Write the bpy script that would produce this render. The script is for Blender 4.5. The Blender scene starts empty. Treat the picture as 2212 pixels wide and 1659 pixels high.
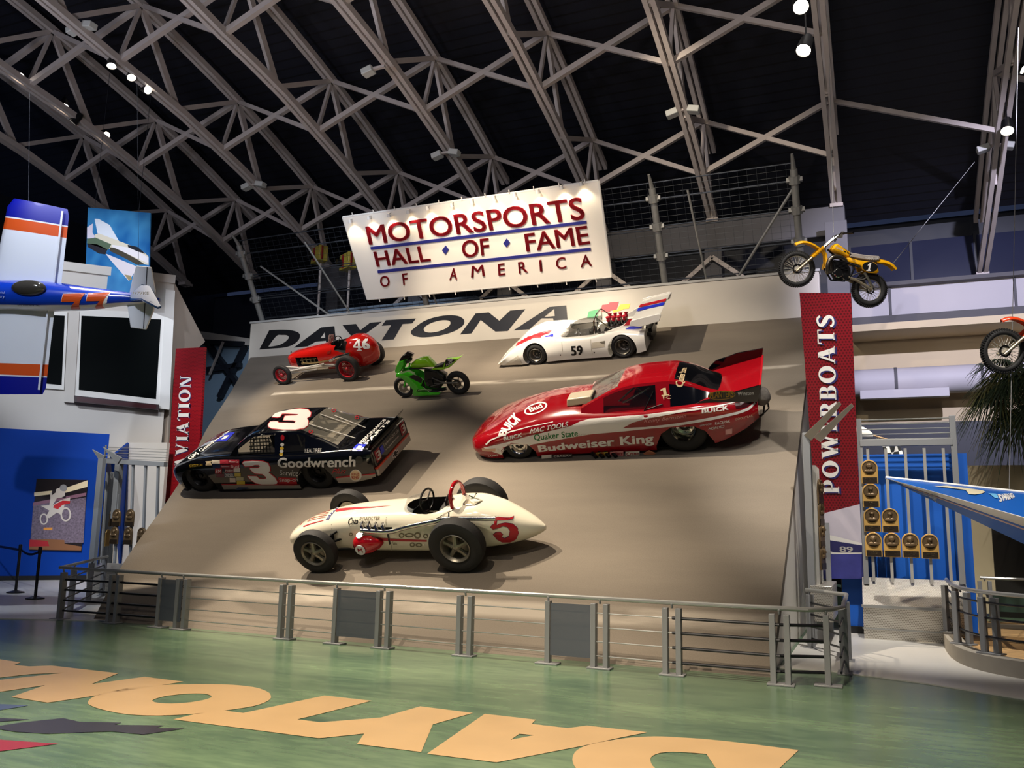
import bpy, bmesh, math, random
from math import sin, cos, pi, radians as rad, sqrt, atan2
from mathutils import Vector as V, Matrix as M4
from mathutils.bvhtree import BVHTree
random.seed(7)
SC = bpy.context.scene
C = SC.collection
# ------------------------------------------------ camera
F_PX, CAM = 1840.0, V((0, 0, 1.65))
RIGHT = V((0.91968676, 0.39223118, 0.01819229))
UP = V((0.0463022, -0.15434284, 0.98693181))
FWD = V((-0.38991328, 0.90682578, 0.16010823))
cd = bpy.data.cameras.new('camera'); cam = bpy.data.objects.new('camera', cd); C.objects.link(cam)
cd.sensor_width = 36; cd.lens = F_PX / 2212 * 36; cd.clip_end = 200
cam.matrix_world = M4(((RIGHT.x, UP.x, -FWD.x, 0), (RIGHT.y, UP.y, -FWD.y, 0), (RIGHT.z, UP.z, -FWD.z, CAM.z), (0, 0, 0, 1)))
SC.camera = cam
# ------------------------------------------------ world, exposure
w = bpy.data.worlds.new('world'); SC.world = w; w.use_nodes = True
w.node_tree.nodes['Background'].inputs[0].default_value = (0.10, 0.14, 0.30, 1)
w.node_tree.nodes['Background'].inputs[1].default_value = 0.16
SC.view_settings.view_transform = 'Standard'; SC.view_settings.look = 'None'
SC.view_settings.exposure = 0.0; SC.view_settings.gamma = 1.0; SC.view_settings.use_curve_mapping = False

BANK = rad(32.5); Y0 = 10.2135
BN = V((0, -sin(BANK), cos(BANK))); BS = V((0, cos(BANK), sin(BANK)))
def ray(x, y): return RIGHT * (x - 1106) + UP * (829.5 - y) + FWD * F_PX
def on_plane(x, y, p, n):
    d = ray(x, y); n = V(n); return CAM + d * ((V(p) - CAM).dot(n) / d.dot(n))
def at_z(x, y, z=0.0): return on_plane(x, y, (0, 0, z), (0, 0, 1))
def at_Y(x, y, Y): return on_plane(x, y, (0, Y, 0), (0, 1, 0))
def at_X(x, y, X): return on_plane(x, y, (X, 0, 0), (1, 0, 0))
def at_bank(x, y, h=0.0): return on_plane(x, y, V((0, Y0, 0)) + BN * h, BN)
def bank_pt(X, s, h=0.0): return V((X, Y0, 0)) + BS * s + BN * h

def spot(name, loc, target, power, col, size=40, blend=.6, r=.08):
    l = bpy.data.lights.new(name, 'SPOT'); l.energy = power; l.color = col; l.spot_size = rad(size); l.spot_blend = blend
    l.shadow_soft_size = r
    o = bpy.data.objects.new(name, l); C.objects.link(o); o.location = loc
    o.rotation_euler = (V(target) - V(loc)).to_track_quat('-Z', 'Y').to_euler(); return o
WARM = (1, .85, .66); WHITE = (1, .94, .86); BLUE = (.35, .5, 1); COOL = (.78, .86, 1); PURP = (.76, .75, 1)
LIGHTS = [
 # stage floods hung in the roof above the banking
 ('flood_and_fill', (-15.6, 10.6, 12.5), bank_pt(-10.2, 3.8), 7000, WARM, 38), ('flood_and_fill', (-11.8, 9.6, 12.7), bank_pt(-6.6, 1.5), 9800, WARM, 36),
 ('flood_and_fill', (-9.0, 10.4, 12.7), bank_pt(-4.1, 5.0), 8000, WARM, 38), ('flood_and_fill', (-15.5, 13.0, 12.0), bank_pt(-12.3, 9.4), 4600, WARM, 40),
 ('flood_and_fill', (-10.4, 12.4, 12.2), bank_pt(-5.8, 9.9), 5000, WARM, 40), ('flood_and_fill', (-4.5, 9.0, 12.5), bank_pt(-2.4, 8.4), 1500, WHITE, 40),
 ('flood_and_fill', (-9.0, 12.2, 12.0), (-8.9, 18.1, 8.3), 4200, WARM, 46),
 # pools on the hall floor
 ('flood_and_fill', (-2.0, 1.0, 12.0), (-2.2, 4.6, 0), 9500, WARM, 52), ('flood_and_fill', (-6.0, 2.0, 12.0), (-5.2, 6.6, 0), 5200, WARM, 52),
 # right bay
 ('flood_and_fill', (1.2, 9.0, 10.5), (.6, 14.4, 1.2), 4300, WHITE, 40), ('flood_and_fill', (-.5, 8.5, 11.5), (-.8, 14.0, 3.6), 2100, WHITE, 26), ('flood_and_fill', (-.7, 11.0, 12.4), (-.5, 15.7, 6.1), 2800, WHITE, 26),
 ('flood_and_fill', (-.6, 2.0, 3.6), (2.2, 11.0, 2.1), 1100, WHITE, 20),  # low unseen fill added to brighten the boat's near side
 ('flood_and_fill', (3.4, 13, 10.5), (2.2, 26, 6), 9500, PURP, 58),
 # left bay
 ('flood_and_fill', (-15.5, 5.0, 11.0), (-20.0, 15.5, 7.2), 4800, COOL, 34), ('flood_and_fill', (-9.0, 1.5, 9.5), (-14.0, 10.2, 5.2), 2600, COOL, 28),  # second is a front fill added for the plane's lower wing
 ('flood_and_fill', (-14.5, 7.0, 11.0), (-18.5, 15.6, 1.0), 1300, (.8, .88, 1), 32), ('flood_and_fill', (-13.0, 8.5, 11.0), (-16.2, 16.5, 2.2), 4600, WHITE, 34), ('flood_and_fill', (-9.5, 9.5, 12.4), (-17.6, 20.5, 5.2), 3200, COOL, 28),  # last is an added fill turned on the building's end wall
 ('flood_and_fill', (-12.0, 8.8, 11.0), (-15.0, 12.2, 0), 1700, COOL, 30), ('flood_and_fill', (-4.5, 13.5, 12.2), (-3.5, 24.2, 9.4), 1300, WARM, 50), ('flood_and_fill', (-12.0, 14.0, 12.0), (-14.4, 22.6, 7.8), 900, COOL, 34),  # last two are unseen fills added for the beam and bench boards
]
for a in LIGHTS: spot(*a)
# added unseen fills: upward on the roof steel, two wide ones over the floor
for x, e, c in ((-19, 850, (.82, .84, 1)), (-13, 950, (.86, .86, 1)), (-7, 950, (.92, .88, .95)), (-1, 780, (1, .88, .8)), (4, 700, (1, .88, .8))):
    spot('roof_fill', (x, 6.5, 8.0), (x, 15.5, 14), e, c, 125, .9, .6)
for x in (-9, -2): spot('hall_fill', (x, 0, 11.5), (x - .5, 12, 2), 620, (1, .92, .84), 100, .9, .8)

# ------------------------------------------------ materials
def srgb(h):
    h = h.lstrip('#'); return tuple(((int(h[i:i+2], 16) / 255 + .055) / 1.055) ** 2.4 if int(h[i:i+2], 16) > 10 else int(h[i:i+2], 16) / 255 / 12.92 for i in (0, 2, 4)) + (1,)
MATS = {}
def mat(name, col, rough=.5, metal=0., coat=0., emit=0., emc=None, alpha=1., spec=.5, noise=0., nscale=8., bump=0., two=None):
    if name in MATS: return MATS[name]
    m = bpy.data.materials.new(name); m.use_nodes = True; nt = m.node_tree; b = nt.nodes['Principled BSDF']
    c = srgb(col) if isinstance(col, str) else tuple(col) + (1,)
    b.inputs['Base Color'].default_value = c; b.inputs['Roughness'].default_value = rough; b.inputs['Metallic'].default_value = metal
    b.inputs['Coat Weight'].default_value = coat; b.inputs['Coat Roughness'].default_value = .04; b.inputs['Specular IOR Level'].default_value = spec
    if alpha < 1: b.inputs['Alpha'].default_value = alpha
    if emit: b.inputs['Emission Color'].default_value = srgb(emc) if emc else c; b.inputs['Emission Strength'].default_value = emit
    if noise or bump:
        tc = nt.nodes.new('ShaderNodeTexCoord'); nz = nt.nodes.new('ShaderNodeTexNoise'); nz.inputs['Scale'].default_value = nscale; nz.inputs['Detail'].default_value = 5
        nt.links.new(tc.outputs['Object'], nz.inputs['Vector'])
        if noise:
            mx = nt.nodes.new('ShaderNodeMix'); mx.data_type = 'RGBA'; nt.links.new(nz.outputs[0], mx.inputs[0])
            mx.inputs[6].default_value = tuple(x * (1 - noise) for x in c[:3]) + (1,)
            mx.inputs[7].default_value = srgb(two) if two else tuple(min(1, x * (1 + noise)) for x in c[:3]) + (1,)
            nt.links.new(mx.outputs[2], b.inputs['Base Color'])
        if bump:
            bp = nt.nodes.new('ShaderNodeBump'); bp.inputs['Strength'].default_value = bump; bp.inputs['Distance'].default_value = .02
            nt.links.new(nz.outputs[0], bp.inputs['Height']); nt.links.new(bp.outputs[0], b.inputs['Normal'])
    MATS[name] = m; return m
def node(nt, t, **k):
    n = nt.nodes.new(t)
    for a, v in k.items():
        if a.startswith('i'): n.inputs[int(a[1:])].default_value = v
        else: setattr(n, a, v)
    return n
def math_n(nt, op, a, b=None, c=None):
    n = nt.nodes.new('ShaderNodeMath'); n.operation = op
    for i, x in enumerate((a, b, c)):
        if x is None: continue
        if isinstance(x, (int, float)): n.inputs[i].default_value = x
        else: nt.links.new(x, n.inputs[i])
    return n.outputs[0]
def mix_n(nt, f, a, b):
    n = nt.nodes.new('ShaderNodeMix'); n.data_type = 'RGBA'
    for i, x in ((0, f), (6, a), (7, b)):
        if isinstance(x, (int, float)): n.inputs[i].default_value = x
        elif isinstance(x, tuple): n.inputs[i].default_value = x
        else: nt.links.new(x, n.inputs[i])
    return n.outputs[2]

# ------------------------------------------------ mesh helpers
class MB:
    def __init__(s): s.v = []; s.f = []; s.m = []
    def add(s, vs, fs, mi=0):
        o = len(s.v); s.v += [V(p) for p in vs]; s.f += [[i + o for i in f] for f in fs]; s.m += [mi] * len(fs); return s
    def box(s, c, d, mi=0, mx=None):
        c = V(c); x, y, z = (q / 2 for q in d)
        vs = [V((a, b, e)) for a in (-x, x) for b in (-y, y) for e in (-z, z)]
        vs = [c + (mx @ p if mx else p) for p in vs]
        return s.add(vs, [(0, 1, 3, 2), (4, 6, 7, 5), (0, 4, 5, 1), (2, 3, 7, 6), (0, 2, 6, 4), (1, 5, 7, 3)], mi)
    def bar(s, p, q, w, h, up=(0, 0, 1), mi=0, off=(0, 0)):
        p, q = V(p), V(q); d = (q - p).normalized(); u = V(up)
        if abs(d.dot(u.normalized())) > .98: u = V((0, 1, 0)) if abs(d.y) < .9 else V((1, 0, 0))
        a = d.cross(u).normalized(); b = a.cross(d)
        o = a * off[0] + b * off[1]
        vs = [e + o + a * i * w / 2 + b * j * h / 2 for e in (p, q) for i, j in ((-1, -1), (1, -1), (1, 1), (-1, 1))]
        return s.add(vs, [(0, 3, 2, 1), (4, 5, 6, 7), (0, 1, 5, 4), (1, 2, 6, 5), (2, 3, 7, 6), (3, 0, 4, 7)], mi)
    def tube(s, pts, r, n=8, mi=0, cyc=False, cap=True):
        pts = [V(p) for p in pts]; N = len(pts); rs = r if isinstance(r, (list, tuple)) else [r] * N
        rings = []; pu = None
        for i, p in enumerate(pts):
            a = pts[(i - 1) % N] if (i or cyc) else p; b = pts[(i + 1) % N] if (i < N - 1 or cyc) else p
            t = (b - a).normalized()
            if pu is None: pu = t.orthogonal().normalized()
            else: pu = (pu - t * pu.dot(t)).normalized()
            bb = t.cross(pu)
            rings.append([p + (pu * cos(2 * pi * k / n) + bb * sin(2 * pi * k / n)) * rs[i] for k in range(n)])
        return s.loft(rings, mi, closed=cyc, cap=cap and not cyc)
    def loft(s, rings, mi=0, closed=False, cap=True, ring_cyc=True, mf=None):
        n = len(rings[0]); vs = [p for r in rings for p in r]; fs = []; ms = []
        N = len(rings)
        for i in range(N if closed else N - 1):
            for k in range(n if ring_cyc else n - 1):
                a, b = i * n + k, i * n + (k + 1) % n; c, d = ((i + 1) % N) * n + (k + 1) % n, ((i + 1) % N) * n + k
                m = mf(i, k) if mf else mi
                if m is None: continue
                fs.append((a, b, c, d)); ms.append(m)
        o = len(s.f); s.add(vs, fs, mi); s.m[o:] = ms
        if cap and ring_cyc:
            s.add(rings[0], [list(range(n))[::-1]], mi); s.add(rings[-1], [list(range(n))], mi)
        return s
    def lathe(s, prof, c=(0, 0, 0), axis=(0, 1, 0), n=28, mi=0, cap=False):
        ax = V(axis).normalized(); u = ax.orthogonal().normalized(); w_ = ax.cross(u); c = V(c)
        return s.loft([[c + ax * a + (u * cos(2 * pi * k / n) + w_ * sin(2 * pi * k / n)) * r for k in range(n)] for a, r in prof], mi, cap=cap)
    def prism(s, poly, d, mi=0):
        n = len(poly); d = V(d); p = [V(q) for q in poly]
        s.add(p + [q + d for q in p], [list(range(n))[::-1], list(range(n, 2 * n))] + [(i, (i + 1) % n, n + (i + 1) % n, n + i) for i in range(n)], mi); return s
    def ell(s, c, r, mi=0, n=16, m=10, mx=None, z0=-1.0):
        c = V(c); rings = []
        for i in range(m + 1):
            t = -pi / 2 + pi * i / m
            if sin(t) < z0: t = math.asin(z0)
            ring = [V((r[0] * cos(t) * cos(2 * pi * k / n), r[1] * cos(t) * sin(2 * pi * k / n), r[2] * sin(t))) for k in range(n)]
            rings.append([c + (mx @ p if mx else p) for p in ring])
        return s.loft(rings, mi, cap=True)
    def quad(s, a, b, c, d, mi=0): return s.add([a, b, c, d], [(0, 1, 2, 3)], mi)
    def build(s, name, mats, parent=None, smooth=35, bevel=0, merge=False):
        me = bpy.data.meshes.new(name); me.from_pydata([tuple(p) for p in s.v], [], s.f)
        mats = mats if isinstance(mats, (list, tuple)) else [mats]
        for m in mats: me.materials.append(m)
        if len(mats) > 1: me.polygons.foreach_set('material_index', s.m)
        bm = bmesh.new(); bm.from_mesh(me)
        bmesh.ops.remove_doubles(bm, verts=bm.verts, dist=1e-5)
        bmesh.ops.dissolve_degenerate(bm, edges=bm.edges, dist=1e-6)
        if merge: bmesh.ops.recalc_face_normals(bm, faces=bm.faces)
        bm.to_mesh(me); bm.free()
        if smooth:
            me.polygons.foreach_set('use_smooth', [True] * len(me.polygons)); me.set_sharp_from_angle(angle=rad(smooth))
        me.update()
        o = bpy.data.objects.new(name, me); C.objects.link(o)
        if parent: o.parent = parent
        if bevel:
            b = o.modifiers.new('bevel', 'BEVEL'); b.width = bevel; b.segments = 2; b.limit_method = 'ANGLE'; b.angle_limit = rad(40)
        return o
def tag(o, label, cat, group=None, kind=None):
    o['label'] = label; o['category'] = cat
    if group: o['group'] = group
    if kind: o['kind'] = kind
    return o
def struct(o): o['kind'] = 'structure'; return o
def thing(name, label, cat, loc=(0, 0, 0), group=None, mx=None):
    o = bpy.data.objects.new(name, None); C.objects.link(o); o.empty_display_size = .2
    if mx: o.matrix_world = mx
    else: o.location = loc
    return tag(o, label, cat, group)
ORD = ['first', 'second', 'third', 'fourth', 'fifth', 'sixth', 'seventh', 'eighth', 'ninth', 'tenth', 'eleventh', 'twelfth', 'thirteenth', 'fourteenth', 'fifteenth']
def smooth_pts(P, n=6, cyc=False):
    P = [V(p) for p in P]; out = []; N = len(P)
    for i in range(N if cyc else N - 1):
        g = lambda k: P[k % N] if cyc else P[max(0, min(N - 1, k))]
        a, b, c, d = g(i - 1), g(i), g(i + 1), g(i + 2)
        for j in range(n):
            t = j / n
            out.append(.5 * ((2 * b) + (c - a) * t + (2 * a - 5 * b + 4 * c - d) * t * t + (3 * b - a - 3 * c + d) * t ** 3))
    if not cyc: out.append(P[-1])
    return out
def interp(T, x):
    # smooth table lookup: T rows (x, a, b, ...) -> [a, b, ...]
    T = list(T)
    if x <= T[0][0]: return list(T[0][1:])
    if x >= T[-1][0]: return list(T[-1][1:])
    for i in range(len(T) - 1):
        if T[i][0] <= x <= T[i + 1][0]:
            out = []; x0, x1 = T[i][0], T[i + 1][0]; t = (x - x0) / (x1 - x0); h = x1 - x0
            for k in range(1, len(T[0])):
                y0_, y1_ = T[i][k], T[i + 1][k]; d = (y1_ - y0_) / h
                dl = (y0_ - T[i - 1][k]) / (x0 - T[i - 1][0]) if i > 0 else d
                dr = (T[i + 2][k] - y1_) / (T[i + 2][0] - x1) if i < len(T) - 2 else d
                m0 = 0 if dl * d <= 0 else 2 * dl * d / (dl + d); m1 = 0 if dr * d <= 0 else 2 * dr * d / (dr + d)
                out.append(y0_ * (2 * t**3 - 3 * t*t + 1) + m0 * h * (t**3 - 2 * t*t + t) + y1_ * (3 * t*t - 2 * t**3) + m1 * h * (t**3 - t*t))
            return out
# ------------------------------------------------ flat figures: text and filled outlines -> (verts2d, faces)
def _curve2d(cu):
    o = bpy.data.objects.new('tmp', cu); me = o.to_mesh()
    vs = [(v.co.x, v.co.y) for v in me.vertices]; fs = [list(p.vertices) for p in me.polygons]
    o.to_mesh_clear(); bpy.data.objects.remove(o); bpy.data.curves.remove(cu); return vs, fs
_tc = {}
def text2d(s, bold=0., shear=0., space=1., res=4):
    """text normalised to the box 0..1 x 0..1"""
    k = (s, bold, shear, space)
    if k not in _tc:
        cu = bpy.data.curves.new('t', 'FONT'); cu.body = s; cu.size = 1; cu.shear = shear; cu.space_character = space * (1 + bold * .8)
        cu.resolution_u = res; cu.fill_mode = 'FRONT'
        v0, f0 = _curve2d(cu); vs, fs = [], []
        for dx, dy in (((0, 0),) if not bold else ((-1, -.6), (1, -.6), (1, .6), (-1, .6), (0, 0))):   # heavier strokes by overlaying shifted copies
            n = len(vs); vs += [(p[0] + dx * bold, p[1] + dy * bold) for p in v0]; fs += [[i + n for i in f] for f in f0]
        x0 = min(p[0] for p in vs); x1 = max(p[0] for p in vs); y0 = min(p[1] for p in vs); y1 = max(p[1] for p in vs)
        _tc[k] = ([((p[0] - x0) / (x1 - x0), (p[1] - y0) / (y1 - y0)) for p in vs], fs)
    return _tc[k]
def poly2d(contours):
    cu = bpy.data.curves.new('p', 'CURVE'); cu.dimensions = '2D'; cu.fill_mode = 'FRONT'
    for c in contours:
        sp = cu.splines.new('POLY'); sp.points.add(len(c) - 1); sp.use_cyclic_u = True
        for p, q in zip(sp.points, c): p.co = (q[0], q[1], 0, 1)
    return _curve2d(cu)
def ell2d(cx, cy, rx, ry, n=36, rot=0., a0=0., a1=2 * pi, shear=0.):
    out = []
    for i in range(n):
        t = a0 + (a1 - a0) * i / (n - (0 if abs(a1 - a0 - 2 * pi) < 1e-6 else 1)); x, y = rx * cos(t), ry * sin(t); x += shear * y
        out.append((cx + x * cos(rot) - y * sin(rot), cy + x * sin(rot) + y * cos(rot)))
    return out
def bilin(q):
    """unit square -> 3D quad given TL, TR, BR, BL"""
    tl, tr, br, bl = (V(p) for p in q)
    return lambda u, v: (bl * (1 - u) + br * u) * (1 - v) + (tl * (1 - u) + tr * u) * v
def flat(name, fig, mp, m, parent=None, thick=0., nrm=None):
    """place a 2D figure with the mapping mp(u, v); thick > 0 gives raised lettering along nrm"""
    vs, fs = fig; P = [V(mp(*p)) for p in vs]; mb = MB()
    if thick:
        d = V(nrm) * thick; n = len(P); ed = {}
        for f in fs:
            for a, b in zip(f, f[1:] + f[:1]): ed[(a, b)] = 1
        side = [(b, a, a + n, b + n) for (a, b) in ed if (b, a) not in ed]
        mb.add(P + [p + d for p in P], [f[::-1] for f in fs] + [[i + n for i in f] for f in fs] + side)
    else: mb.add(P, fs)
    o = mb.build(name, m, parent, smooth=0)
    return o
def px_fig(contours): return poly2d([[(x, -y) for x, y in c] for c in contours])   # outlines read off in pixels
# ================================================= serif capitals for the hanging banners
def _dring(x0, x1, y0, y1, th, tn):
    cy, ry = (y0 + y1) / 2, (y1 - y0) / 2; rx = min(x1 - x0, ry * 1.15); xm = x1 - rx
    o = [(x0, y0)] + ell2d(xm, cy, rx, ry, 18, a0=-pi / 2, a1=pi / 2) + [(x0, y1)]
    i = [(x0, y0 + tn)] + ell2d(xm, cy, rx - th, ry - tn, 18, a0=-pi / 2, a1=pi / 2) + [(x0, y1 - tn)]
    return [o, i]
def _st(x, T=.25, s=.07): return [[(x, 0), (x + T, 0), (x + T, 1), (x, 1)]], [[(x - s, 0), (x + T + s, 0), (x + T + s, .055), (x - s, .055)]], [[(x - s, .945), (x + T + s, .945), (x + T + s, 1), (x - s, 1)]]
def _dg(x0, y0, x1, y1, t): return [[(x0, y0), (x0 + t, y0), (x1 + t, y1), (x1, y1)]]
def _sf(x, y, w_): return [[(x, y), (x + w_, y), (x + w_, y + .055), (x, y + .055)]]
def _S():
    sp = smooth_pts([(.58, .80, 0), (.50, .93, 0), (.32, .965, 0), (.13, .87, 0), (.11, .72, 0), (.25, .58, 0), (.45, .45, 0), (.56, .30, 0), (.50, .11, 0), (.30, .035, 0), (.12, .08, 0), (.04, .22, 0)], 5)
    L, Rr = [], []; n = len(sp)
    for i, p in enumerate(sp):
        d = (sp[min(i + 1, n - 1)] - sp[max(i - 1, 0)]).normalized(); nn = V((-d.y, d.x, 0)); u = i / (n - 1); t = .06 + .075 * max(0, 1 - abs(u - .5) / .27)
        L.append((p + nn * t)[:2]); Rr.append((p - nn * t)[:2])
    return [L + Rr[::-1]]
GLYPH = {
 'P': (.76, [*_st(.08), _dring(.2, .76, .40, 1, .25, .08)]), 'R': (.82, [*_st(.08), _dring(.2, .74, .43, 1, .25, .08), _dg(.56, 0, .32, .47, .29), _sf(.56, 0, .3)]),
 'B': (.78, [*_st(.08), _dring(.2, .72, .47, 1, .23, .075), _dring(.2, .78, 0, .545, .25, .075)]),
 'O': (.94, [[ell2d(.47, .5, .47, .515), ell2d(.47, .5, .21, .42)]]),
 'I': (.37, [*_st(.08)]), 'E': (.66, [*_st(.08), [[(.2, .93), (.62, .93), (.62, 1), (.2, 1)]], [[(.55, .78), (.62, .78), (.62, 1), (.55, 1)]], [[(.2, .48), (.5, .48), (.5, .55), (.2, .55)]], [[(.45, .4), (.5, .4), (.5, .63), (.45, .63)]], [[(.2, 0), (.66, 0), (.66, .07), (.2, .07)]], [[(.59, 0), (.66, 0), (.66, .24), (.59, .24)]]]),
 'T': (.78, [*_st(.285), [[(0, .93), (.78, .93), (.78, 1), (0, 1)]], [[(0, .75), (.06, .75), (.09, 1), (0, 1)]], [[(.72, .75), (.78, .75), (.78, 1), (.69, 1)]]]),
 'A': (.92, [_dg(.04, 0, .36, 1, .12), _dg(.60, 0, .31, 1, .28), [[(.2, .3), (.7, .3), (.7, .37), (.2, .37)]], _sf(-.02, 0, .26), _sf(.54, 0, .4)]),
 'V': (.9, [_dg(.33, 0, .04, 1, .28), _dg(.40, 0, .71, 1, .12), _sf(-.03, .945, .4), _sf(.62, .945, .28)]),
 'N': (.9, [_dg(.1, 0, .1, 1, .08), _dg(.72, 0, .72, 1, .08), _dg(.57, 0, .08, 1, .23), _sf(.02, 0, .24), _sf(.0, .945, .26), _sf(.64, .945, .26)]),
 'W': (1.34, [_dg(.30, 0, .03, 1, .27), _dg(.36, 0, .62, 1, .12), _dg(.84, 0, .56, 1, .27), _dg(.90, 0, 1.15, 1, .12), _sf(-.03, .945, .4), _sf(.52, .945, .34), _sf(1.08, .945, .26)]),
 'S': (.66, [_S()]),
}
def serif2d(s, gap=.13):
    vs, fs, x = [], [], 0.
    for ch in s:
        wd, figs = GLYPH[ch]
        for g in figs:
            v, f = poly2d(g); o = len(vs); vs += [(p[0] + x, p[1]) for p in v]; fs += [[i + o for i in q] for q in f]
        x += wd + gap
    x -= gap
    return [(p[0] / x, p[1]) for p in vs], fs

# ================================================= setting: floor
def floor_mat():
    m = mat('green_epoxy', (.1, .16, .09), .22, coat=.0); nt = m.node_tree; b = nt.nodes['Principled BSDF']
    tc = node(nt, 'ShaderNodeTexCoord'); mp = node(nt, 'ShaderNodeMapping'); mp.inputs[3].default_value = (.35, 1.3, 1); nt.links.new(tc.outputs['Object'], mp.inputs[0])
    n1 = node(nt, 'ShaderNodeTexNoise'); n1.inputs['Scale'].default_value = .9; n1.inputs['Detail'].default_value = 8; n1.inputs['Roughness'].default_value = .65; nt.links.new(mp.outputs[0], n1.inputs['Vector'])
    n2 = node(nt, 'ShaderNodeTexNoise'); n2.inputs['Scale'].default_value = 9; n2.inputs['Detail'].default_value = 6; nt.links.new(mp.outputs[0], n2.inputs['Vector'])
    f = math_n(nt, 'ADD', math_n(nt, 'MULTIPLY', n1.outputs[0], .65), math_n(nt, 'MULTIPLY', n2.outputs[0], .35))
    r = node(nt, 'ShaderNodeValToRGB'); r.color_ramp.elements[0].position = .33; r.color_ramp.elements[0].color = srgb('#3b5546'); r.color_ramp.elements[1].position = .66; r.color_ramp.elements[1].color = srgb('#6f8767')
    nt.links.new(f, r.inputs[0]); nt.links.new(r.outputs[0], b.inputs['Base Color'])
    b.inputs['Roughness'].default_value = .24
    return m
fl = struct(MB().box((-4, 10, -.1), (60, 46, .2)).build('floor', floor_mat(), smooth=0))
M_INLAY = mat('inlay_tan', '#bb9b70', .3, noise=.12, nscale=2.5)
def F1(*L): return [(x / 2.911, 1200 + y / 2.911) for x, y in L]
def F2(*L): return [(700 + x / 2.765, 1220 + y / 2.765) for x, y in L]
def inlay(name, contours, m, z):
    o = flat(name, px_fig(contours), lambda u, v: at_z(u, -v, z), m, fl); return o
Zi = .004
inlay('inlay_letter', [F2((960, 890), (1265, 925), (1240, 950), (1455, 975), (1570, 960), (1930, 1000), (1780, 1030), (1550, 1080), (1030, 1180), (615, 1128)), F2((1115, 1045), (1165, 1010), (1255, 1017))], M_INLAY, Zi)
inlay('inlay_letter', [[p[:2] for p in smooth_pts([(1725, 1620, 0), (1725, 1620, 0), (1560, 1600, 0), (1455, 1592, 0), (1400, 1591, 0), (1340, 1596, 0), (1262, 1612, 0), (1237, 1635, 0), (1250, 1665, 0), (1310, 1695, 0), (1420, 1722, 0), (1600, 1740, 0), (1600, 1740, 0)], 5)],
                       [p[:2] for p in smooth_pts([(1521, 1628, 0), (1521, 1628, 0), (1455, 1624, 0), (1420, 1628, 0), (1405, 1640, 0), (1420, 1662, 0), (1480, 1675, 0), (1480, 1675, 0)], 5)]], M_INLAY, Zi)
inlay('inlay_letter', [[(700.8, 1502.3), (803, 1513.7), (700, 1540), (642.4, 1553.8), (690.5, 1560), (687, 1594.4), (374.4, 1553.8), (420.8, 1542.5), (484.4, 1535), (525.6, 1540)]], M_INLAY, Zi)
inlay('inlay_letter', [[(700, 1559.5), (823, 1549.9), (908, 1525.6), (1022, 1540), (935, 1564.7), (909.8, 1624.4), (771.2, 1607), (786.8, 1584.6), (700, 1593.6), (687, 1594.4), (690.5, 1560)]], M_INLAY, Zi)
_c = lambda L: [p[:2] for p in smooth_pts([(x, y, 0) for x, y in L], 3, True)]
inlay('inlay_letter', [_c(F1((552, 925), (575, 895), (640, 870), (800, 835), (1000, 815), (1250, 808), (1450, 812), (1600, 828), (1680, 855), (1703, 880), (1690, 910), (1600, 945), (1410, 975), (1225, 995), (1000, 1006), (800, 998), (650, 970), (575, 945))),
                       _c(F1((957, 912), (1000, 893), (1080, 878), (1200, 868), (1290, 870), (1330, 885), (1300, 903), (1200, 922), (1080, 930), (990, 925)))], M_INLAY, Zi)
inlay('inlay_letter', [F1((-160, 630), (0, 652), (130, 672), (90, 688), (185, 697), (325, 692), (745, 740), (575, 808), (910, 762), (1155, 793), (965, 822), (605, 880), (300, 925), (70, 888), (285, 815), (-160, 880)), F1((-160, 800), (400, 737), (200, 745), (-160, 785))], M_INLAY, Zi)
inlay('inlay_swoosh', [F1((0, 1070), (130, 1050), (395, 1022), (500, 1045), (765, 1050), (720, 1065), (1030, 1068), (980, 1085), (1165, 1087), (900, 1125), (700, 1105), (300, 1120), (100, 1108), (-80, 1080))], mat('inlay_plum', '#2f2e37', .3), Zi)
inlay('inlay_swoosh', [F1((-80, 1018), (190, 1030), (-80, 1050))], MATS['inlay_plum'], Zi)
inlay('inlay_swoosh', [F1((-80, 1150), (0, 1158), (370, 1183), (0, 1230), (-80, 1240))], mat('inlay_red', '#8a2435', .3), Zi)
inlay('inlay_swoosh', [F1((-80, 930), (180, 942), (-80, 985))], mat('inlay_blue', '#475676', .3), Zi)

M_CONC = mat('pale_concrete', '#c9c6c0', .35, noise=.08, nscale=1.5)
struct(MB().prism([at_z(-80, 1380), at_z(0, 1337), at_z(300, 1344), (-12.3, 12.5, 0), (-15.2, 17.0, 0), (-17.2, 17.5, 0), (-22, 13, 0)], (0, 0, .012)).build('trim_1', M_CONC, smooth=0))
struct(MB().prism([at_z(1480, 1429), at_z(1800, 1452), at_z(2000, 1478), at_z(2212, 1512), (3.2, 9.2, 0), (4.5, 15.5, 0), (-1.15, 15.5, 0), (-1.15, 11.05, 0)], (0, 0, .012)).build('trim_2', M_CONC, smooth=0))

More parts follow.
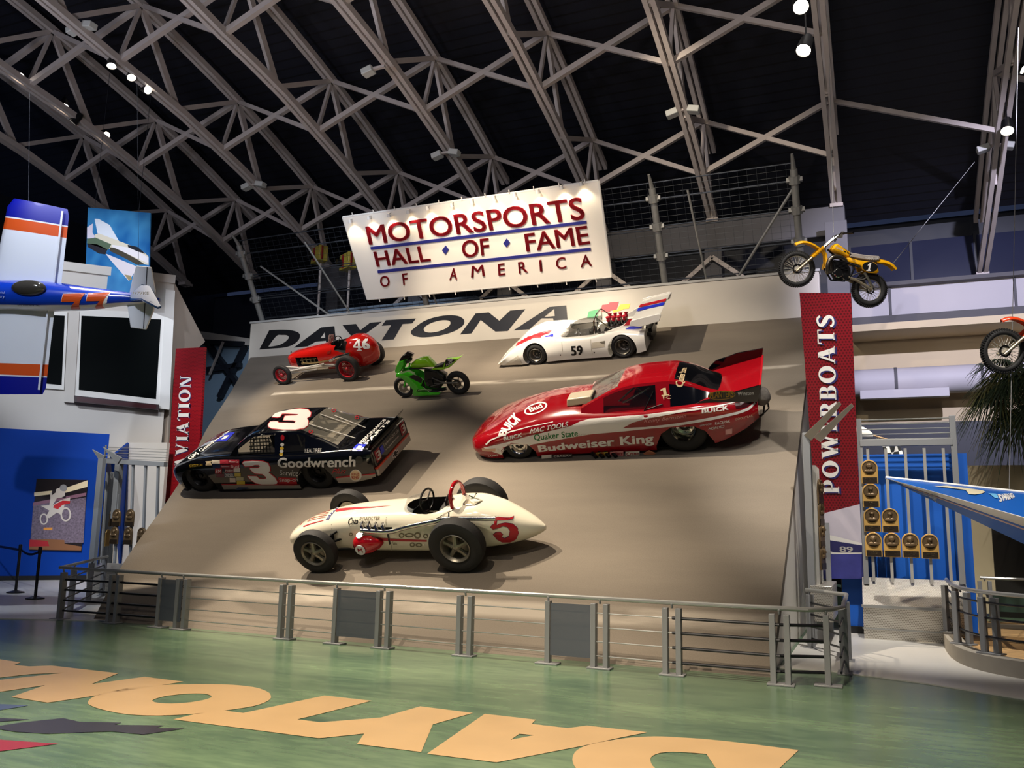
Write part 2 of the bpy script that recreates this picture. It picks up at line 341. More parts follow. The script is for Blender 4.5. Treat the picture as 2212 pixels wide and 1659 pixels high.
# ================================================= banked track with its wall
def track_mat():
    m = mat('asphalt', (.3, .25, .2), .9); nt = m.node_tree; b = nt.nodes['Principled BSDF']
    tc = node(nt, 'ShaderNodeTexCoord'); sx = node(nt, 'ShaderNodeSeparateXYZ'); nt.links.new(tc.outputs['Object'], sx.inputs[0])
    mp = node(nt, 'ShaderNodeMapping'); mp.inputs[3].default_value = (.25, 1, 1); nt.links.new(tc.outputs['Object'], mp.inputs[0])
    n1 = node(nt, 'ShaderNodeTexNoise'); n1.inputs['Scale'].default_value = .55; n1.inputs['Detail'].default_value = 6; n1.inputs['Roughness'].default_value = .6; nt.links.new(mp.outputs[0], n1.inputs['Vector'])
    n2 = node(nt, 'ShaderNodeTexNoise'); n2.inputs['Scale'].default_value = 60; n2.inputs['Detail'].default_value = 3; nt.links.new(tc.outputs['Object'], n2.inputs['Vector'])
    r = node(nt, 'ShaderNodeValToRGB'); r.color_ramp.elements[0].position = .3; r.color_ramp.elements[0].color = srgb('#5e564c'); r.color_ramp.elements[1].position = .7; r.color_ramp.elements[1].color = srgb('#7a7063')
    f = math_n(nt, 'ADD', math_n(nt, 'MULTIPLY', n1.outputs[0], .72), math_n(nt, 'MULTIPLY', n2.outputs[0], .28)); nt.links.new(f, r.inputs[0])
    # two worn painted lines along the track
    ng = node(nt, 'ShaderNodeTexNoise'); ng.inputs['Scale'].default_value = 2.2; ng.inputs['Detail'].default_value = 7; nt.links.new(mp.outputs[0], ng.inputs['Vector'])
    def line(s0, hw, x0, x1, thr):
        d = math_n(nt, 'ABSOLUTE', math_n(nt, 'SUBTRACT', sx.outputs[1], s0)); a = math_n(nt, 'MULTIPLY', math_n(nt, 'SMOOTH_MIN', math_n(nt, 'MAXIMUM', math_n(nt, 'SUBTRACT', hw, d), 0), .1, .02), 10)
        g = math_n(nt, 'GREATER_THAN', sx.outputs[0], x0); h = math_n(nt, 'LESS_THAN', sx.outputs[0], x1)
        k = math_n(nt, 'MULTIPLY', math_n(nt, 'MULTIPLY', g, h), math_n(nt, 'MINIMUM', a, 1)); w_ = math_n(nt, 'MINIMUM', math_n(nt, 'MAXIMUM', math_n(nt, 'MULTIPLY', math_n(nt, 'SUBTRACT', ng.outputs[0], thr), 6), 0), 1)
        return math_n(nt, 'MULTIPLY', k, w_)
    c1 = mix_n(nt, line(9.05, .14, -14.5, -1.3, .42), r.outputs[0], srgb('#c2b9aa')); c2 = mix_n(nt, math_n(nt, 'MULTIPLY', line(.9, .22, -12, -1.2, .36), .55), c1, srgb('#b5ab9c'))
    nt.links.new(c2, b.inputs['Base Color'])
    bp = node(nt, 'ShaderNodeBump'); bp.inputs['Strength'].default_value = .35; bp.inputs['Distance'].default_value = .01; nt.links.new(n2.outputs[0], bp.inputs['Height']); nt.links.new(bp.outputs[0], b.inputs['Normal'])
    return m
LE = [(-11.54, 0), (-12.42, 1.6), (-13.23, 3.57), (-14.0, 5.2), (-14.98, 6.91), (-16.1, 9.3), (-17.5, 12.06)]; SE = 12.06
tr = thing('banked_track', 'grey-brown steeply banked asphalt racing surface carrying all the display cars', 'race track', (0, Y0, 0))
def T0(X, s, h=0.): return bank_pt(X, s, h) - V((0, Y0, 0))
E_ = bpy.data.objects.new('asphalt', None); bpy.data.objects.remove(E_)
mb = MB(); ls = [p[:2] for p in smooth_pts([(a, b, 0) for a, b in LE], 4)]
rows = []
for X, s in ls:
    rows.append([V((X + (-1.19 - X) * k / 12, s, 0)) for k in range(13)])
mb.loft(rows, 0, cap=False, ring_cyc=False)
edge = [r[0] for r in rows] + rows[-1][1:] + [r[-1] for r in rows[::-1]][1:] + rows[0][1:-1][::-1]
mb.loft([edge, [p + V((0, 0, -.16)) for p in edge]], 0, cap=False)
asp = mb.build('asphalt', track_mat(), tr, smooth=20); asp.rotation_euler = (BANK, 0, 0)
M_WHITE = mat('white_paint', '#dedad2', .45, noise=.03, nscale=3)
mb = MB(); a = T0(-1.2, .02, -.16); b = T0(-1.2, SE, -.16)
mb.prism([V((-1.2, a.y, .0)), V((-1.2, b.y, 0)), V((-1.2, b.y, b.z)), V((-1.2, a.y + .2, .13))], (-.08, 0, 0)); mb.build('side_panel', M_WHITE, tr, smooth=0)
mb = MB(); mb.loft([[T0(X, s, -.17), V((X, T0(X, s).y, 0))] for X, s in ls], cap=False, ring_cyc=False); mb.build('side_skirt', mat('dark_skirt', '#3c3a3a', .8), tr, smooth=0)
YW = 20.58; ZW0, ZW1 = 6.5, 7.605
wl = thing('trackside_wall', 'long white concrete wall with big black lettering along the top of the banking', 'barrier', (0, YW, 0))
mb = MB(); mb.box((-9.4, .19, (ZW0 + ZW1) / 2 - .1), (16.7, .38, ZW1 - ZW0 + .2)); mb.build('concrete_wall', mat('wall_paint', '#bdb6a9', .5, noise=.04, nscale=3), wl, bevel=.02)
mb = MB(); mb.box((-9.4, .19, ZW1 + .03), (16.74, .42, .06)); mb.build('coping', mat('coping', '#a5a49f', .6), wl)
M_BLACK = mat('black_vinyl', '#101012', .35)
def wallfig(name, contours, m, off=.006, par=wl):
    return flat(name, px_fig(contours), lambda u, v: at_Y(u, -v, YW - off) - V((0, YW, 0)), m, par)
def G1(*L): return [(560 + x / 4.424, 640 + y / 4.424) for x, y in L]
def G6(*L): return [(760 + x / 4.096, 580 + y / 4.096) for x, y in L]
def curve_c(L, n=4): return [p[:2] for p in smooth_pts([(x, y, 0) for x, y in L], n)]
wallfig('letter', [G1((0, 508), (95, 325)) + curve_c(G1((95, 325), (200, 319), (300, 324), (370, 345), (390, 378), (370, 425), (310, 468), (230, 490), (110, 500), (0, 508))), curve_c(G1((85, 482), (130, 478), (200, 462), (260, 425), (283, 392), (262, 372), (215, 370), (165, 378), (85, 482)))], M_BLACK)
wallfig('letter', [G1((330, 490), (590, 298), (718, 285), (735, 445), (640, 455), (637, 425), (540, 433), (462, 478)), G1((585, 400), (625, 345), (630, 396))], M_BLACK)
wallfig('letter', [G1((795, 276), (925, 264), (965, 325), (1060, 252), (1172, 243), (1000, 370), (965, 436), (850, 446), (885, 385))], M_BLACK)
wallfig('letter', [G1((1210, 228), (1498, 212), (1462, 258), (1370, 265), (1285, 412), (1168, 422), (1262, 275), (1170, 282))], M_BLACK)
wallfig('letter', [_c(G6((522, 560), (560, 520), (640, 465), (740, 430), (850, 413), (940, 420), (990, 450), (992, 490), (950, 530), (880, 565), (780, 592), (680, 606), (600, 607), (540, 590))), _c(G6((636, 535), (660, 505), (720, 475), (800, 457), (860, 462), (872, 490), (840, 525), (770, 555), (700, 567), (650, 560)))], M_BLACK)
wallfig('letter', [G6((958, 583), (1095, 398), (1212, 388), (1305, 462), (1400, 372), (1535, 360), (1380, 552), (1270, 558), (1140, 455), (1058, 574))], M_BLACK)
wallfig('letter', [G6((1432, 546), (1748, 340), (1897, 326), (1910, 475), (1910, 520), (1800, 528), (1780, 440), (1680, 440), (1570, 537)), G6((1700, 430), (1790, 355), (1795, 420))], M_BLACK)
def G4(*L): return [(1060 + x / 5.027, 600 + y / 5.027) for x, y in L]
wallfig('flag_emblem', [G4((1065, 365), (1190, 335), (1150, 440), (1045, 440))], mat('em_green', '#3fa366', .4))
wallfig('flag_emblem', [G4((1210, 295), (1285, 285), (1290, 268), (1392, 260), (1365, 350), (1300, 355), (1290, 375), (1190, 372))], mat('em_red', '#b3182a', .4))
wallfig('flag_emblem', [G4((1405, 290), (1515, 280), (1500, 335), (1440, 340), (1430, 350), (1330, 380), (1320, 350), (1370, 350))], mat('em_yellow', '#e3c31c', .4))

# ================================================= roof: deck and arched trusses
M_DECK = mat('dark_roof_deck', (.012, .013, .02), .6)
def ribbed(m, sc):
    nt = m.node_tree; b = nt.nodes['Principled BSDF']; tc = node(nt, 'ShaderNodeTexCoord'); sx = node(nt, 'ShaderNodeSeparateXYZ'); nt.links.new(tc.outputs['Object'], sx.inputs[0])
    f = math_n(nt, 'FRACT', math_n(nt, 'MULTIPLY', sx.outputs[1], sc)); g = math_n(nt, 'LESS_THAN', f, .16)
    nt.links.new(mix_n(nt, g, (.0055, .0065, .013, 1), (.001, .001, .002, 1)), b.inputs['Base Color']); return m
ribbed(M_DECK, 3.2)
K9 = 1.09
def RZ(y, z): return y * K9, CAM.z + (z - CAM.z) * K9
BOT = [RZ(*p) for p in ((2, 13.2), (6, 13.2), (9, 13.0), (11.4, 12.62), (13.1, 12.3), (15.3, 11.95), (17, 11.52), (18.7, 11.05), (20.5, 10.42), (22.3, 9.7), (26, 8.55))]
TOP = [RZ(*p) for p in ((2, 15.1), (6, 15.0), (10.4, 14.6), (13.95, 14.0), (17.5, 13.2), (21.05, 12.05), (23.0, 11.3), (26.2, 9.9))]
zb = lambda y: interp(BOT, y)[0]
zt = lambda y: interp(TOP, y)[0]
mb = MB(); ys = [2 + .9 * i for i in range(30)]
mb.loft([[V((-34, y, zt(y) + .42)), V((10, y, zt(y) + .42)), V((10, y, zt(y) + .62)), V((-34, y, zt(y) + .62))] for y in ys]); struct(mb.build('ceiling', M_DECK, smooth=20))
M_STEEL = mat('truss_steel', '#b3a9a3', .5, .0, noise=.12, nscale=4)
XT = [-24.1, -20.87, -17.53, -14.1, -10.7, -7.4, -4.08, -.7, 3.15, 6.6]
def chord_end(i): return 28.2 if i >= 8 else 24.25
for i, X in enumerate(XT):
    t = thing('roof_truss', 'arched grey steel roof truss under the dark roof, %s from the left' % ORD[i], 'truss', (X, 0, 0), 'roof trusses')
    ye = chord_end(i); yy = [2.5 + (ye - 2.5) * k / 18 for k in range(19)]
    for nm, zf, g in (('bottom_chord', zb, .085), ('top_chord', zt, .085)):
        mb = MB()
        for s in (-1, 1):
            mb.loft([[V((s * g - .055 + a, y, zf(y) + b)) for a, b in ((0, -.09), (.11, -.09), (.11, .09), (0, .09))] for y in (yy if nm[0] == 'b' else [y for y in yy if y < ye - 1.5] + [ye - .2])])
        mb.build(nm, M_STEEL, t, smooth=20)
    nodes_t = [6.5, 10.4, 13.95, 17.5, 21.05]; nodes_b = [4.6, 8.5, 12.0, 15.35, 18.68, 22.1]
    for j, y in enumerate(nodes_t):
        Y = y * K9; p = V((0, Y, zt(Y)))
        for yb, wd in ((nodes_b[j] * K9, .13), (nodes_b[j + 1] * K9, .2), ((y - .5) * K9, .09)):
            if yb > ye: continue
            MB().bar(p, (0, yb, zb(yb)), wd, .09, (1, 0, 0)).build('web_strut', M_STEEL, t, smooth=0)
    mb = MB(); mb.box((0, ye - .1, zb(ye) - .02), (.34, .4, .1)); mb.build('bearing_plate', M_STEEL, t, smooth=0)
# sway braces between neighbouring trusses
n = 0
for i in range(len(XT) - 1):
    for j, y in enumerate((6.5, 10.4, 13.95, 17.5, 21.05)):
        yt, yb = y * K9, (y - .5) * K9
        a, b = V((XT[i], yt, zt(yt))), V((XT[i + 1], yb, zb(yb))); c_, d_ = V((XT[i], yb, zb(yb))), V((XT[i + 1], yt, zt(yt)))
        br = thing('sway_brace', 'crossed steel roof braces, %s gap between trusses from the left, %s row' % (ORD[i], ORD[j]), 'brace', (a + b + c_ + d_) / 4, 'sway braces')
        o = (a + b + c_ + d_) / 4
        MB().bar(a - o, b - o, .1, .12).build('brace_bar', M_STEEL, br, smooth=0)
        if i < 7: MB().bar(c_ - o, d_ - o, .14, .14).build('brace_bar', M_STEEL, br, smooth=0)

# ================================================= back of the hall behind the fence
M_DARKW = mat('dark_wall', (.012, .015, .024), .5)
M_CGREY = mat('grey_concrete', '#5c5b5e', .8, noise=.15, nscale=2)
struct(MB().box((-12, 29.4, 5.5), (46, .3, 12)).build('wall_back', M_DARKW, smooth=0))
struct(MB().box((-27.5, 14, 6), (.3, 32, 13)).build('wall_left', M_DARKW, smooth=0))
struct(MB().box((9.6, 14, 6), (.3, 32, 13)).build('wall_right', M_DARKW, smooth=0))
bm_ = thing('ring_beam', 'long dark concrete beam carrying the truss feet behind the mesh fence', 'beam', (0, 24.3, 9.6))
MB().box((-9.2, 0, .42), (17.4, .5, .84)).build('concrete_beam', M_CGREY, bm_, bevel=.03)
for X in (-17.3, -14.0, -10.7, -7.4, -4.1, -.75):
    MB().box((X, .05, -4.9), (.5, .5, 9.8)).build('column', M_CGREY, bm_, bevel=.03)
for X in (-14.0, -10.7, -7.4, -4.1):
    for s in (-1, 1): MB().bar((X, -.3, -.3), (X + s * 1.5, -.3, -1.5), .12, .12).build('knee_brace', M_STEEL, bm_, smooth=0)
# seating tier seen through the fence
gs = thing('grandstand', 'row of blue-grey aluminium bench boards behind the left part of the fence', 'grandstand', (-14.2, 22.6, 7.6))
for k in range(4): MB().box((.0, .35 * k, .36 * k - .1), (5.6, .3, .22)).build('bench_board', mat('bench_alu', '#8fa3b5', .5), gs, bevel=.01)
for X in (-2.6, -.9, .9, 2.6): MB().bar((X, .5, -7.6), (X, .5, .5), .1, .1, (0, 1, 0)).build('stringer', M_STEEL, gs, smooth=0)

# ================================================= catch fence on the wall
TOPV = V((0, -.53, .848))   # the fence leans out over the track
def fpt(X, d): return V((X, YW + .2, ZW1 + .075)) + TOPV * d
M_GALV = mat('galvanised', '#8a8a86', .45, .35, noise=.15, nscale=9)
M_WIRE = mat('fence_wire', '#33383e', .5, .4)
def post_X(x, y): return on_plane(x, y, fpt(0, 0), TOPV.cross(V((1, 0, 0)))).x
FX = [-17.45, -11.62, -4.75, -1.45]
for k, X in enumerate(FX):
    where = ('at the far left end', 'just left of the big sign', 'just right of the big sign', 'behind the yellow dirt bike')[k]
    t = thing('fence_post', 'leaning grey steel fence post with clamp collars %s' % where, 'post', fpt(X, 0), 'catch fence posts')
    mb = MB(); mb.tube([(0, 0, 0), TOPV * 2.45], .085, 12); mb.tube([TOPV * 2.45, TOPV * 2.55 + V((0, -.05, 0)), TOPV * 2.75 + V((0, -.16, -.02))], [.06, .05, .03], 8); mb.build('post', M_GALV, t)
    for d in (.75, 1.5, 2.2):
        mb = MB(); mb.tube([TOPV * (d - .09), TOPV * (d + .09)], .13, 10); mb.box(TOPV * d, (.36, .1, .1)); mb.build('clamp', M_GALV, t)
for X, XB in ((-15.1, -14.2), (-11.5, -11.3), (-3.9, -3.7)):
    t = tag(MB().tube([fpt(XB, 0), fpt(X, 2.3)], .028, 6).build('stay_rod', M_GALV), 'thin pale stay rod on the fence, ' + ('behind the left bay' if X < -15 else 'beside the left edge of the big sign' if X < -11 else 'below the bracket of the grey beam'), 'rod', 'fence stay rods')
tag(MB().tube([fpt(-16.9, 1.75), fpt(-14.9, -.02)], .03, 6).build('stay_rod', M_GALV), 'pale steel stay rod slanting down to the right beside the leftmost fence post', 'rod', 'fence stay rods')
tag(MB().tube([fpt(-1.5, 2.0), fpt(-2.95, 0)], .035, 6).build('stay_rod', M_GALV), 'pale steel stay rod slanting down to the left from the rightmost fence post', 'rod', 'fence stay rods')
fn = thing('catch_fence', 'wire mesh safety fence leaning out above the white track wall', 'fence', fpt(-9.3, 0))
mb = MB(); L0, L1 = -17.5, -1.4
nx = 74
for k in range(nx + 1):
    X = L0 + (L1 - L0) * k / nx + 9.3; mb.bar(V((X, 0, 0)), V((X, 0, 0)) + TOPV * 2.6, .005, .005, (1, 0, 0))
for k in range(19): d = 2.6 * k / 18; mb.bar(V((L0 + 9.3, 0, 0)) + TOPV * d, V((L1 + 9.3, 0, 0)) + TOPV * d, .005, .005)
o = mb.build('wire_mesh', M_WIRE, fn, smooth=0); o['kind'] = 'stuff'
for d in (.12, .75, .82, 1.45, 1.52, 2.2, 2.6): MB().tube([V((L0 + 9.3, .03, 0)) + TOPV * d, V((L1 + 9.3, .03, 0)) + TOPV * d], .017, 6).build('cable', mat('cable', '#3d4147', .4, .6), fn)
def at_d(x, y, d): return CAM + ray(x, y) / F_PX * d
# ================================================= the big sign
SN = TOPV.cross(V((1, 0, 0))).normalized()
if SN.y > 0: SN = -SN
SP = fpt(0, 0) + SN * .32
def sg(x, y, off=.0): return on_plane(x, y, SP + SN * off, SN)
M_SIGN = mat('sign_vinyl', '#ece5d8', .5); M_SRED = mat('sign_red', '#8e0f1c', .4); M_SBLUE = mat('sign_blue', '#262a78', .4)
c4 = [sg(740, 470), sg(1292, 391), sg(1320, 598), sg(793, 647)]
so = sum(c4, V()) / 4
sign = thing('hall_sign', 'large white sign with red lettering hung on the leaning fence', 'sign', so)
mb = MB(); mb.prism([p - so for p in c4], -SN * .05); mb.build('panel', M_SIGN, sign, smooth=0)
for a, b in ((0, 1), (1, 2), (2, 3), (3, 0)):
    MB().tube([c4[a] - so - SN * .03, c4[b] - so - SN * .03], .035, 8).build('frame_tube', M_WHITE, sign)
def R2(*L): return [(700 + x / 2.765, y / 2.765) for x, y in L]
def sgq(q): return bilin([sg(*p, .004) - so for p in q])
def sline(s, q, m=M_SRED, bold=.012, name='lettering'): return flat(name, text2d(s, bold), sgq(q), m, sign, .03, SN)
sline('MOTORSPORTS', R2((248, 1352), (1540, 1175), (1563, 1308), (272, 1462)))
sline('HALL', R2((296, 1503), (617, 1465), (640, 1558), (318, 1592)))
sline('OF', R2((820, 1438), (982, 1420), (992, 1520), (832, 1542)))
sline('FAME', R2((1196, 1396), (1570, 1346), (1590, 1455), (1212, 1502)))
for ch, q in (('O', ((333, 1650), (388, 1644), (396, 1708), (341, 1714))), ('F', ((468, 1634), (498, 1630), (502, 1697), (476, 1701))), ('A', ((756, 1603), (796, 1600), (796, 1668), (750, 1672))), ('M', ((885, 1588), (950, 1581), (963, 1648), (880, 1656))), ('E', ((1040, 1576), (1078, 1571), (1083, 1640), (1044, 1645))), ('R', ((1160, 1566), (1205, 1558), (1218, 1625), (1166, 1632))), ('I', ((1286, 1553), (1298, 1551), (1305, 1619), (1292, 1621))), ('C', ((1384, 1540), (1440, 1533), (1448, 1602), (1390, 1609))), ('A', ((1552, 1520), (1572, 1518), (1600, 1586), (1534, 1595)))):
    sline(ch, R2(*q), bold=.004)
for a, b in (((280, 1474), (1568, 1317)), ((322, 1614), (1592, 1478))):
    q = R2((a[0], a[1]), (b[0], b[1]), (b[0] + 2, b[1] + 17), (a[0] + 2, a[1] + 17)); mb = MB(); mb.prism([sg(*p) - so for p in q][::-1], SN * .03); mb.build('blue_bar', M_SBLUE, sign, smooth=0)
for x, y in ((727, 1492), (1092, 1450)):
    q = R2((x - 20, y + 2), (x, y - 26), (x + 20, y - 2), (x, y + 26)); mb = MB(); mb.prism([sg(*p) - so for p in q][::-1], SN * .03); mb.build('blue_diamond', M_SBLUE, sign, smooth=0)
M_BULB = mat('warm_bulb', '#fff0d0', .3, emit=14, emc='#ffe2b0')
dn = -TOPV
for k, (x, y) in enumerate(((170, 1318), (282, 1298), (402, 1282), (517, 1262), (630, 1240), (775, 1222), (893, 1200), (1025, 1180), (1148, 1163), (1286, 1143), (1428, 1118), (1545, 1095))):
    p = sg(700 + x / 2.765, y / 2.765)
    t = thing('sign_lamp', 'small white lamp atop the big sign, %s from its left end' % ORD[k], 'lamp', p, 'lamps along the top of the sign')
    mb = MB(); mb.tube([V((0, 0, 0)) + TOPV * .06 - SN * .02, TOPV * .04 + SN * .14], .012, 6); mb.lathe([(-.05, .015), (-.03, .035), (.05, .055)], TOPV * .02 + SN * .14, dn, 12); mb.build('housing', M_WHITE, t)
    MB().lathe([(.045, .001), (.045, .05)], TOPV * .02 + SN * .14, dn, 12).build('bulb', M_BULB, t)
    spot('sign_lamp_light', p + SN * .16 - TOPV * .06, p + SN * .02 + dn * 1.0, 26, (1, .86, .62), 110, .8, .03)
for k in range(11):
    for e, (a, b) in enumerate(((c4[0], c4[1]), (c4[3], c4[2]))):
        if e and k > 8: continue
        p = a.lerp(b, (k + .5) / (11 if not e else 9)); MB().tube([p - so, p - so + TOPV * (.1 if not e else -.1)], .016, 6).build('edge_pin', M_WHITE, sign)

# ================================================= hanging red banners
def perf_mat(name, col, sc):
    m = mat(name, col, .4); nt = m.node_tree; b = nt.nodes['Principled BSDF']; tc = node(nt, 'ShaderNodeTexCoord'); sx = node(nt, 'ShaderNodeSeparateXYZ'); nt.links.new(tc.outputs['Object'], sx.inputs[0])
    u = math_n(nt, 'MULTIPLY', sx.outputs[0], sc); v = math_n(nt, 'MULTIPLY', sx.outputs[2], sc / 1.732)
    def d2(a, b_):
        x = math_n(nt, 'SUBTRACT', math_n(nt, 'FRACT', math_n(nt, 'ADD', u, a)), .5); y = math_n(nt, 'MULTIPLY', math_n(nt, 'SUBTRACT', math_n(nt, 'FRACT', math_n(nt, 'ADD', v, b_)), .5), 1.732)
        return math_n(nt, 'ADD', math_n(nt, 'MULTIPLY', x, x), math_n(nt, 'MULTIPLY', y, y))
    k = math_n(nt, 'LESS_THAN', math_n(nt, 'MINIMUM', d2(0, 0), d2(.5, .5)), .085); c = srgb(col)
    nt.links.new(mix_n(nt, k, c, tuple(x * .35 for x in c[:3]) + (1,)), b.inputs['Base Color']); return m
M_RED = perf_mat('perforated_red', '#7f0d1e', 21); M_LWHITE = mat('letter_white', '#e9e6e2', .45); M_LSHADE = mat('letter_shade', '#2d2a66', .5)
# right banner: lower edge near the blue wall, top leaning towards the hall
def bn(x, y): return on_plane(x, y, (0, 14.75, .86), (0, 1, .27))
q = [bn(1727, 632), bn(1838, 633), bn(1865, 1250), bn(1771, 1250)]; bo = q[3]
pb = thing('hanging_banner', 'tall red perforated banner reading upwards in white letters, right of the track', 'banner', bo)
BNn = V((0, -1, -.27)).normalized()
def bq(x, y, o=0.): return bn(x, y) - bo + BNn * o
mb = MB(); mb.prism([bq(1727, 632), bq(1838, 633), bq(1857, 1089), bq(1762.5, 1113)], -BNn * .06); mb.build('red_panel', M_RED, pb, smooth=0)
M_BSKY = mat('print_sky', '#cfc8d6', .45, noise=.12, nscale=2.5); M_BSEA = mat('print_sea', '#2c2f86', .45, noise=.35, nscale=5, two='#4a4fae')
mb = MB(); mb.prism([bq(1762.5, 1113), bq(1857, 1089), bq(1862, 1180), bq(1767, 1172)], -BNn * .06); mb.build('print_panel', M_BSKY, pb, smooth=0)
mb = MB(); mb.prism([bq(1767, 1172), bq(1862, 1180), bq(1865, 1250), bq(1771, 1250)], -BNn * .06); mb.build('print_panel', M_BSEA, pb, smooth=0)
def bpoly(name, L, m, o): return flat(name, px_fig([L]), lambda u, v: bq(u, -v, o), m, pb)
M_NAVY = mat('print_navy', '#23235e', .45)
bpoly('printed_boat', [(1766, 1152), (1800, 1157), (1862, 1173), (1862.5, 1196), (1800, 1197), (1768, 1190)], M_LWHITE, .003)
bpoly('printed_boat', [(1766, 1162), (1800, 1168), (1862, 1178), (1862, 1193), (1802, 1193), (1780, 1186), (1767, 1180)], M_NAVY, .005)
bpoly('printed_boat', [(1783, 1171), (1793, 1186), (1782, 1186)], M_LWHITE, .007)
flat('printed_number', text2d('89', .02), bilin([bq(1813, 1180, .007), bq(1842, 1181, .007), bq(1843, 1193, .007), bq(1814, 1192, .007)]), M_LWHITE, pb)
def vtext(s, q, par, m1, m2, qf, d=.03):
    # text running upwards: unit u goes from bottom to top
    mp = lambda o: bilin([qf(*p, o) for p in q])
    flat('letter_shade', serif2d(s), lambda u, v: mp(.006)(u, v) + V((d, 0, -d * .6)), m2, par)
    flat('lettering', serif2d(s), mp(.012), m1, par)
vtext('POWERBOATS', [(1778, 1066), (1764, 680), (1801, 680), (1813, 1066)], pb, M_LWHITE, M_LSHADE, bq)
def gray_post(name, x, y0, y1, Y, w_, m, label):
    p = at_Y(x, y1, Y); h = at_Y(x, y0, Y).z - p.z
    return tag(MB().box((p.x, Y, h / 2 + p.z), (w_, w_ * .6, h)).build(name, m, bevel=.01), label, 'column')
# left banner
av = lambda x, y, o=0.: at_Y(x, y, 17.3 - o)
ao = av(357, 1085)
ab = thing('hanging_banner', 'tall red perforated banner at the far left corner of the track, partly behind it', 'banner', ao)
mb = MB(); mb.prism([av(380, 753) - ao, av(442, 750) - ao, av(424, 1085) - ao, av(357, 1085) - ao], V((0, .08, 0))); mb.build('red_panel', perf_mat('perforated_red_fine', '#960d1b', 24), ab, smooth=0)
vtext('AVIATION', [(376, 1014), (389, 812), (413, 812), (403, 1014)], ab, M_LWHITE, M_LSHADE, lambda x, y, o: av(x, y, o) - ao)

# ================================================= steel cable railing in front of the track
M_STAIN = mat('brushed_steel', '#a8a8a5', .32, .55); M_POST = mat('post_steel', '#868789', .45, .2); M_ROD = mat('black_rod', '#15151a', .35, .3)
M_INFILL = mat('perforated_infill', '#565b64', .6, .1, alpha=.82)
RH = .79
def ry(X): return 9.77 + .03 * max(0, -X - 1.5)
rl = thing('cable_railing', 'long stainless cable railing with grey posts in front of the banked track', 'railing', (-5.5, ry(-5.5), 0))
ro = V((-5.5, ry(-5.5), 0))
FRX = [-10.95, -9.55, -7.62, -6.02, -4.82, -3.05, -2.2, -1.04]
def rp(X, z=0): return V((X, ry(X), z)) - ro
def post(p, dirx, par, h=RH - .06, twin=True):
    d = V(dirx).normalized(); n_ = V((-d.y, d.x, 0)); mb = MB()
    for s in ((-1, 1) if twin else (0,)):
        mb.bar(p + d * s * .075, p + d * s * .075 + V((0, 0, h)), .095, .06, (d.x, d.y, .001))
    mb.box(p + V((0, 0, .01)), (.28, .16, .02), mx=M4.Rotation(atan2(d.y, d.x), 3, 'Z'))
    mb.tube([p + V((0, 0, h)), p + V((0, 0, h)) + n_ * -.02 + V((0, 0, .05))], .014, 6)
    return mb.build('post', M_POST, par, bevel=.004)
CORL = V((-12.25, 10.1, 0)); CORR = V((-.52, 10.0, 0)); BACKL = V((-14.9, 13.4, 0)); BACKR = V((-.45, 12.3, 0)); RETR = V((-1.0, 12.9, 0))
top = [BACKL, CORL, V((-11, ry(-11), 0)), V((-8, ry(-8), 0)), V((-5, ry(-5), 0)), V((-1.6, ry(-1.6), 0)), V((-.75, 9.8, 0)), CORR, V((-.42, 10.35, 0)), BACKR, RETR]
MB().tube([p - ro + V((0, 0, RH)) for p in top], .026, 10).build('top_rail', M_STAIN, rl)
for X in FRX: post(rp(X), (1, 0, 0), rl)
for p, d in ((V((-12.0, 9.98, 0)), (1, 0, 0)), (V((-12.9, 10.92, 0)), (-.63, .77, 0)), (V((-13.9, 12.15, 0)), (-.63, .77, 0)), (V((-14.8, 13.25, 0)), (-.63, .77, 0)), (V((-.58, 9.95, 0)), (1, 0, 0)), (V((-.45, 10.9, 0)), (0, 1, 0)), (V((-.45, 11.9, 0)), (0, 1, 0)), (V((-.95, 12.85, 0)), (1, -.9, 0))):
    post(p - ro, d, rl, twin=False)
for z in (.14, .3, .46, .62):
    for k in range(len(FRX) - 1):
        a, b = FRX[k], FRX[k + 1]; thick = k == len(FRX) - 2 or k == 0
        MB().tube([rp(a, z), rp(b, z)], .017 if thick else .007, 8).build('rod' if thick else 'cable', M_ROD if thick else M_STAIN, rl)
    MB().tube([CORL - ro + V((.25, -.1, z)), rp(-10.95, z)], .017, 8).build('rod', M_ROD, rl)
    MB().tube([rp(-1.04, z), V((-.58, 9.95, z)) - ro], .017, 8).build('rod', M_ROD, rl)
    MB().tube([V((-12.0, 9.98, z)) - ro, V((-14.8, 13.25, z)) - ro], .014, 8).build('rod', M_ROD, rl)
    MB().tube([V((-.45, 10.0, z)) - ro, V((-.45, 11.9, z)) - ro, V((-.95, 12.85, z)) - ro], .014, 8).build('rod', M_ROD, rl)
for a, b in ((-9.95, -9.2 - .35), (-6.74, -6.1), (-3.66, -3.15)):
    mb = MB(); mb.box(((a + b) / 2 - ro.x, ry(a) - ro.y - .03, .41), (b - a, .012, .6)); mb.build('infill_panel', M_INFILL, rl)
    post(rp(a - .04), (1, 0, 0), rl, twin=False)

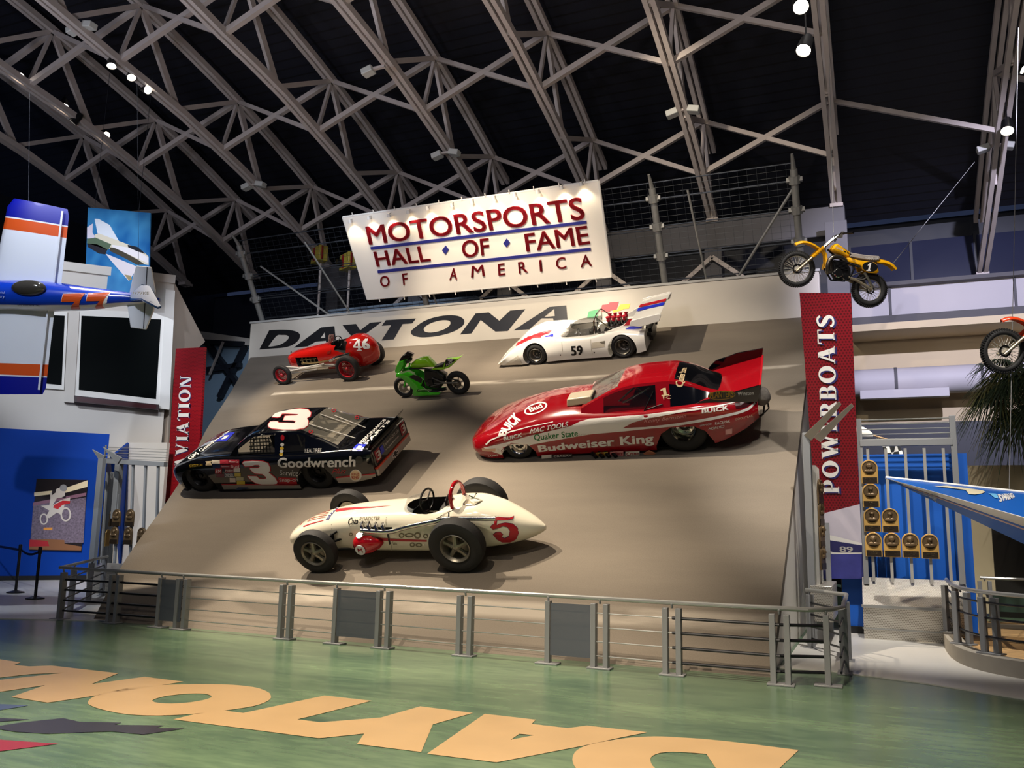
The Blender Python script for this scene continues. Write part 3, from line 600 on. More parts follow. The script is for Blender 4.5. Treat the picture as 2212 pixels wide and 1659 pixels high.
# ================================================= right bay: blue wall, bench, plaque rack
M_BLUEW = mat('blue_wall_paint', '#0a55b4', .5, noise=.05, nscale=2)
struct(MB().box((.34, 15.05, 1.42), (1.9, .1, 2.84)).build('wall_right', M_BLUEW, smooth=0))
struct(MB().box((.34, 14.985, .06), (1.9, .03, .12)).build('baseboard_right', M_BLACK, smooth=0))
def perf_steel():
    m = mat('tread_plate', '#c9c4ba', .4, .7); nt = m.node_tree; b = nt.nodes['Principled BSDF']; tc = node(nt, 'ShaderNodeTexCoord'); sx = node(nt, 'ShaderNodeSeparateXYZ'); nt.links.new(tc.outputs['Object'], sx.inputs[0])
    u = math_n(nt, 'MULTIPLY', sx.outputs[0], 46); v = math_n(nt, 'MULTIPLY', math_n(nt, 'ADD', sx.outputs[2], sx.outputs[1]), 46)
    r = math_n(nt, 'ROUND', v); x = math_n(nt, 'SUBTRACT', math_n(nt, 'FRACT', math_n(nt, 'ADD', u, math_n(nt, 'MULTIPLY', r, .5))), .5); y = math_n(nt, 'SUBTRACT', v, r)
    k = math_n(nt, 'LESS_THAN', math_n(nt, 'ADD', math_n(nt, 'MULTIPLY', x, x), math_n(nt, 'MULTIPLY', y, y)), .1)
    nt.links.new(mix_n(nt, k, srgb('#c9c4ba'), srgb('#857f74')), b.inputs['Base Color']); return m
M_TREAD = perf_steel()
bt = thing('perforated_bench', 'pale perforated metal base cabinet below the row of plaques', 'bench', (.42, 14.4, 0))
MB().prism([V((-.72, -.05, .0)), V((-.72, -.12, .5)), V((-.72, .34, .9)), V((-.72, .4, .9)), V((-.72, .4, 0))], (1.44, 0, 0)).build('body', M_TREAD, bt, smooth=0)
MB().box((0, -.13, .5), (1.47, .05, .04)).build('nosing', M_STAIN, bt)
MB().box((0, -.075, .17), (1.47, .03, .02)).build('kick_rail', M_STAIN, bt)
YR = 14.62
rk = thing('plaque_rack', 'tall steel rack of upright bars holding bronze plaques before the blue wall', 'rack', (.4, YR, 0)); rko = V((.4, YR, 0))
def rX(x, y): return at_Y(x, y, YR) - rko
for (xt, yt), (xb, yb), w_ in (((1857, 905), (1870, 1262), .075), ((2056, 898), (2080, 1262), .085)):
    a, b = rX(xt, yt), rX(xb, yb); a.x = b.x = (a.x + b.x) / 2; MB().box((a.x, 0, (a.z + b.z) / 2), (w_, .06, a.z - b.z)).build('column', M_POST, rk, bevel=.004)
for x in (1874, 1913, 1955, 1996, 2037):
    a = rX(x, 968); MB().box((a.x, 0, (a.z + .85) / 2), (.042, .03, a.z - .85)).build('upright', mat('pale_steel', '#b9b6b0', .35, .5), rk)
a, b = rX(1858, 958), rX(2058, 958); MB().box(((a.x + b.x) / 2, 0, a.z), (b.x - a.x, .09, .1)).build('crossbeam', M_POST, rk, bevel=.004)
for y in (948, 937, 926, 915, 905):
    z = rX(1960, y).z; MB().tube([(a.x, 0, z), (b.x, 0, z)], .009, 6).build('rod', M_STAIN, rk)
M_GOLD = mat('brass', '#d8ac62', .34, .45); M_BRONZE = mat('dark_bronze', '#66533a', .38, .45, noise=.2, nscale=20); M_PNL = mat('plaque_panel', '#2a2118', .4, .3)
def bust(mb, seed):
    r = random.Random(seed); hz = .02
    mb.ell((0, -.006, .012), (.034, .026, .046), 0, 14, 10); mb.ell((0, -.004, -.062), (.078, .022, .04), 0, 14, 8, z0=-.4)
    mb.tube([(0, -.002, -.04), (0, -.006, -.02)], [.022, .02], 10); mb.ell((0, -.033, .006), (.007, .009, .012), 0, 8, 6)
    hair = r.choice((0, 1, 2, 3))
    if hair == 0: mb.ell((0, .002, .034), (.038, .026, .03), 0, 14, 8, z0=-.1)
    if hair == 1: mb.ell((0, .004, .022), (.052, .022, .05), 0, 14, 8)
    if hair == 2: mb.ell((0, -.004, .026), (.05, .03, .045), 0, 14, 8); mb.box((0, -.032, .012), (.06, .012, .018))
    if hair == 3: mb.ell((0, -.006, .034), (.037, .03, .024), 0, 14, 8, z0=-.1); mb.ell((0, -.034, .026), (.03, .016, .006), 0, 10, 6)
def plaque(name, p, label, group, lines, seed, rz=0., dark=False, sc=1.):
    t = thing(name, label, 'plaque', p, group); t.rotation_euler = (0, 0, rz); t.scale = (sc,) * 3
    W_ = .122; arch = [(W_ * cos(pi * k / 16), 0, .05 + W_ * sin(pi * k / 16)) for k in range(17)]
    mb = MB(); mb.prism([V((-W_, 0, -.2)), V((W_, 0, -.2))] + [V(q) for q in arch], (0, .025, 0)); mb.build('plate', M_BRONZE if dark else M_GOLD, t, bevel=.004)
    mb = MB(); mb.lathe([(-.004, .001), (-.004, .092), (-.012, .1), (-.004, .106), (.004, .106)], (0, 0, .05), (0, 1, 0), 28); mb.build('medallion', M_BRONZE, t)
    mb = MB(); bust(mb, seed); o = mb.build('portrait_relief', M_BRONZE, t); o.location = (0, -.008, .052)
    MB().box((0, -.002, -.146), (.212, .012, .088)).build('name_panel', M_PNL, t)
    for i, s in enumerate(lines):
        z0, h, hw = ((-.133, .017, .075), (-.153, .011, .05), (-.172, .010, .022))[i]; hw = min(.1, len(s) * (.0065 if i == 0 else .0045))
        flat('lettering', text2d(s, .01), bilin([(-hw, -.0095, z0 + h), (hw, -.0095, z0 + h), (hw, -.0095, z0), (-hw, -.0095, z0)]), mat('gold_lettering', '#ecd29a', .4), t)
    return t
PL = [(1878, 1017, 'Ole Bardahl', 'glasses', 'plaque at the top of the right-hand rack'), (1881, 1068, 'Ted Jones', '', 'plaque second from the top on the right-hand rack'),
 (1884, 1121, 'Bill Seebold, Jr.', 'cap', 'plaque of a capped man, third down on the right-hand rack'), (1923, 1122, 'Tom D\'Eath', 'helmet', 'plaque of a helmeted head on the right-hand rack'),
 (1887, 1174, 'Ron Musson', '', 'plaque leftmost in the right-hand rack bottom row'), (1927, 1175, 'Bernie Little', '', 'plaque second from left in the right-hand rack bottom row'),
 (1967, 1176, 'Chip Hanauer', '', 'plaque third from left in the right-hand rack bottom row'), (2009, 1178, 'Betty Cook', '', 'plaque rightmost in the right-hand rack bottom row')]
for k, (x, y, nm, _, lb) in enumerate(PL):
    p = at_Y(x, y, YR - .065); plaque('bronze_plaque', p, 'gold-edged ' + lb, 'plaques on the right-hand rack', (nm, 'Powerboats'), (5, 9, 12, 17, 21, 30, 33, 41)[k], sc=1.0)
# rack seen edge-on beside the track
er = thing('plaque_rack', 'grey steel plaque rack seen edge-on between the track and the red banner', 'rack', (-.92, 13.3, 0))
def eX(x, y): return at_Y(x, y, 13.3) - V((-.92, 13.3, 0))
a, b = eX(1742, 938), eX(1752, 1262)
MB().box((a.x * .5 + b.x * .5, 0, a.z / 2 + .02), (.1, .07, a.z)).build('column', M_POST, er, bevel=.004)
for k in range(5): MB().box((.05, .18 + .2 * k, 1.62), (.045, .04, 1.9)).build('upright', mat('pale_steel', ''), er)
MB().box((.14, 1.25, 1.3), (.08, .07, 2.5)).build('column', M_POST, er, bevel=.004)
MB().box((.1, .62, .58), (.3, 1.35, .5)).build('base_cabinet', M_TREAD, er, bevel=.01)
for dx, y0 in ((0., 0.), (.12, .25)):
    mb = MB(); mb.prism([V((a.x - .04 + dx, y0 - .03, a.z - .02)), V((a.x + .06 + dx, y0 - .03, a.z - .1)), V((a.x + .52 + dx * 1.3, y0 - .55, a.z + .36)), V((a.x + .49 + dx * 1.3, y0 - .55, a.z + .4))], (0, .05, 0)); mb.build('top_arm', mat('pale_steel', ''), er, bevel=.003)
for k, (y, z) in enumerate(((13.4, 2.2), (13.4, 1.88), (13.4, 1.56), (13.4, 1.24))):
    plaque('bronze_plaque', (-.79, y + .18, z), 'bronze plaque seen edge-on on the rack beside the track, %s from the top' % ORD[k], 'edge-on plaques beside the track', (), 50 + k, rz=rad(78), dark=True)
# checkered flag with a sleeve behind the rack
fg = thing('checkered_flag', 'black and white checkered flag held out from a white sleeve above the blue wall', 'flag', at_Y(1880, 940, 15.4)); fo = at_Y(1880, 940, 15.4)
fq = lambda x, y, d=0: at_Y(x, y, 15.4) - fo + V((0, d, 0))
MB().tube([fq(1878, 938), fq(1930, 953)], .014, 8).build('flag_pole', mat('pole_wood', '#b08a5a', .5), fg)
mb = MB(); mb.tube([fq(1846, 932), fq(1862, 937), fq(1878, 940), fq(1886, 942)], [.1, .12, .07, .03], 12); mb.build('sleeve', mat('white_cloth', '#e8e4dc', .8), fg)
def checks():
    m = mat('checks', '#ffffff', .8); nt = m.node_tree; b = nt.nodes['Principled BSDF']; tc = node(nt, 'ShaderNodeTexCoord'); c = node(nt, 'ShaderNodeTexChecker'); c.inputs['Scale'].default_value = 8.5
    mp = node(nt, 'ShaderNodeMapping'); mp.inputs[2].default_value = (0, rad(12), 0); mp.inputs[3].default_value = (1, .01, 1); nt.links.new(tc.outputs['Object'], mp.inputs[0]); nt.links.new(mp.outputs[0], c.inputs['Vector'])
    c.inputs[1].default_value = (.85, .83, .78, 1); c.inputs[2].default_value = (.02, .02, .02, 1); nt.links.new(c.outputs[0], b.inputs['Base Color']); return m
mb = MB(); rows = []
for i in range(9):
    u = i / 8; rows.append([fq(1892 + 42 * u + 26 * v + 3 * sin(v * 5), 944 + 9 * u + 44 * v, .04 * sin(u * 7 + v * 4)) for v in [j / 8 for j in range(9)]])
mb.loft(rows, cap=False, ring_cyc=False); o = mb.build('flag_cloth', checks(), fg, smooth=60); s_ = o.modifiers.new('t', 'SOLIDIFY'); s_.thickness = .006

# ================================================= right background: balcony front, duct, planter, walls
M_BEIGE = mat('beige_wall', '#cbb996', .7, noise=.05, nscale=1.5); M_LILAC = mat('balcony_paint', '#bdb9bc', .6, noise=.04, nscale=1.2)
def hz(y): return CAM.z
YF = 28.0
def fz(x, y): return at_Y(x, y, YF).z
bal = thing('balcony_front', 'pale balcony front in stepped bands above the right bay', 'balcony', (4.5, YF, 8)); bz = 8
for y0, y1, dy, nm, m in ((625, 690, 0, 'upper_band', M_LILAC), (690, 706, -.25, 'ledge', M_CGREY), (706, 735, -.3, 'lower_band', M_LILAC)):
    z1, z0 = fz(1850, y0), fz(1850, y1); MB().box((0.2, .4 + dy, (z0 + z1) / 2 - bz), (10.4, .8, z1 - z0)).build(nm, m, bal, smooth=0)
MB().box((.2, .06, fz(1850, 628) - bz + .06), (10.4, .7, .12)).build('cap_rail', M_CGREY, bal, smooth=0)
for X in (-3.9, -.55, 1.0, 3.2): MB().box((X, -.02, (fz(1850, 625) + fz(1850, 690)) / 2 - bz), (.07, .08, fz(1850, 625) - fz(1850, 690))).build('joint_post', M_CGREY, bal, smooth=0)
struct(MB().box((4.7, 26.6, fz(1850, 738) - .1), (10.4, 2.0, .2)).build('trim_3', M_BEIGE, smooth=0))
struct(MB().box((4.7, 27.3, (fz(1850, 740) + 4.0) / 2), (10.4, .3, fz(1850, 740) - 4.0)).build('wall_back', M_BEIGE, smooth=0))
YD = 26.4
pa, pb_ = at_Y(1850, 828, YD), at_Y(2105, 818, YD); pb_.z = pa.z
dk = thing('air_duct', 'fat pale round air duct running under the balcony on the right', 'duct', pa)
MB().tube([(-.6, 0, 0), (pb_.x - pa.x + 3, 0, 0)], .39, 28).build('pipe', M_LILAC, dk)
for X in (1.05, 3.2): MB().tube([(X - .04, 0, 0), (X + .04, 0, 0)], .41, 28).build('joint_ring', M_CGREY, dk)
z = at_Y(1950, 851, YD - .4).z; x0, x1 = at_Y(1858, 855, YD - .4).x, at_Y(2050, 845, YD - .4).x
tag(MB().box(((x0 + x1) / 2, YD - .4, z), (x1 - x0, .3, .24)).build('light_cove', M_LILAC, bevel=.01), 'pale horizontal box rail just below the fat air duct', 'rail')
struct(MB().box((4.5, 26.2, 2.0), (10.4, .2, 5.2)).build('wall_back', M_DARKW, smooth=0))
gray_post('column', 1848, 745, 1240, 15.6, .2, M_LILAC, 'slim pale column just behind the right edge of the tall red banner')
gray_post('column', 1818, 480, 760, 23.6, .55, M_CGREY, 'grey concrete column below the yellow dirt bike')
# glazing behind the balcony
gz = thing('window_wall', 'dark glazed wall with blurred bluish panes above the right balcony', 'glazing', (5, 28.9, 9.2))
for k in range(6):
    MB().box((-4.6 + 1.8 * k, 0, .3), (1.72, .06, 2.4)).build('pane', mat('dusk_glass', (.022, .026, .055), .15, spec=.4), gz, smooth=0)
    MB().box((-5.5 + 1.8 * k, -.02, .3), (.08, .12, 2.5)).build('mullion', M_DARKW, gz, smooth=0)
# planter with curb and railing
M_STONE = mat('curb_stone', '#9d968a', .8, noise=.12, nscale=5)
cp = smooth_pts([(.86, 17.0, 0), (.8, 15.2, 0), (.76, 13.9, 0), (.8, 12.6, 0), (1.03, 11.85, 0), (1.5, 11.4, 0), (2.3, 11.0, 0), (3.6, 10.7, 0), (5.5, 10.6, 0)], 4)
mb = MB(); rings = []
for i, p in enumerate(cp):
    d = (cp[min(i + 1, len(cp) - 1)] - cp[max(i - 1, 0)]).normalized(); nn = V((-d.y, d.x, 0))
    if nn.x < 0 and nn.y < 0.2: nn = -nn
    nn = V((d.y, -d.x, 0)) * -1
    rings.append([p, p + V((0, 0, .2)), p + nn * .2 + V((0, 0, .2)), p + nn * .2])
mb.loft(rings); tag(mb.build('planter_curb', M_STONE, smooth=30, merge=True), 'curved stone curb around the planting bed at the right edge', 'curb')
bed = [(p.x + (.18 if p.x < 1.2 else .1), p.y + .18, .12) for p in cp] + [(5.5, 17, .12)]
tag(MB().prism([V(q) for q in bed], (0, 0, -.11)).build('planting_bed', mat('bed_mulch', '#b08d5e', .9, noise=.4, nscale=9, bump=.5), smooth=0), 'tan planting bed behind the curved curb', 'bed', kind='stuff')
rr = thing('curved_railing', 'curved steel railing standing on the stone curb at the right edge', 'railing', (1.2, 12.2, .2)); rro = V((1.2, 12.2, .2))
cpr = [p + V((.1, .08, .2)) for p in cp if p.y < 14.6]
MB().tube([p - rro + V((0, 0, .72)) for p in cpr], .026, 10).build('top_rail', M_STAIN, rr)
for p in (V((.88, 14.1, .2)), V((.92, 12.75, .2)), V((1.15, 11.95, .2)), V((2.4, 11.1, .2)), V((3.7, 10.8, .2))): post(p - rro, (1, -.6, 0), rr, .66)
for z in (.2, .42, .6): MB().tube([p - rro + V((0, 0, z)) for p in cpr], .014, 8).build('rod', M_ROD, rr)
# far beige rooms behind the planter
struct(MB().box((3.9, 19.6, 1.5), (5.2, .2, 2.9)).build('wall_far', M_BEIGE, smooth=0))
dr = MB().box((at_Y(2185, 1230, 18.25).x + .5, 19.47, 1.05), (1.3, .08, 2.1)).build('door_1', mat('dark_doorway', '#1b1712', .4), smooth=0); struct(dr)
br2 = thing('cable_railing', 'short dark railing before the beige wall behind the planter', 'railing', (2.3, 16.9, 0))
MB().tube([(-.75, .2, .85), (.35, 0, .85), (2.4, .3, .9)], .026, 8).build('top_rail', M_STAIN, br2)
for X in (-.7, .35, 1.6): post(V((X, .05, 0)), (1, 0, 0), br2, .8)
MB().box((-.2, .1, .45), (.8, .02, .3)).build('infill_panel', mat('green_infill', '#2f4a3c', .5), br2)
# ================================================= vehicles: shared builders
def car_frame(pf, pr, lift=0.):
    a, b = at_bank(*pf, lift), at_bank(*pr, lift); ex = (b - a).normalized(); n = BN; ey = n.cross(ex)
    return M4(((ex.x, ey.x, n.x, a.x), (ex.y, ey.y, n.y, a.y), (ex.z, ey.z, n.z, a.z), (0, 0, 0, 1)))
class Frame:
    def __init__(s, mx): s.mx = mx; s.inv = mx.inverted(); s.c = s.inv @ CAM; s.bvh = None; s.R = s.inv.to_3x3(); s.ymid = .6; s.ymax = None
    def side(s, x, y, Y): d = s.R @ ray(x, y); return s.c + d * ((Y - s.c.y) / d.y)
    def top(s, x, y, Z): d = s.R @ ray(x, y); return s.c + d * ((Z - s.c.z) / d.z)
    def set_body(s, *objs):
        vs, fs = [], []
        for o in objs:
            k = len(vs); vs += [o.matrix_basis @ v.co for v in o.data.vertices]; fs += [[i + k for i in p.vertices] for p in o.data.polygons]
        s.bvh = BVHTree.FromPolygons(vs, fs)
    def hit(s, x, y, Y=0.):
        d = (s.R @ ray(x, y)).normalized(); r = s.bvh.ray_cast(s.c, d)
        if r[0] is not None and (s.ymax is None or r[0].y < s.ymax): return r[0]
        return min((s.bvh.find_nearest(s.side(x, y, q)) for q in (0, .15, .3, .5, .7, .9, 1.1, 1.3, 1.5)), key=lambda n: n[3])[0]   # just past the outline: nearest point of the body
    def decal(s, name, m, par, fig, mp, axis='y', off=.006, mx_len=.1, back=2.5):
        """lay a flat figure onto the body surface: mp(u, v) -> rough 3D point, then projected along the axis"""
        vs, fs = fig; bm = bmesh.new(); bv = [bm.verts.new(mp(*p)) for p in vs]
        for f in fs:
            try: bm.faces.new([bv[i] for i in f])
            except ValueError: pass
        bmesh.ops.triangulate(bm, faces=bm.faces)
        for _ in range(4):
            L = [e for e in bm.edges if e.calc_length() > mx_len]
            if not L: break
            bmesh.ops.subdivide_edges(bm, edges=L, cuts=1); bmesh.ops.triangulate(bm, faces=bm.faces)
        d = {'y': V((0, 1, 0)), 'z': V((0, 0, -1)), 'x': V((-1, 0, 0)), 'f': V((1, 0, 0))}.get(axis, axis) if isinstance(axis, str) else axis
        for v in bm.verts:
            r = s.bvh.ray_cast(v.co - d * back, d)
            if r[0] is not None and (r[0] - v.co).length < .35:
                n = r[1] if r[1].dot(d) < 0 else -r[1]; v.co = r[0] + n * off
            else: v.co = v.co - d * off
        me = bpy.data.meshes.new(name); bm.to_mesh(me); bm.free(); me.materials.append(m)
        o = bpy.data.objects.new(name, me); C.objects.link(o); o.parent = par; return o
    def text(s, t, q, m, par, axis='y', bold=0., shear=0., Y=0., name='lettering', off=.007):
        c = [s.hit(x, y, Y) for x, y in q]; return s.decal(name, m, par, text2d(t, bold, shear), bilin(c), axis, off)
    def poly(s, contours, m, par, axis='y', name='decal', Y=0., off=.004, grow=0.):
        if grow: contours = [offset_poly(c, grow * (1 if i == 0 else -1)) for i, c in enumerate(contours)]
        return s.decal(name, m, par, px_fig(contours), lambda u, v: s.hit(u, -v, Y), axis, off)
def offset_poly(c, g):
    n = len(c); A_ = sum(c[i][0] * c[(i + 1) % n][1] - c[(i + 1) % n][0] * c[i][1] for i in range(n)); sg_ = 1 if A_ > 0 else -1; out = []
    for i in range(n):
        a, b, d = V(c[i - 1]), V(c[i]), V(c[(i + 1) % n]); e1 = (b - a).normalized(); e2 = (d - b).normalized()
        nn = V((e1.y + e2.y, -e1.x - e2.x)); nn = nn.normalized() if nn.length > 1e-6 else V((e1.y, -e1.x)); out.append(tuple(b + nn * g * sg_))
    return out
def boolean_cut(o, cutter, m):
    """cut the mesh of o with the cutter mesh builder and keep the plain result"""
    k = cutter.build('cut', m, smooth=0, merge=True); md = o.modifiers.new('b', 'BOOLEAN'); md.object = k; md.operation = 'DIFFERENCE'; md.solver = 'EXACT'; md.use_self = True
    o.data.materials.append(m); par = o.parent; o.parent = None
    bpy.context.view_layer.update(); dg = bpy.context.evaluated_depsgraph_get(); me = bpy.data.meshes.new_from_object(o.evaluated_get(dg))
    if len(me.polygons) < 50: print('BOOLEAN FAILED', o.name, par.name, len(me.polygons))
    o.modifiers.clear(); old = o.data; o.data = me; bpy.data.meshes.remove(old); bpy.data.objects.remove(k); o.parent = par
    me.polygons.foreach_set('use_smooth', [True] * len(me.polygons)); me.set_sharp_from_angle(angle=rad(32)); return o
def body_loft(T, yc, nx=60, seg=7, flat_ends=True):
    """car body: T rows (x, zb, wb, zm, wm, zs, ws, zt); mirrored smooth sections"""
    x0, x1 = T[0][0], T[-1][0]; rings = []
    xs = sorted(set([x0 + (x1 - x0) * i / nx for i in range(nx + 1)] + [r[0] for r in T]))
    for x in xs:
        zb_, wb_, zm, wm, zs, ws, zt_ = interp(T, x)
        half = smooth_pts([(wb_, zb_, 0), (wm, zm, 0), (ws, zs, 0), (ws * .55, zs + (zt_ - zs) * .8, 0), (0, zt_, 0)], seg)[:-1]
        half = [V((wb_ * .6, zb_, 0))] + half
        rings.append([V((x, yc - p.x, p.y)) for p in half] + [V((x, yc, zt_))] + [V((x, yc + p.x, p.y)) for p in half[::-1]])
    return MB().loft(rings), len(rings[0])
ONE = poly2d([[(0, 0), (1, 0), (1, .14), (.72, .14), (.72, 1), (.38, 1), (0, .8), (0, .64), (.32, .74), (.32, .14), (0, .14)]])
M_TIRE = mat('tire_rubber', '#1b1a1a', .75, bump=.15, nscale=40); M_CHROME = mat('chrome', '#d5d2cc', .16, 1.); M_ALU = mat('cast_aluminium', '#8a857c', .35, .8); M_BLKM = mat('black_metal', '#141416', .35, .4)
def wheel(par, c, R, W, rimR, kind='dish', side=-1, m_rim=None, steer=0., name='tire'):
    """tyre with its rim as sub-part; side -1 shows the outer face towards -y"""
    m_rim = m_rim or M_ALU; s = side; h = W / 2; mb = MB(); rx = M4.Rotation(steer, 3, 'Z'); ax = rx @ V((0, s, 0))
    r0 = rimR
    mb.lathe([(-h * .8, r0), (-h * .98, r0 + (R - r0) * .35), (-h * .98, R - .05), (-h * .8, R - .012), (-h * .3, R), (h * .3, R), (h * .8, R - .012), (h * .98, R - .05), (h * .98, r0 + (R - r0) * .35), (h * .8, r0), (-h * .8, r0)], (0, 0, 0), ax, 44)
    t = mb.build(name, M_TIRE, par, smooth=45); t.location = c
    mb = MB()
    if kind == 'dish':
        mb.lathe([(h * .86, r0 + .004), (h * .92, r0 - .008), (h * .8, r0 - .02), (h * .2, r0 - .035), (h * .05, r0 * .75), (h * .25, r0 * .45), (h * .25, .03), (h * .3, .001)], axis=ax, n=40)
        for k in range(8):
            a = 2 * pi * k / 8; u = rx @ V((cos(a), 0, sin(a))); mb.lathe([(h * .12, .001), (h * .2, r0 * .1), (h * .1, r0 * .11)], u * r0 * .62, ax, 10)
        mb.lathe([(h * .25, .05), (h * .5, .045), (h * .55, .001)], axis=ax, n=16)
    elif kind == 'spoke5':
        mb.lathe([(h * .86, r0 + .004), (h * .95, r0 - .006), (h * .7, r0 - .03), (-h * .6, r0 - .035), (-h * .65, .001)], axis=ax, n=40)
        for k in range(5):
            a = 2 * pi * k / 5 + .3; u = rx @ V((cos(a), 0, sin(a))); mb.tube([u * .03 + ax * h * .45, u * r0 * .55 + ax * h * .25, u * (r0 - .03) + ax * h * .1], [.045, .035, .05], 8)
        mb.lathe([(h * .1, .075), (h * .6, .06), (h * .75, .03), (h * .78, .001)], axis=ax, n=20)
    elif kind == 'wire':
        mb.lathe([(h * .86, r0 + .004), (h * .9, r0 - .01), (h * .3, r0 - .03), (-h * .6, r0 - .03), (-h * .86, r0 + .004)], axis=ax, n=40)
        for k in range(32):
            a = 2 * pi * k / 32; u = rx @ V((cos(a), 0, sin(a))); v_ = rx @ V((cos(a + .35 * (1 if k % 2 else -1)), 0, sin(a + .35 * (1 if k % 2 else -1)))); mb.tube([v_ * .05 + ax * h * (.5 if k % 4 < 2 else -.4), u * (r0 - .02) + ax * h * .1], .006, 5)
        mb.lathe([(-h * .5, .05), (h * .5, .055), (h * .8, .035), (h * .95, .03), (h * .96, .001)], axis=ax, n=18)
    elif kind == 'deep':
        mb.lathe([(h * .86, r0 + .004), (h * .96, r0 - .006), (h * .9, r0 - .014), (-h * .1, r0 - .05), (-h * .2, r0 * .55), (h * .05, r0 * .35), (h * .15, .001)], axis=ax, n=40)
        for k in range(8):
            a = 2 * pi * k / 8; u = rx @ V((cos(a), 0, sin(a))); mb.lathe([(h * .0, .001), (h * .06, .014), (-h * .1, .014)], u * r0 * .45, ax, 8)
    r = mb.build('wheel_rim', m_rim, t, smooth=40)
    if kind in ('deep',):
        mb = MB(); mb.lathe([(h * .12, .001), (h * .1, r0 * .36), (-h * .12, r0 * .5), (-h * .14, .001)], axis=ax, n=30); mb.build('hub', mat('black_hub', '#0c0c0d', .5), t)
    return t
def bars(par, name, L, r, m, n=8): 
    mb = MB()
    for p in L: mb.tube(p, r, n)
    return mb.build(name, m, par)
M_GLASSD = mat('tinted_window', '#0d0f10', .05, alpha=.62, spec=.9); M_CLEAR = mat('clear_screen', '#c8ccd0', .05, alpha=.28, spec=.8)
def ZZ(x0, y0, k): return lambda *L: [(x0 + a / k, y0 + b / k) for a, b in L]

# ================================================= left bay: blue wall with poster, white building, rack
LN = V((.74, -.68, 0)).normalized(); LA = V((-19.9, 14.75, 0)); LD = V((.68, .74, 0)).normalized()
lw = lambda x, y, o=0.: on_plane(x, y, LA + LN * o, LN)
def slab(name, pts, d, m, par=None, org=V(), **k): return MB().prism([p - org for p in pts], d).build(name, m, par, smooth=0, **k)
tl, tr_ = lw(-420, 900), lw(238, 938); e = lw(207, 1253)
struct(slab('wall_left', [V((lw(-420, 900).x, lw(-420, 900).y, 0)), V((e.x, e.y, 0)), V((e.x, e.y, tr_.z)), V((tl.x, tl.y, tr_.z + .02))], -LN * .15, mat('blue_wall_left', '#003c9e', .6, spec=.15, noise=.06, nscale=2)))
struct(slab('baseboard_left', [p + LN * .02 for p in (V((lw(-420, 900).x, lw(-420, 900).y, 0)), V((e.x, e.y, 0)), V((e.x, e.y, .12)), V((tl.x, tl.y, .12)))], -LN * .02, M_BLACK))
po = lw(70, 1110)
ps = thing('wall_poster', 'framed stadium photo of a leaping motocross rider on the left blue wall', 'poster', po)
pq = lambda x, y, o=.04: lw(x, y, o) - po
slab('print', [pq(79, 1034), pq(190, 1037), pq(176, 1191), pq(63, 1188)], -LN * .035, mat('print_dark', '#1d1418', .35, noise=.5, nscale=14), ps)
def PZ(*L): return [(x / 4.879, 900 + y / 4.879) for x, y in L]
def pp(name, L, m, o): return flat(name, px_fig([PZ(*L)]), lambda u, v: pq(u, -v, o), m, ps)
M_CROWD = mat('print_crowd', '#3a2a3c', .4, noise=.9, nscale=26, two='#a08fa6'); M_LIT = mat('print_light', '#f3e2bd', .4)
pp('printed_crowd', ((350, 935), (905, 850), (880, 1330), (320, 1330)), M_CROWD, .042)
pp('printed_light_band', ((360, 800), (640, 770), (925, 670), (920, 740), (700, 800), (360, 840)), M_LIT, .044)
pp('printed_balcony', ((350, 905), (910, 800), (905, 835), (345, 940)), mat('print_mauve', '#8d6478', .4), .044)
pp('printed_dirt', ((312, 1300), (480, 1290), (680, 1300), (680, 1340), (860, 1370), (855, 1410), (305, 1400)), mat('print_dirt', '#8a5a38', .5), .044)
pp('printed_red_banner', ((312, 1295), (500, 1310), (520, 1365), (308, 1370)), mat('print_red', '#b3242f', .4), .046)
pp('printed_sign', ((460, 1170), (555, 1168), (550, 1195), (458, 1195)), mat('print_amber', '#f0a24a', .4), .046)
M_PW = mat('print_white', '#d8cfc6', .4); M_PR = mat('print_bikered', '#c8262e', .4); M_PD = mat('print_shadow', '#2a2226', .4)
def ringp(cx, cy, rx, ry, t, m, o): flat('printed_wheel', px_fig([PZ(*ell2d(cx, cy, rx, ry, 24)), PZ(*ell2d(cx, cy, rx - t, ry - t, 24))]), lambda u, v: pq(u, -v, o), m, ps)
ringp(693, 1030, 56, 76, 17, M_PW, .048); ringp(462, 1080, 44, 60, 15, M_PW, .048)
pp('printed_bike', ((430, 940), (560, 930), (640, 880), (740, 850), (735, 900), (680, 930), (650, 1040), (600, 1010), (520, 1070), (480, 1060), (520, 990)), M_PW, .05)
pp('printed_bike', ((570, 930), (660, 885), (740, 890), (735, 915), (660, 930), (610, 975), (560, 960)), M_PR, .052)
pp('printed_rider', ((530, 800), (600, 760), (640, 745), (690, 790), (680, 850), (600, 860), (570, 910), (550, 940), (520, 930), (530, 870)), M_PW, .054)
pp('printed_rider', ((550, 775), (590, 765), (585, 800), (545, 830)), M_PD, .056); pp('printed_rider', ((650, 850), (700, 830), (690, 855)), M_PD, .056)
flat('printed_helmet', px_fig([PZ(*ell2d(668, 750, 38, 36, 20))]), lambda u, v: pq(u, -v, .056), mat('print_helmet', '#9a9a9e', .4), ps)
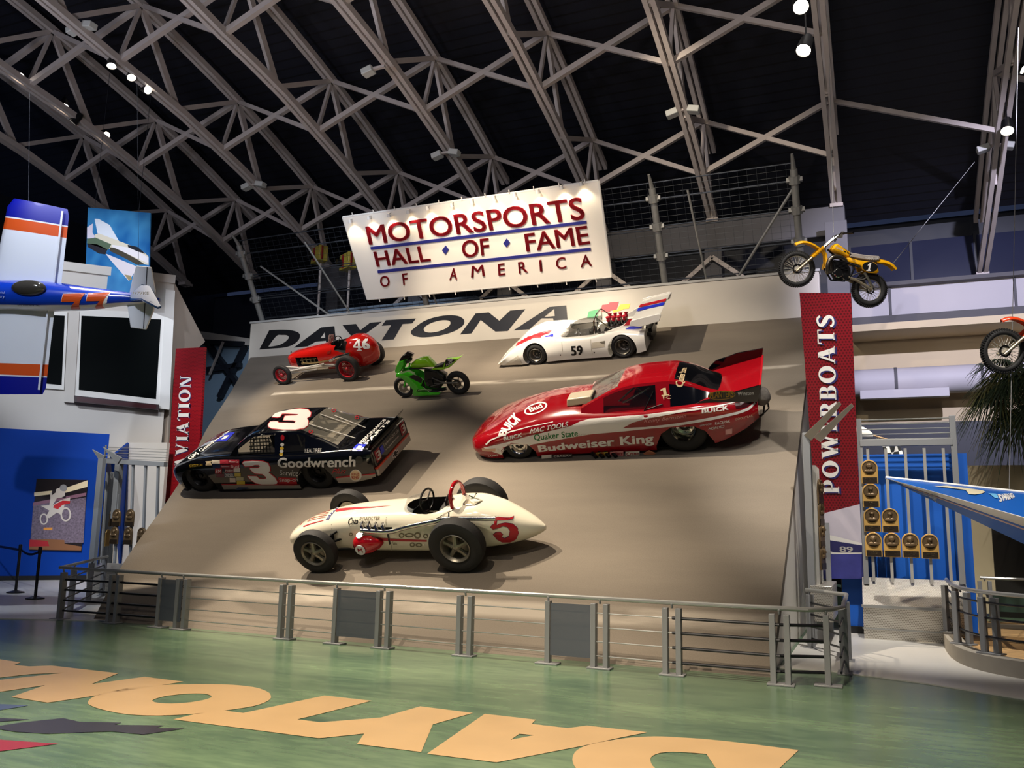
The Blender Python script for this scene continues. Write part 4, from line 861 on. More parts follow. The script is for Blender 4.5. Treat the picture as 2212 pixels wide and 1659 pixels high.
# white building behind
WO = LA - LN * .9
ww = lambda x, y, o=0.: on_plane(x, y, WO + LN * o, LN)
M_WB = mat('building_white', '#c9c2b8', .6, noise=.03, nscale=1)
b0, b1 = ww(-420, 590), ww(378, 612); ztop = b1.z
bl = thing('white_building', 'white two-storey building front with a big dark window at the left', 'building', V((b1.x, b1.y, 0))); blo = V((b1.x, b1.y, 0))
slab('front_wall', [V((b0.x, b0.y, 0)), V((b1.x, b1.y, 0)), V((b1.x, b1.y, ztop)), V((b0.x, b0.y, ztop))], -LN * .3, M_WB, bl, blo)
slab('cornice', [V((b0.x, b0.y, ztop - .02)) + LN * .08, V((b1.x, b1.y, ztop - .02)) + LN * .08, V((b1.x, b1.y, ztop + .22)) + LN * .08, V((b0.x, b0.y, ztop + .22)) + LN * .08], -LN * .38, M_WB, bl, blo)
def wq(*L, o=0.): return [ww(x, y, o) for x, y in L]
fr = slab('window_frame', wq((165, 668), (358, 676), (346, 880), (156, 856), o=.1), -LN * .1, M_WHITE, bl, blo)
slab('pane', wq((176, 682), (348, 690), (337, 862), (170, 842), o=.105), -LN * .004, mat('black_glass', '#060909', .3, spec=.03), fr, blo)
slab('window_frame', wq((96, 672), (146, 674), (138, 842), (88, 838), o=.06), -LN * .06, M_WHITE, bl, blo)
slab('pane', wq((100, 680), (140, 682), (133, 832), (92, 828), o=.064), -LN * .004, MATS['black_glass'], bl, blo)
slab('pilaster', wq((148, 670), (172, 672), (160, 870), (138, 868), o=.12), -LN * .12, M_WB, bl, blo)
slab('corner_pilaster', wq((358, 625), (378, 628), (366, 885), (344, 882), o=.14), -LN * .14, M_WHITE, bl, blo)
cx = b1.x + .02
gp = lambda x, y: at_X(x, y, cx) - blo
slab('end_wall', [gp(378, 612), gp(400, 655), gp(443, 738), gp(428, 752), gp(424, 1000), gp(360, 1000)], V((-.2, 0, 0)), mat('beige_end', '#a89a8c', .7), bl)
tk = thing('display_ticker', 'dark red ticker display strip below the big dark building window', 'display', ww(250, 866)); tko = ww(250, 866)
slab('casing', wq((160, 854), (344, 874), (343, 886), (160, 868), o=.24), -LN * .16, mat('ticker_case', '#2a0f14', .4), tk, tko)
slab('screen', wq((166, 857), (338, 875), (337, 883), (166, 867), o=.245), -LN * .004, mat('ticker_red', '#3a0b12', .3), tk, tko)
# pale partition behind the left rack
YP = 16.9
pv = lambda x, y: at_Y(x, y, YP)
struct(slab('wall_left', [pv(276, 956), pv(361, 956), V((pv(361, 956).x, YP, 0)), V((pv(262, 1240).x, YP, 0))], (0, .1, 0), M_WHITE))
struct(slab('wall_left', [V((pv(262, 1240).x - .02, YP - .02, 0)), pv(276, 956) + V((-.0, -.02, 0)), on_plane(238, 985, (pv(276, 956).x, YP, 0), (.8, .6, 0)), V((pv(262, 1240).x - .5, YP + .6, 0))], (0, .08, 0), mat('blue_wall_left', '')))
# gable wall left of the track; dark bars stand in for truss shadows
sv = lambda x, y: at_Y(x, y, 23.0)
svo = sv(490, 800)
sc_ = thing('lean_to_wall', 'pale blue wall with dark shadow bars between the white building and the track', 'wall', svo)
slab('wall_panel', [sv(436, 720), sv(545, 735), sv(545, 960), sv(400, 960)], (0, .15, 0), mat('pale_blue_wall', '#7f98ad', .7), sc_, svo)
slab('lintel', [sv(436, 717) - V((0, .15, 0)), sv(545, 733) - V((0, .15, 0)), sv(545, 748) - V((0, .15, 0)), sv(436, 735) - V((0, .15, 0))], (0, .15, 0), M_WHITE, sc_, svo)
for a, b in (((440, 740), (535, 745)), ((455, 800), (525, 790)), ((455, 745), (520, 830)), ((480, 860), (535, 750))):
    MB().bar(sv(*a) - svo - V((0, .12, 0)), sv(*b) - svo - V((0, .12, 0)), .16, .2, (0, 1, 0)).build('shadow_bar', M_DARKW, sc_, smooth=0)
MB().bar(sv(495, 742) - svo - V((0, .3, 0)), sv(466, 812) - svo - V((0, .3, 0)), .06, .07, (0, 1, 0)).build('strut', M_STEEL, sc_, smooth=0)
# left plaque rack
YL = 14.0
lv = lambda x, y, o=0.: at_Y(x, y, YL + o); l0 = lv(200, 1245); l0.z = 0
M_RACK = mat('rack_grey', '#8b8f93', .45, .15)
lr = thing('plaque_rack', 'tall grey rack of upright bars holding dark plaques left of the track', 'rack', l0)
def lbar(nm, a, b, w_, d_, m=None, o=0.): return MB().bar(lv(*a, o) - l0, lv(*b, o) - l0, w_, d_, (0, 1, 0)).build(nm, m or M_RACK, lr, smooth=0, bevel=.004)
lbar('column', (221, 990), (196, 1262), .14, .1, None, -.5); lbar('column', (258, 1000), (248, 1120), .14, .12)
lbar('crossbeam', (226, 996), (358, 1003), .1, .11)
for k in range(6): lbar('upright', (232 + 3.6 * k, 1020), (217 + 4.2 * k, 1240), .035, .05, M_RACK, .1 + .12 * k)
for k, (xa, xb) in enumerate(((288, 280), (315, 307), (342, 336))): lbar('upright', (xa, 1004), (xb, 1240), .05, .05)
lbar('upright', (256, 1068), (246, 1240), .05, .05)
for a, b in (((199, 971), (222, 992)), ((221, 965), (257, 996))):
    p, q_ = lv(*a, -.4) - l0, lv(*b, -.3) - l0; mb = MB(); d = (q_ - p).normalized(); n_ = V((d.z, 0, -d.x))
    mb.prism([p, q_ + n_ * .09, q_ - n_ * .09], (0, .04, 0)); mb.build('top_arm', M_RACK, lr)
for y in (966, 972, 978, 984, 990): MB().tube([lv(228, y) - l0, lv(362, y + 5) - l0], .006, 5).build('rod', M_STAIN, lr)
lbar('rod_post', (229, 962), (224, 1000), .03, .03, M_STAIN)
for k, (x, y, s_) in enumerate(((251, 1117, 'upper left one'), (280, 1117, 'upper right one'), (246, 1155, 'lower left one'), (276, 1156, 'lower middle one'), (305, 1157, 'lower right one, cut by the track edge'))):
    plaque('bronze_plaque', lv(x, y, -.1), 'dark bronze portrait plaque on the left-hand rack, ' + s_, 'plaques on the left-hand rack', ('', '', '')[:0], 70 + k, dark=True, sc=1.0)
for k, (x, y) in enumerate(((240, 1118), (231, 1160))): plaque('bronze_plaque', lv(x, y, .2), 'bronze plaque edge-on at the end of the left-hand rack, %s one' % ('upper', 'lower')[k], 'edge-on plaques on the left-hand rack', (), 80 + k, rz=rad(-62), dark=(k == 0))
bl0 = at_Y(232, 1225, 13.6); bl0.z = 0
lb = thing('perforated_bench', 'pale perforated metal base cabinet at the foot of the left-hand plaque rack', 'bench', bl0)
MB().prism([V((-.42, -.1, 0)), V((-.42, -.16, .5)), V((-.42, .2, .62)), V((-.42, .3, .62)), V((-.42, .3, 0))], (1.0, 0, 0)).build('body', M_TREAD, lb, smooth=0)
MB().box((.08, -.16, .51), (1.05, .06, .04)).build('nosing', M_STAIN, lb)
# stanchions
for k, p in enumerate((V((-16.6, 12.68, .012)), V((-15.16, 12.01, .012)))):
    t = thing('barrier_post', 'black retractable belt barrier post in front of the left blue wall, %s one' % ('left', 'right')[k], 'stanchion', p, 'belt barrier posts')
    MB().lathe([(0, .001), (0, .17), (.02, .17), (.05, .05), (.06, .03)], (0, 0, 0), (0, 0, 1), 24, cap=True).build('base', M_BLACK, t)
    MB().tube([(0, 0, .05), (0, 0, .93)], .028, 14).build('pole', M_BLACK, t); MB().tube([(0, 0, .86), (0, 0, .98), (0, 0, .995)], [.036, .036, .02], 14).build('belt_head', M_BLACK, t)
    q_ = V((-1.44, .67, 0)) if k else V((-3.0, 1.5, 0))
    if k == 0: MB().quad((0, 0, .90), q_ + V((0, 0, .9)), q_ + V((0, 0, .85)), (0, 0, .85)).build('belt', M_BLACK, t, smooth=0).modifiers.new('s', 'SOLIDIFY').thickness = .004
    else:
        mb = MB(); pts = [q_ * (i / 10) + V((0, 0, .92 - .08 * sin(pi * i / 10))) for i in range(11)]; mb.loft([[p_, p_ - V((0, 0, .045))] for p_ in pts], cap=False, ring_cyc=False); o = mb.build('belt', M_BLACK, t, smooth=0); o.modifiers.new('s', 'SOLIDIFY').thickness = .004

# ================================================= hanging jet poster
jp = lambda x, y, o=0.: at_Y(x, y, 16.6 - o); jo = jp(190, 449)
jt = thing('hanging_poster', 'tall blue hanging picture of a climbing white jet fighter behind the race plane', 'poster', jo)
jq = lambda x, y, o=0.: jp(x, y, o) - jo
def sky_print():
    m = mat('print_blue', '#0d6fb4', .5); nt = m.node_tree; b = nt.nodes['Principled BSDF']; tc = node(nt, 'ShaderNodeTexCoord'); nz = node(nt, 'ShaderNodeTexNoise'); nz.inputs['Scale'].default_value = .9; nt.links.new(tc.outputs['Object'], nz.inputs['Vector'])
    r = node(nt, 'ShaderNodeValToRGB'); r.color_ramp.elements[0].position = .35; r.color_ramp.elements[0].color = srgb('#075a9e'); r.color_ramp.elements[1].position = .7; r.color_ramp.elements[1].color = srgb('#4c9fd0'); nt.links.new(nz.outputs[0], r.inputs[0]); nt.links.new(r.outputs[0], b.inputs['Base Color']); return m
slab('print', [jq(190, 448), jq(325, 460), jq(321, 640), jq(183, 632)], V((0, .03, 0)), sky_print(), jt)
def JZ(*L): return [(x / 5.53, 430 + y / 5.53) for x, y in L]
def jpoly(nm, L, col, o): return flat(nm, px_fig([JZ(*L)]), lambda u, v: jq(u, -v, o), mat('jet_' + col[1:], col, .5), jt)
jpoly('printed_wing', ((1130, 235), (1180, 238), (1310, 310), (1420, 500), (1165, 410)), '#e8ecf2', .004)
jpoly('printed_wing', ((1260, 650), (1620, 800), (1660, 790), (1540, 980), (1320, 730)), '#e9dfe2', .004)
jpoly('printed_tail', ((1040, 340), (1110, 290), (1105, 400), (1130, 440), (1125, 475), (1040, 470)), '#e2d8e4', .004)
jpoly('printed_fuselage', ((1130, 425), (1180, 410), (1540, 545), (1640, 580), (1740, 650), (1775, 690), (1775, 790), (1640, 760), (1300, 590), (1130, 470)), '#e6dcc4', .006)
jpoly('printed_nozzle', ((1040, 530), (1160, 540), (1280, 600), (1260, 660), (1180, 650), (1045, 570)), '#2c2a30', .008)
jpoly('printed_panel', ((1040, 475), (1140, 460), (1330, 540), (1290, 610), (1150, 560), (1040, 530)), '#5d7058', .008)
jpoly('printed_shadow', ((1310, 575), (1400, 590), (1640, 720), (1730, 780), (1640, 785), (1440, 680), (1310, 620)), '#4a4438', .008)
jpoly('printed_nose', ((1340, 545), (1600, 590), (1775, 700), (1775, 770), (1600, 690), (1340, 570)), '#f2ecec', .009)
jpoly('printed_canopy', ((1525, 545), (1640, 570), (1740, 655), (1640, 625), (1530, 575)), '#20242c', .010)
jpoly('printed_tip', ((1485, 900), (1560, 915), (1575, 960), (1540, 975)), '#a3936b', .006)
for x, y in ((205, 449), (300, 458)):
    MB().tube([jq(x, y), jq(x, y) + V((0, 0, .35)), jq(x, y) + V((.05, 0, 4.2))], .006, 5).build('wire', MATS['cable'], jt)

# ================================================= racing aeroplane hanging on its side
PD = 15.2
TOW = -FWD   # out of its wings towards the hall
def pp3(x, y, o=0.): return at_d(x, y, PD - o)
plo = pp3(60, 635)
pl = thing('race_plane', 'blue and white racing aeroplane numbered 77 hung with one wing up and one down', 'aeroplane', plo)
M_PBLUE = mat('plane_blue', '#0a36a8', .25, coat=.6); M_PWHITE = mat('plane_white', '#dfe2ea', .28, coat=.5); M_PORANGE = mat('plane_orange', '#d2521b', .3, coat=.5); M_PDEEP = mat('plane_deep', '#06118a', .4, coat=.1)
def wing(nm, rows, m_of, par=None):
    # rows: (y0 pixel row left x, right x, y at left, y at right): airfoil sections stacked along the span
    rings = []
    for xl, yl, xr, yr in rows:
        a, b = pp3(xl, yl) - plo, pp3(xr, yr) - plo; c = (b - a); L = c.length; up_ = []
        for t in (0, .03, .1, .25, .45, .7, 1): up_.append((t, .11 * L * (2.6 * sqrt(t) * (1 - t) * .9 + .012)))
        pts = [a + c * t + TOW * h for t, h in up_] + [a + c * t - TOW * h * .55 for t, h in up_[::-1]]
        rings.append(pts)
    mb = MB(); mb.loft(rings, mf=lambda i, k: m_of[i]); o = mb.build(nm, [M_PWHITE, M_PORANGE, M_PDEEP], par or pl, smooth=50); return o
def lerp4(a, b, t): return tuple(p + (q - p) * t for p, q in zip(a, b))
wt, wb = (18, 436, 150, 458), (-22, 640, 128, 652)
ts = [0, .05, .155, .17, .29, .3, .6, 1]
wing('upper_wing', [(30, 429, 146, 452)] + [lerp4(wt, wb, t) for t in ts[1:]], [2, 2, 0, 1, 0, 0, 0])
wt, wb = (-30, 842, 98, 848), (-34, 640, 121, 640)
wing('lower_wing', [(-26, 852, 92, 852)] + [lerp4(wt, wb, t) for t in ts[1:]], [2, 2, 0, 1, 0, 0, 0])
for nm, a, b in (('aileron_gap', (135, 456), (116, 612)), ('aileron_gap', (103, 668), (84, 842))):
    MB().bar(pp3(*a, .09) - plo, pp3(*b, .09) - plo, .035, .01, TOW).build(nm, M_PWHITE, pl, smooth=0)
# fuselage: axis from nose (out of frame) to tail
FU = [(-150, 640, .30, .36), (-60, 640, .42, .48), (20, 639, .44, .50), (80, 640, .42, .50), (140, 642, .36, .44), (200, 645, .28, .36), (260, 645, .19, .24), (315, 646, .1, .14), (345, 648, .03, .06)]
rings = []
for x in [-150 + 15 * i for i in range(34)]:
    yc, rd_, rv = interp(FU, x); c = pp3(x, yc) - plo
    rings.append([c + UP * (rv * .55 * (abs(sin(t)) ** .8) * (1 if sin(t) > 0 else -1) * 1.0) + TOW * (rd_ * cos(t)) for t in [2 * pi * k / 28 for k in range(28)]])
mb = MB(); mb.loft(rings, mf=lambda i, k: 1 if 18 <= k <= 24 else 0); fus = mb.build('fuselage', [M_PBLUE, M_PWHITE], pl, smooth=60)
FP = Frame(M4.Translation(plo)); FP.set_body(fus); FP.hit = lambda x, y, Y=0: (lambda r: r if r is not None else FP.bvh.find_nearest(pp3(x, y, .3) - plo)[0])(FP.bvh.ray_cast(FP.c, ray(x, y).normalized())[0])
mb = MB(); mb.ell(pp3(62, 622, .40) - plo, (.30, .12, .14), 0, 20, 12, mx=M4((RIGHT, TOW, UP)).transposed().to_3x3() if False else M4(((RIGHT.x, TOW.x, UP.x), (RIGHT.y, TOW.y, UP.y), (RIGHT.z, TOW.z, UP.z)))); mb.build('canopy', mat('smoked_canopy', '#3a3630', .1, spec=.8), pl)
stab = lambda L, d=.05: [pp3(x, y) - plo + TOW * d / 2 for x, y in L]
for nm, L in (('tailplane', [(294, 574), (327, 577), (336, 628), (334, 648), (278, 646), (283, 620)]), ('tailplane', [(274, 648), (334, 656), (332, 672), (316, 712), (283, 708)])):
    MB().prism(stab(L), -TOW * .05).build(nm, M_PWHITE, pl, bevel=.012)
MB().bar(pp3(318, 577, .03) - plo, pp3(310, 710, .03) - plo, .012, .01, TOW).build('elevator_gap', M_DARKW, pl, smooth=0)
fin = [pp3(278, 638, .1) - plo, pp3(306, 613, .12) - plo, pp3(324, 616, .15) - plo, pp3(349, 661, .75) - plo, pp3(341, 663, .78) - plo, pp3(306, 645, .5) - plo, pp3(283, 646, .2) - plo]
MB().prism(fin, V((0, 0, -.04))).build('fin', mat('fin_blue', '#23497c', .3, coat=.5), pl, bevel=.01)
flat('registration', text2d('N77KE', .015), bilin([pp3(287, 630, .55) - plo, pp3(322, 630.5, .55) - plo, pp3(322, 636.5, .55) - plo, pp3(287, 636, .55) - plo]), M_LWHITE, pl)
def P7(*L): return [(x / 5.53, 430 + y / 5.53) for x, y in L]
for k, L in enumerate((((760, 1135), (1020, 1125), (960, 1310), (850, 1312), (895, 1225), (735, 1225)), ((1060, 1125), (1322, 1118), (1255, 1302), (1145, 1305), (1195, 1215), (1032, 1218)))):
    for m, o, g in ((M_LWHITE, .36, 6), (M_PORANGE, .365, 0)):
        c = V((sum(p[0] for p in L) / 6, sum(p[1] for p in L) / 6)); LL = [tuple(V(p) + (V(p) - c).normalized() * g) for p in L]
        FP.decal('race_number', m, pl, px_fig([P7(*LL)]), lambda u, v: FP.hit(u, -v), FWD, .006 if g else .010, .06)
for s, q in (('EXPERIMENTAL', ((40, 656), (88, 658), (88, 662), (40, 660))), ('.com/', ((-8, 628), (13, 629), (13, 635), (-8, 634))), ('ery', ((0, 639), (12, 640), (12, 646), (0, 645)))):
    flat('lettering', text2d(s, .01), bilin([FP.hit(x, y) - FWD * .03 for x, y in q]), mat('lettering_pale', '#b9c6e6', .4) if s[0] != 'E' else M_DARKW, pl)
for a, b in (((60, 600), (64, 200)), ((300, 600), (296, 180))): MB().tube([pp3(*a) - plo, pp3(*b) - plo], .0025, 5).build('wire', MATS['cable'], pl)
# ================================================= black stock car
f3 = Frame(car_frame((435, 1068), (697, 1062)))
car = thing('stock_car', 'black race car numbered 3 at the lower left of the banked track', 'race car', mx=f3.mx)
M_CBLK = mat('gloss_black', '#08090d', .12, coat=.8); M_WELL = mat('wheel_well', '#050506', .9); M_SILVER = mat('silver_band', '#a9a39b', .35, .3); M_CRED = mat('decal_red', '#b51726', .35); M_YEL = mat('decal_yellow', '#e0b93a', .4); M_BLU = mat('decal_blue', '#1f2fbf', .35); M_CREAM = mat('decal_cream', '#e6cfa6', .4)
YC = .86
T = [(-.70, .16, .50, .32, .58, .44, .56, .48), (-.65, .09, .62, .31, .70, .50, .66, .55), (-.45, .06, .74, .38, .83, .60, .76, .64), (0, .05, .80, .42, .86, .69, .78, .715), (.6, .045, .80, .42, .86, .725, .78, .755),
     (1.0, .045, .80, .45, .86, .735, .79, .77), (2.2, .045, .80, .45, .86, .745, .80, .78), (2.9, .06, .80, .45, .86, .755, .78, .785), (3.5, .13, .78, .45, .84, .765, .74, .795), (3.95, .19, .75, .46, .80, .765, .72, .795), (4.05, .22, .72, .46, .77, .75, .70, .775)]
mb, nr = body_loft(T, YC); body = mb.build('body', M_CBLK, car, smooth=40)
cut = MB()
for x in (0, 2.79):
    for y0, y1 in ((-.2, .38), (1.34, 1.95)): cut.prism([V((x + a, y0, b)) for a, b in ((-.43, -.1), (.43, -.1), (.41, .2), (.36, .38), (.27, .5), (.15, .555), (-.15, .555), (-.27, .5), (-.36, .38), (-.41, .2))], (0, y1 - y0, 0))
boolean_cut(body, cut, M_WELL)
# cabin
def greenhouse(fr, par, G, yc, side_win, top_win, mb_, mg, base_name='roof', wide=.07):
    """G rows (x, w_belt, z_belt, w_roof, z_roof); side_win / top_win: x ranges cut out for the panes"""
    xs = sorted(set([G[0][0] + (G[-1][0] - G[0][0]) * i / 40 for i in range(41)] + [e for r in side_win + top_win for e in r]))
    rings = []
    for x in xs:
        wb_, zb_, wr, zr = interp(G, x); h = []
        for t in (0, .1, .9, 1): h.append((wb_ + (wr - wb_) * t ** 1.3 if False else wb_ + (wr - wb_) * t, zb_ + (zr - zb_) * t))
        h += [(wr - wide, zr + .015), (wr * .5, zr + .03), (0, zr + .035)]
        rings.append([V((x, yc - a, b)) for a, b in h] + [V((x, yc + a, b)) for a, b in h[-2::-1]])
    ins = lambda x, R_: next((i for i, r in enumerate(R_) if r[0] - 1e-6 <= x and x <= r[1] + 1e-6), None)
    n = len(rings[0]); shell = MB(); panes = {}
    for i in range(len(xs) - 1):
        xm = (xs[i] + xs[i + 1]) / 2
        for k in range(n - 1):
            kk = min(k, n - 2 - k); q = [rings[i][k], rings[i + 1][k], rings[i + 1][k + 1], rings[i][k + 1]]
            w_ = ('s%d' % ins(xm, side_win) + ('n' if k < n // 2 else 'f')) if kk == 1 and ins(xm, side_win) is not None else ('t%d' % ins(xm, top_win)) if kk >= 4 and ins(xm, top_win) is not None else None
            if w_ and w_[0] == 't' or w_: panes.setdefault(w_, MB()).add(q, [(0, 1, 2, 3)])
            else: shell.add(q, [(0, 1, 2, 3)])
    sh = shell.build(base_name, mb_, par, smooth=40); out = {}
    for k, m_ in panes.items():
        mg_ = mg.get(k[:2], mg['*'])
        if mg_: out[k] = m_.build('windshield' if k == 't0' else 'rear_window' if k[0] == 't' else 'side_window', mg_, par, smooth=40)
    return sh, out
G = [(.86, .74, .725, .70, .755), (1.1, .76, .735, .64, .96), (1.42, .77, .74, .57, 1.12), (1.8, .78, .745, .56, 1.155), (2.48, .78, .75, .56, 1.14), (2.8, .77, .755, .58, 1.02), (3.35, .72, .765, .66, .80)]
gh, panes = greenhouse(f3, car, G, YC, [(1.12, 1.98), (2.14, 2.66)], [(.92, 1.40), (2.54, 3.3)], M_CBLK, {'*': M_GLASSD, 's0': None, 't1': mat('rear_glass', '#8d8a80', .08, alpha=.42, spec=.9), 't0': M_GLASSD})
f3.ymax = 1.75; f3.ymid = .86; f3.set_body(body, gh, *panes.values())
MB().box((2.1, YC, .79), (2.3, 1.36, .01)).build('interior_deck', mat('cabin_beige', '#8f8676', .6), car, smooth=0)
cg = mat('cage_paint', '#b9ad97', .5)
bars(car, 'roll_cage', [[(1.25, YC - .5, .8), (1.5, YC - .46, 1.09), (2.4, YC - .46, 1.09), (2.45, YC - .5, .8)], [(1.25, YC + .5, .8), (1.5, YC + .46, 1.09), (2.4, YC + .46, 1.09), (2.45, YC + .5, .8)], [(2.4, YC - .46, 1.09), (2.4, YC + .46, 1.09)], [(1.5, YC - .46, 1.09), (1.5, YC + .46, 1.09)], [(2.4, YC - .4, 1.08), (3.1, YC - .3, .82)], [(2.4, YC + .4, 1.08), (3.1, YC + .3, .82)], [(2.42, YC - .4, .82), (2.4, YC + .4, 1.07)]], .022, cg)
MB().box((2.95, YC, .82), (.16, 1.0, .05)).build('parcel_beam', cg, car)
mb = MB(); mb.box((1.85, YC - .3, .9), (.14, .4, .3)); mb.ell((1.83, YC - .3, 1.02), (.06, .15, .1)); mb.build('seat', M_BLKM, car, bevel=.02)
# window net and bars
mb = MB()
for k in range(7): mb.bar((1.42 + .075 * k, .13, .8), (1.44 + .07 * k, .24, 1.09), .02, .004, (0, 1, 0))
for k in range(5): mb.bar((1.40, .13 + .024 * k, .81 + .065 * k), (1.9, .13 + .024 * k, .81 + .065 * k), .02, .004, (0, 1, 0))
mb.build('window_net', mat('net_webbing', '#121214', .8), car, smooth=0)
z3 = ZZ(380, 860, 4.096)
sill = f3.hit
for a, b in ((z3((1280, 150), (1555, 245))), (z3((1400, 160), (1680, 270))), (z3((1180, 237), (1590, 362)))):
    p, q = f3.hit(*a), f3.hit(*b); MB().bar(p + V((0, 0, .02)), q + V((0, 0, .02)), .02, .012).build('window_strap', M_WHITE, car, smooth=0)
# spoiler
MB().prism([V((3.98, .16, .77)), V((3.98, 1.56, .77)), V((4.08, 1.6, .9)), V((4.08, .12, .9))], (.012, 0, 0)).build('spoiler', M_CBLK, car)
for x, R_ in ((0, .345), (2.79, .35)):
    wheel(car, (x, .215, R_), R_, .26, .2, 'dish', -1, M_BLKM); wheel(car, (x, 1.505, R_), R_, .26, .2, 'dish', 1, M_BLKM)
# livery
P3 = lambda L, m, ax='y', nm='decal', **k: f3.poly([z3(*L)], m, car, ax, nm, **k)
TX = lambda t, L, m=None, ax='y', **k: f3.text(t, z3(*L), m or M_LWHITE, car, ax, **k)
P3(((405, 768), (1108, 763), (1130, 826), (410, 822)), M_SILVER, nm='rocker_band'); P3(((403, 757), (1106, 753), (1108, 764), (405, 769)), M_CRED, nm='pinstripe', off=.005)
P3(((1415, 708), (1560, 690), (1760, 668), (1800, 690), (1800, 732), (1600, 748), (1442, 752)), M_SILVER, nm='rocker_band'); P3(((1412, 697), (1560, 680), (1762, 660), (1763, 670), (1560, 692), (1415, 709)), M_CRED, nm='pinstripe', off=.005)
D3 = ((590, 575), (605, 560), (680, 555), (770, 560), (815, 575), (832, 610), (835, 640), (822, 655), (850, 680), (880, 705), (900, 740), (893, 757), (860, 762), (760, 762), (710, 752), (670, 725), (640, 695), (640, 688), (715, 690), (740, 712), (775, 715), (800, 710), (798, 695), (765, 670), (700, 665), (675, 645), (655, 622), (660, 617), (730, 617), (745, 605), (735, 590), (700, 590), (670, 600), (612, 603))
R3 = ((850, 170), (870, 125), (900, 105), (960, 98), (1100, 95), (1170, 103), (1195, 130), (1190, 160), (1160, 180), (1172, 205), (1165, 245), (1130, 270), (1060, 280), (950, 280), (850, 270), (820, 255), (818, 235), (835, 210), (900, 208), (910, 220), (1050, 225), (1060, 208), (1040, 200), (950, 198), (965, 160), (1070, 155), (1085, 145), (940, 140), (925, 165), (900, 172))
for L, ax in ((D3, 'y'), (R3, 'z')):
    P3(L, M_CRED, ax, 'number_outline', grow=2.0 if ax == 'y' else 1.6, off=.004); P3(L, M_LWHITE, ax, 'race_number', off=.007)
TX('Goodwrench', ((905, 528), (1595, 510), (1590, 605), (905, 614)), bold=.03); TX('Service', ((920, 635), (1095, 632), (1095, 678), (920, 678)), bold=.01); TX('Plus', ((1385, 625), (1510, 620), (1502, 665), (1380, 668)), M_CRED, shear=.3)
P3(((903, 700), (1092, 697), (1097, 755), (908, 758)), M_CRED); TX('Snap-on', ((915, 708), (1082, 705), (1085, 745), (918, 748)), bold=.02, off=.009)
TX('REALTREE', ((1142, 447), (1290, 443), (1287, 479), (1142, 483)), bold=.01)
f3.poly([z3(*ell2d(1592, 682, 52, 52, 28))], M_LWHITE, car, 'y', 'round_logo', off=.006); f3.poly([z3(*ell2d(1588, 680, 43, 44, 28))], M_CREAM, car, 'y', 'round_logo', off=.008)
TX('BURGER', ((1556, 662), (1622, 657), (1624, 677), (1556, 682)), M_CRED, bold=.02, off=.010); TX('KING', ((1556, 686), (1622, 682), (1620, 708), (1560, 712)), M_CRED, bold=.03, off=.010)
f3.poly([z3(*ell2d(1622, 548, 34, 34, 24))], mat('filler_grey', '#4c4b48', .4, .5), car, 'y', 'fuel_filler', off=.008)
TX('GOODYEAR', ((120, 590), (242, 580), (240, 600), (122, 612)), M_YEL, bold=.01)
for (a, b, c_, d), col, tx in (((320, 548, 390, 580), '#d9cdbb', ''), ((392, 545, 464, 582), '#c23b4a', ''), ((466, 545, 562, 582), '#a91f30', 'Winston Cup'), ((325, 585, 395, 620), '#1d2a4d', ''), ((396, 588, 480, 620), '#8f1d2c', 'Raybestos'), ((482, 585, 565, 620), '#c22334', 'Bud'), ((348, 622, 408, 668), '#b01c28', '3M'), ((436, 622, 512, 660), '#7d2430', 'Holley'), ((512, 615, 570, 655), '#d8d2c8', ''), ((360, 670, 428, 700), '#6a2a38', ''), ((430, 660, 520, 700), '#3d4a5c', 'DIESEL'), ((520, 660, 575, 692), '#c9b44f', ''), ((478, 705, 530, 742), '#d6c6bc', ''), ((535, 697, 600, 728), '#b9b48e', ''), ((540, 732, 612, 762), '#d0b940', ''), ((552, 788, 638, 815), '#3a4664', '')):
    P3(((a, b), (c_, b), (c_, d), (a, d)), mat('sticker_' + col[1:], col, .4), nm='sponsor_sticker', off=.006)
    if tx: TX(tx, ((a + 5, b + 8), (c_ - 5, b + 8), (c_ - 5, d - 7), (a + 5, d - 7)), M_LWHITE if col[1] in '1236789abc' else M_BLACK, off=.009)
P3(((262, 560), (318, 556), (318, 594), (265, 596)), M_CREAM, nm='side_light')
for k, (y, col) in enumerate(((330, M_CRED), (392, M_LWHITE), (425, M_YEL), (450, M_LWHITE), (478, M_YEL))):
    f3.poly([z3(*ell2d(945 - 3 * k, y + 20, 17, 15 if k else 26, 16))], col, car, 'y', 'sponsor_sticker', off=.006)
TX('Dale Earnhardt', ((760, 318), (886, 312), (884, 328), (758, 334)), shear=.3)
for x, y in ((1395, 117), (1600, 178), (1192, 303)):
    f3.poly([z3(*ell2d(x, y, 20, 15, 20)), z3(*ell2d(x, y, 12, 9, 20))], MATS['decal_red'], car, 'z', 'roof_flap_mark', off=.02)
# hood and deck marks
TX('GM Goodwrench', ((98, 532), (450, 245), (476, 255), (130, 552)), ax='z', bold=.03, off=.008); TX('Service Plus', ((170, 432), (300, 342), (315, 350), (185, 443)), M_CRED, ax='z', bold=.02, off=.008)
P3(((335, 390), (440, 312), (525, 302), (450, 380)), M_BLU, 'z', 'blue_badge', off=.006); P3(((398, 368), (438, 335), (472, 332), (440, 362)), M_LWHITE, 'z', 'blue_badge', off=.009)
TX('PERFORMANCE', ((1612, 405), (1840, 185), (1860, 195), (1650, 412)), ax='z', bold=.03, off=.01); TX('PARTS', ((1660, 408), (1880, 195), (1900, 205), (1695, 412)), ax='z', bold=.03, off=.01)
P3(((1560, 470), (1605, 408), (1690, 412), (1650, 470)), M_BLU, 'z', 'blue_badge', off=.008); P3(((1592, 458), (1615, 425), (1650, 427), (1630, 458)), M_LWHITE, 'z', 'blue_badge', off=.011)
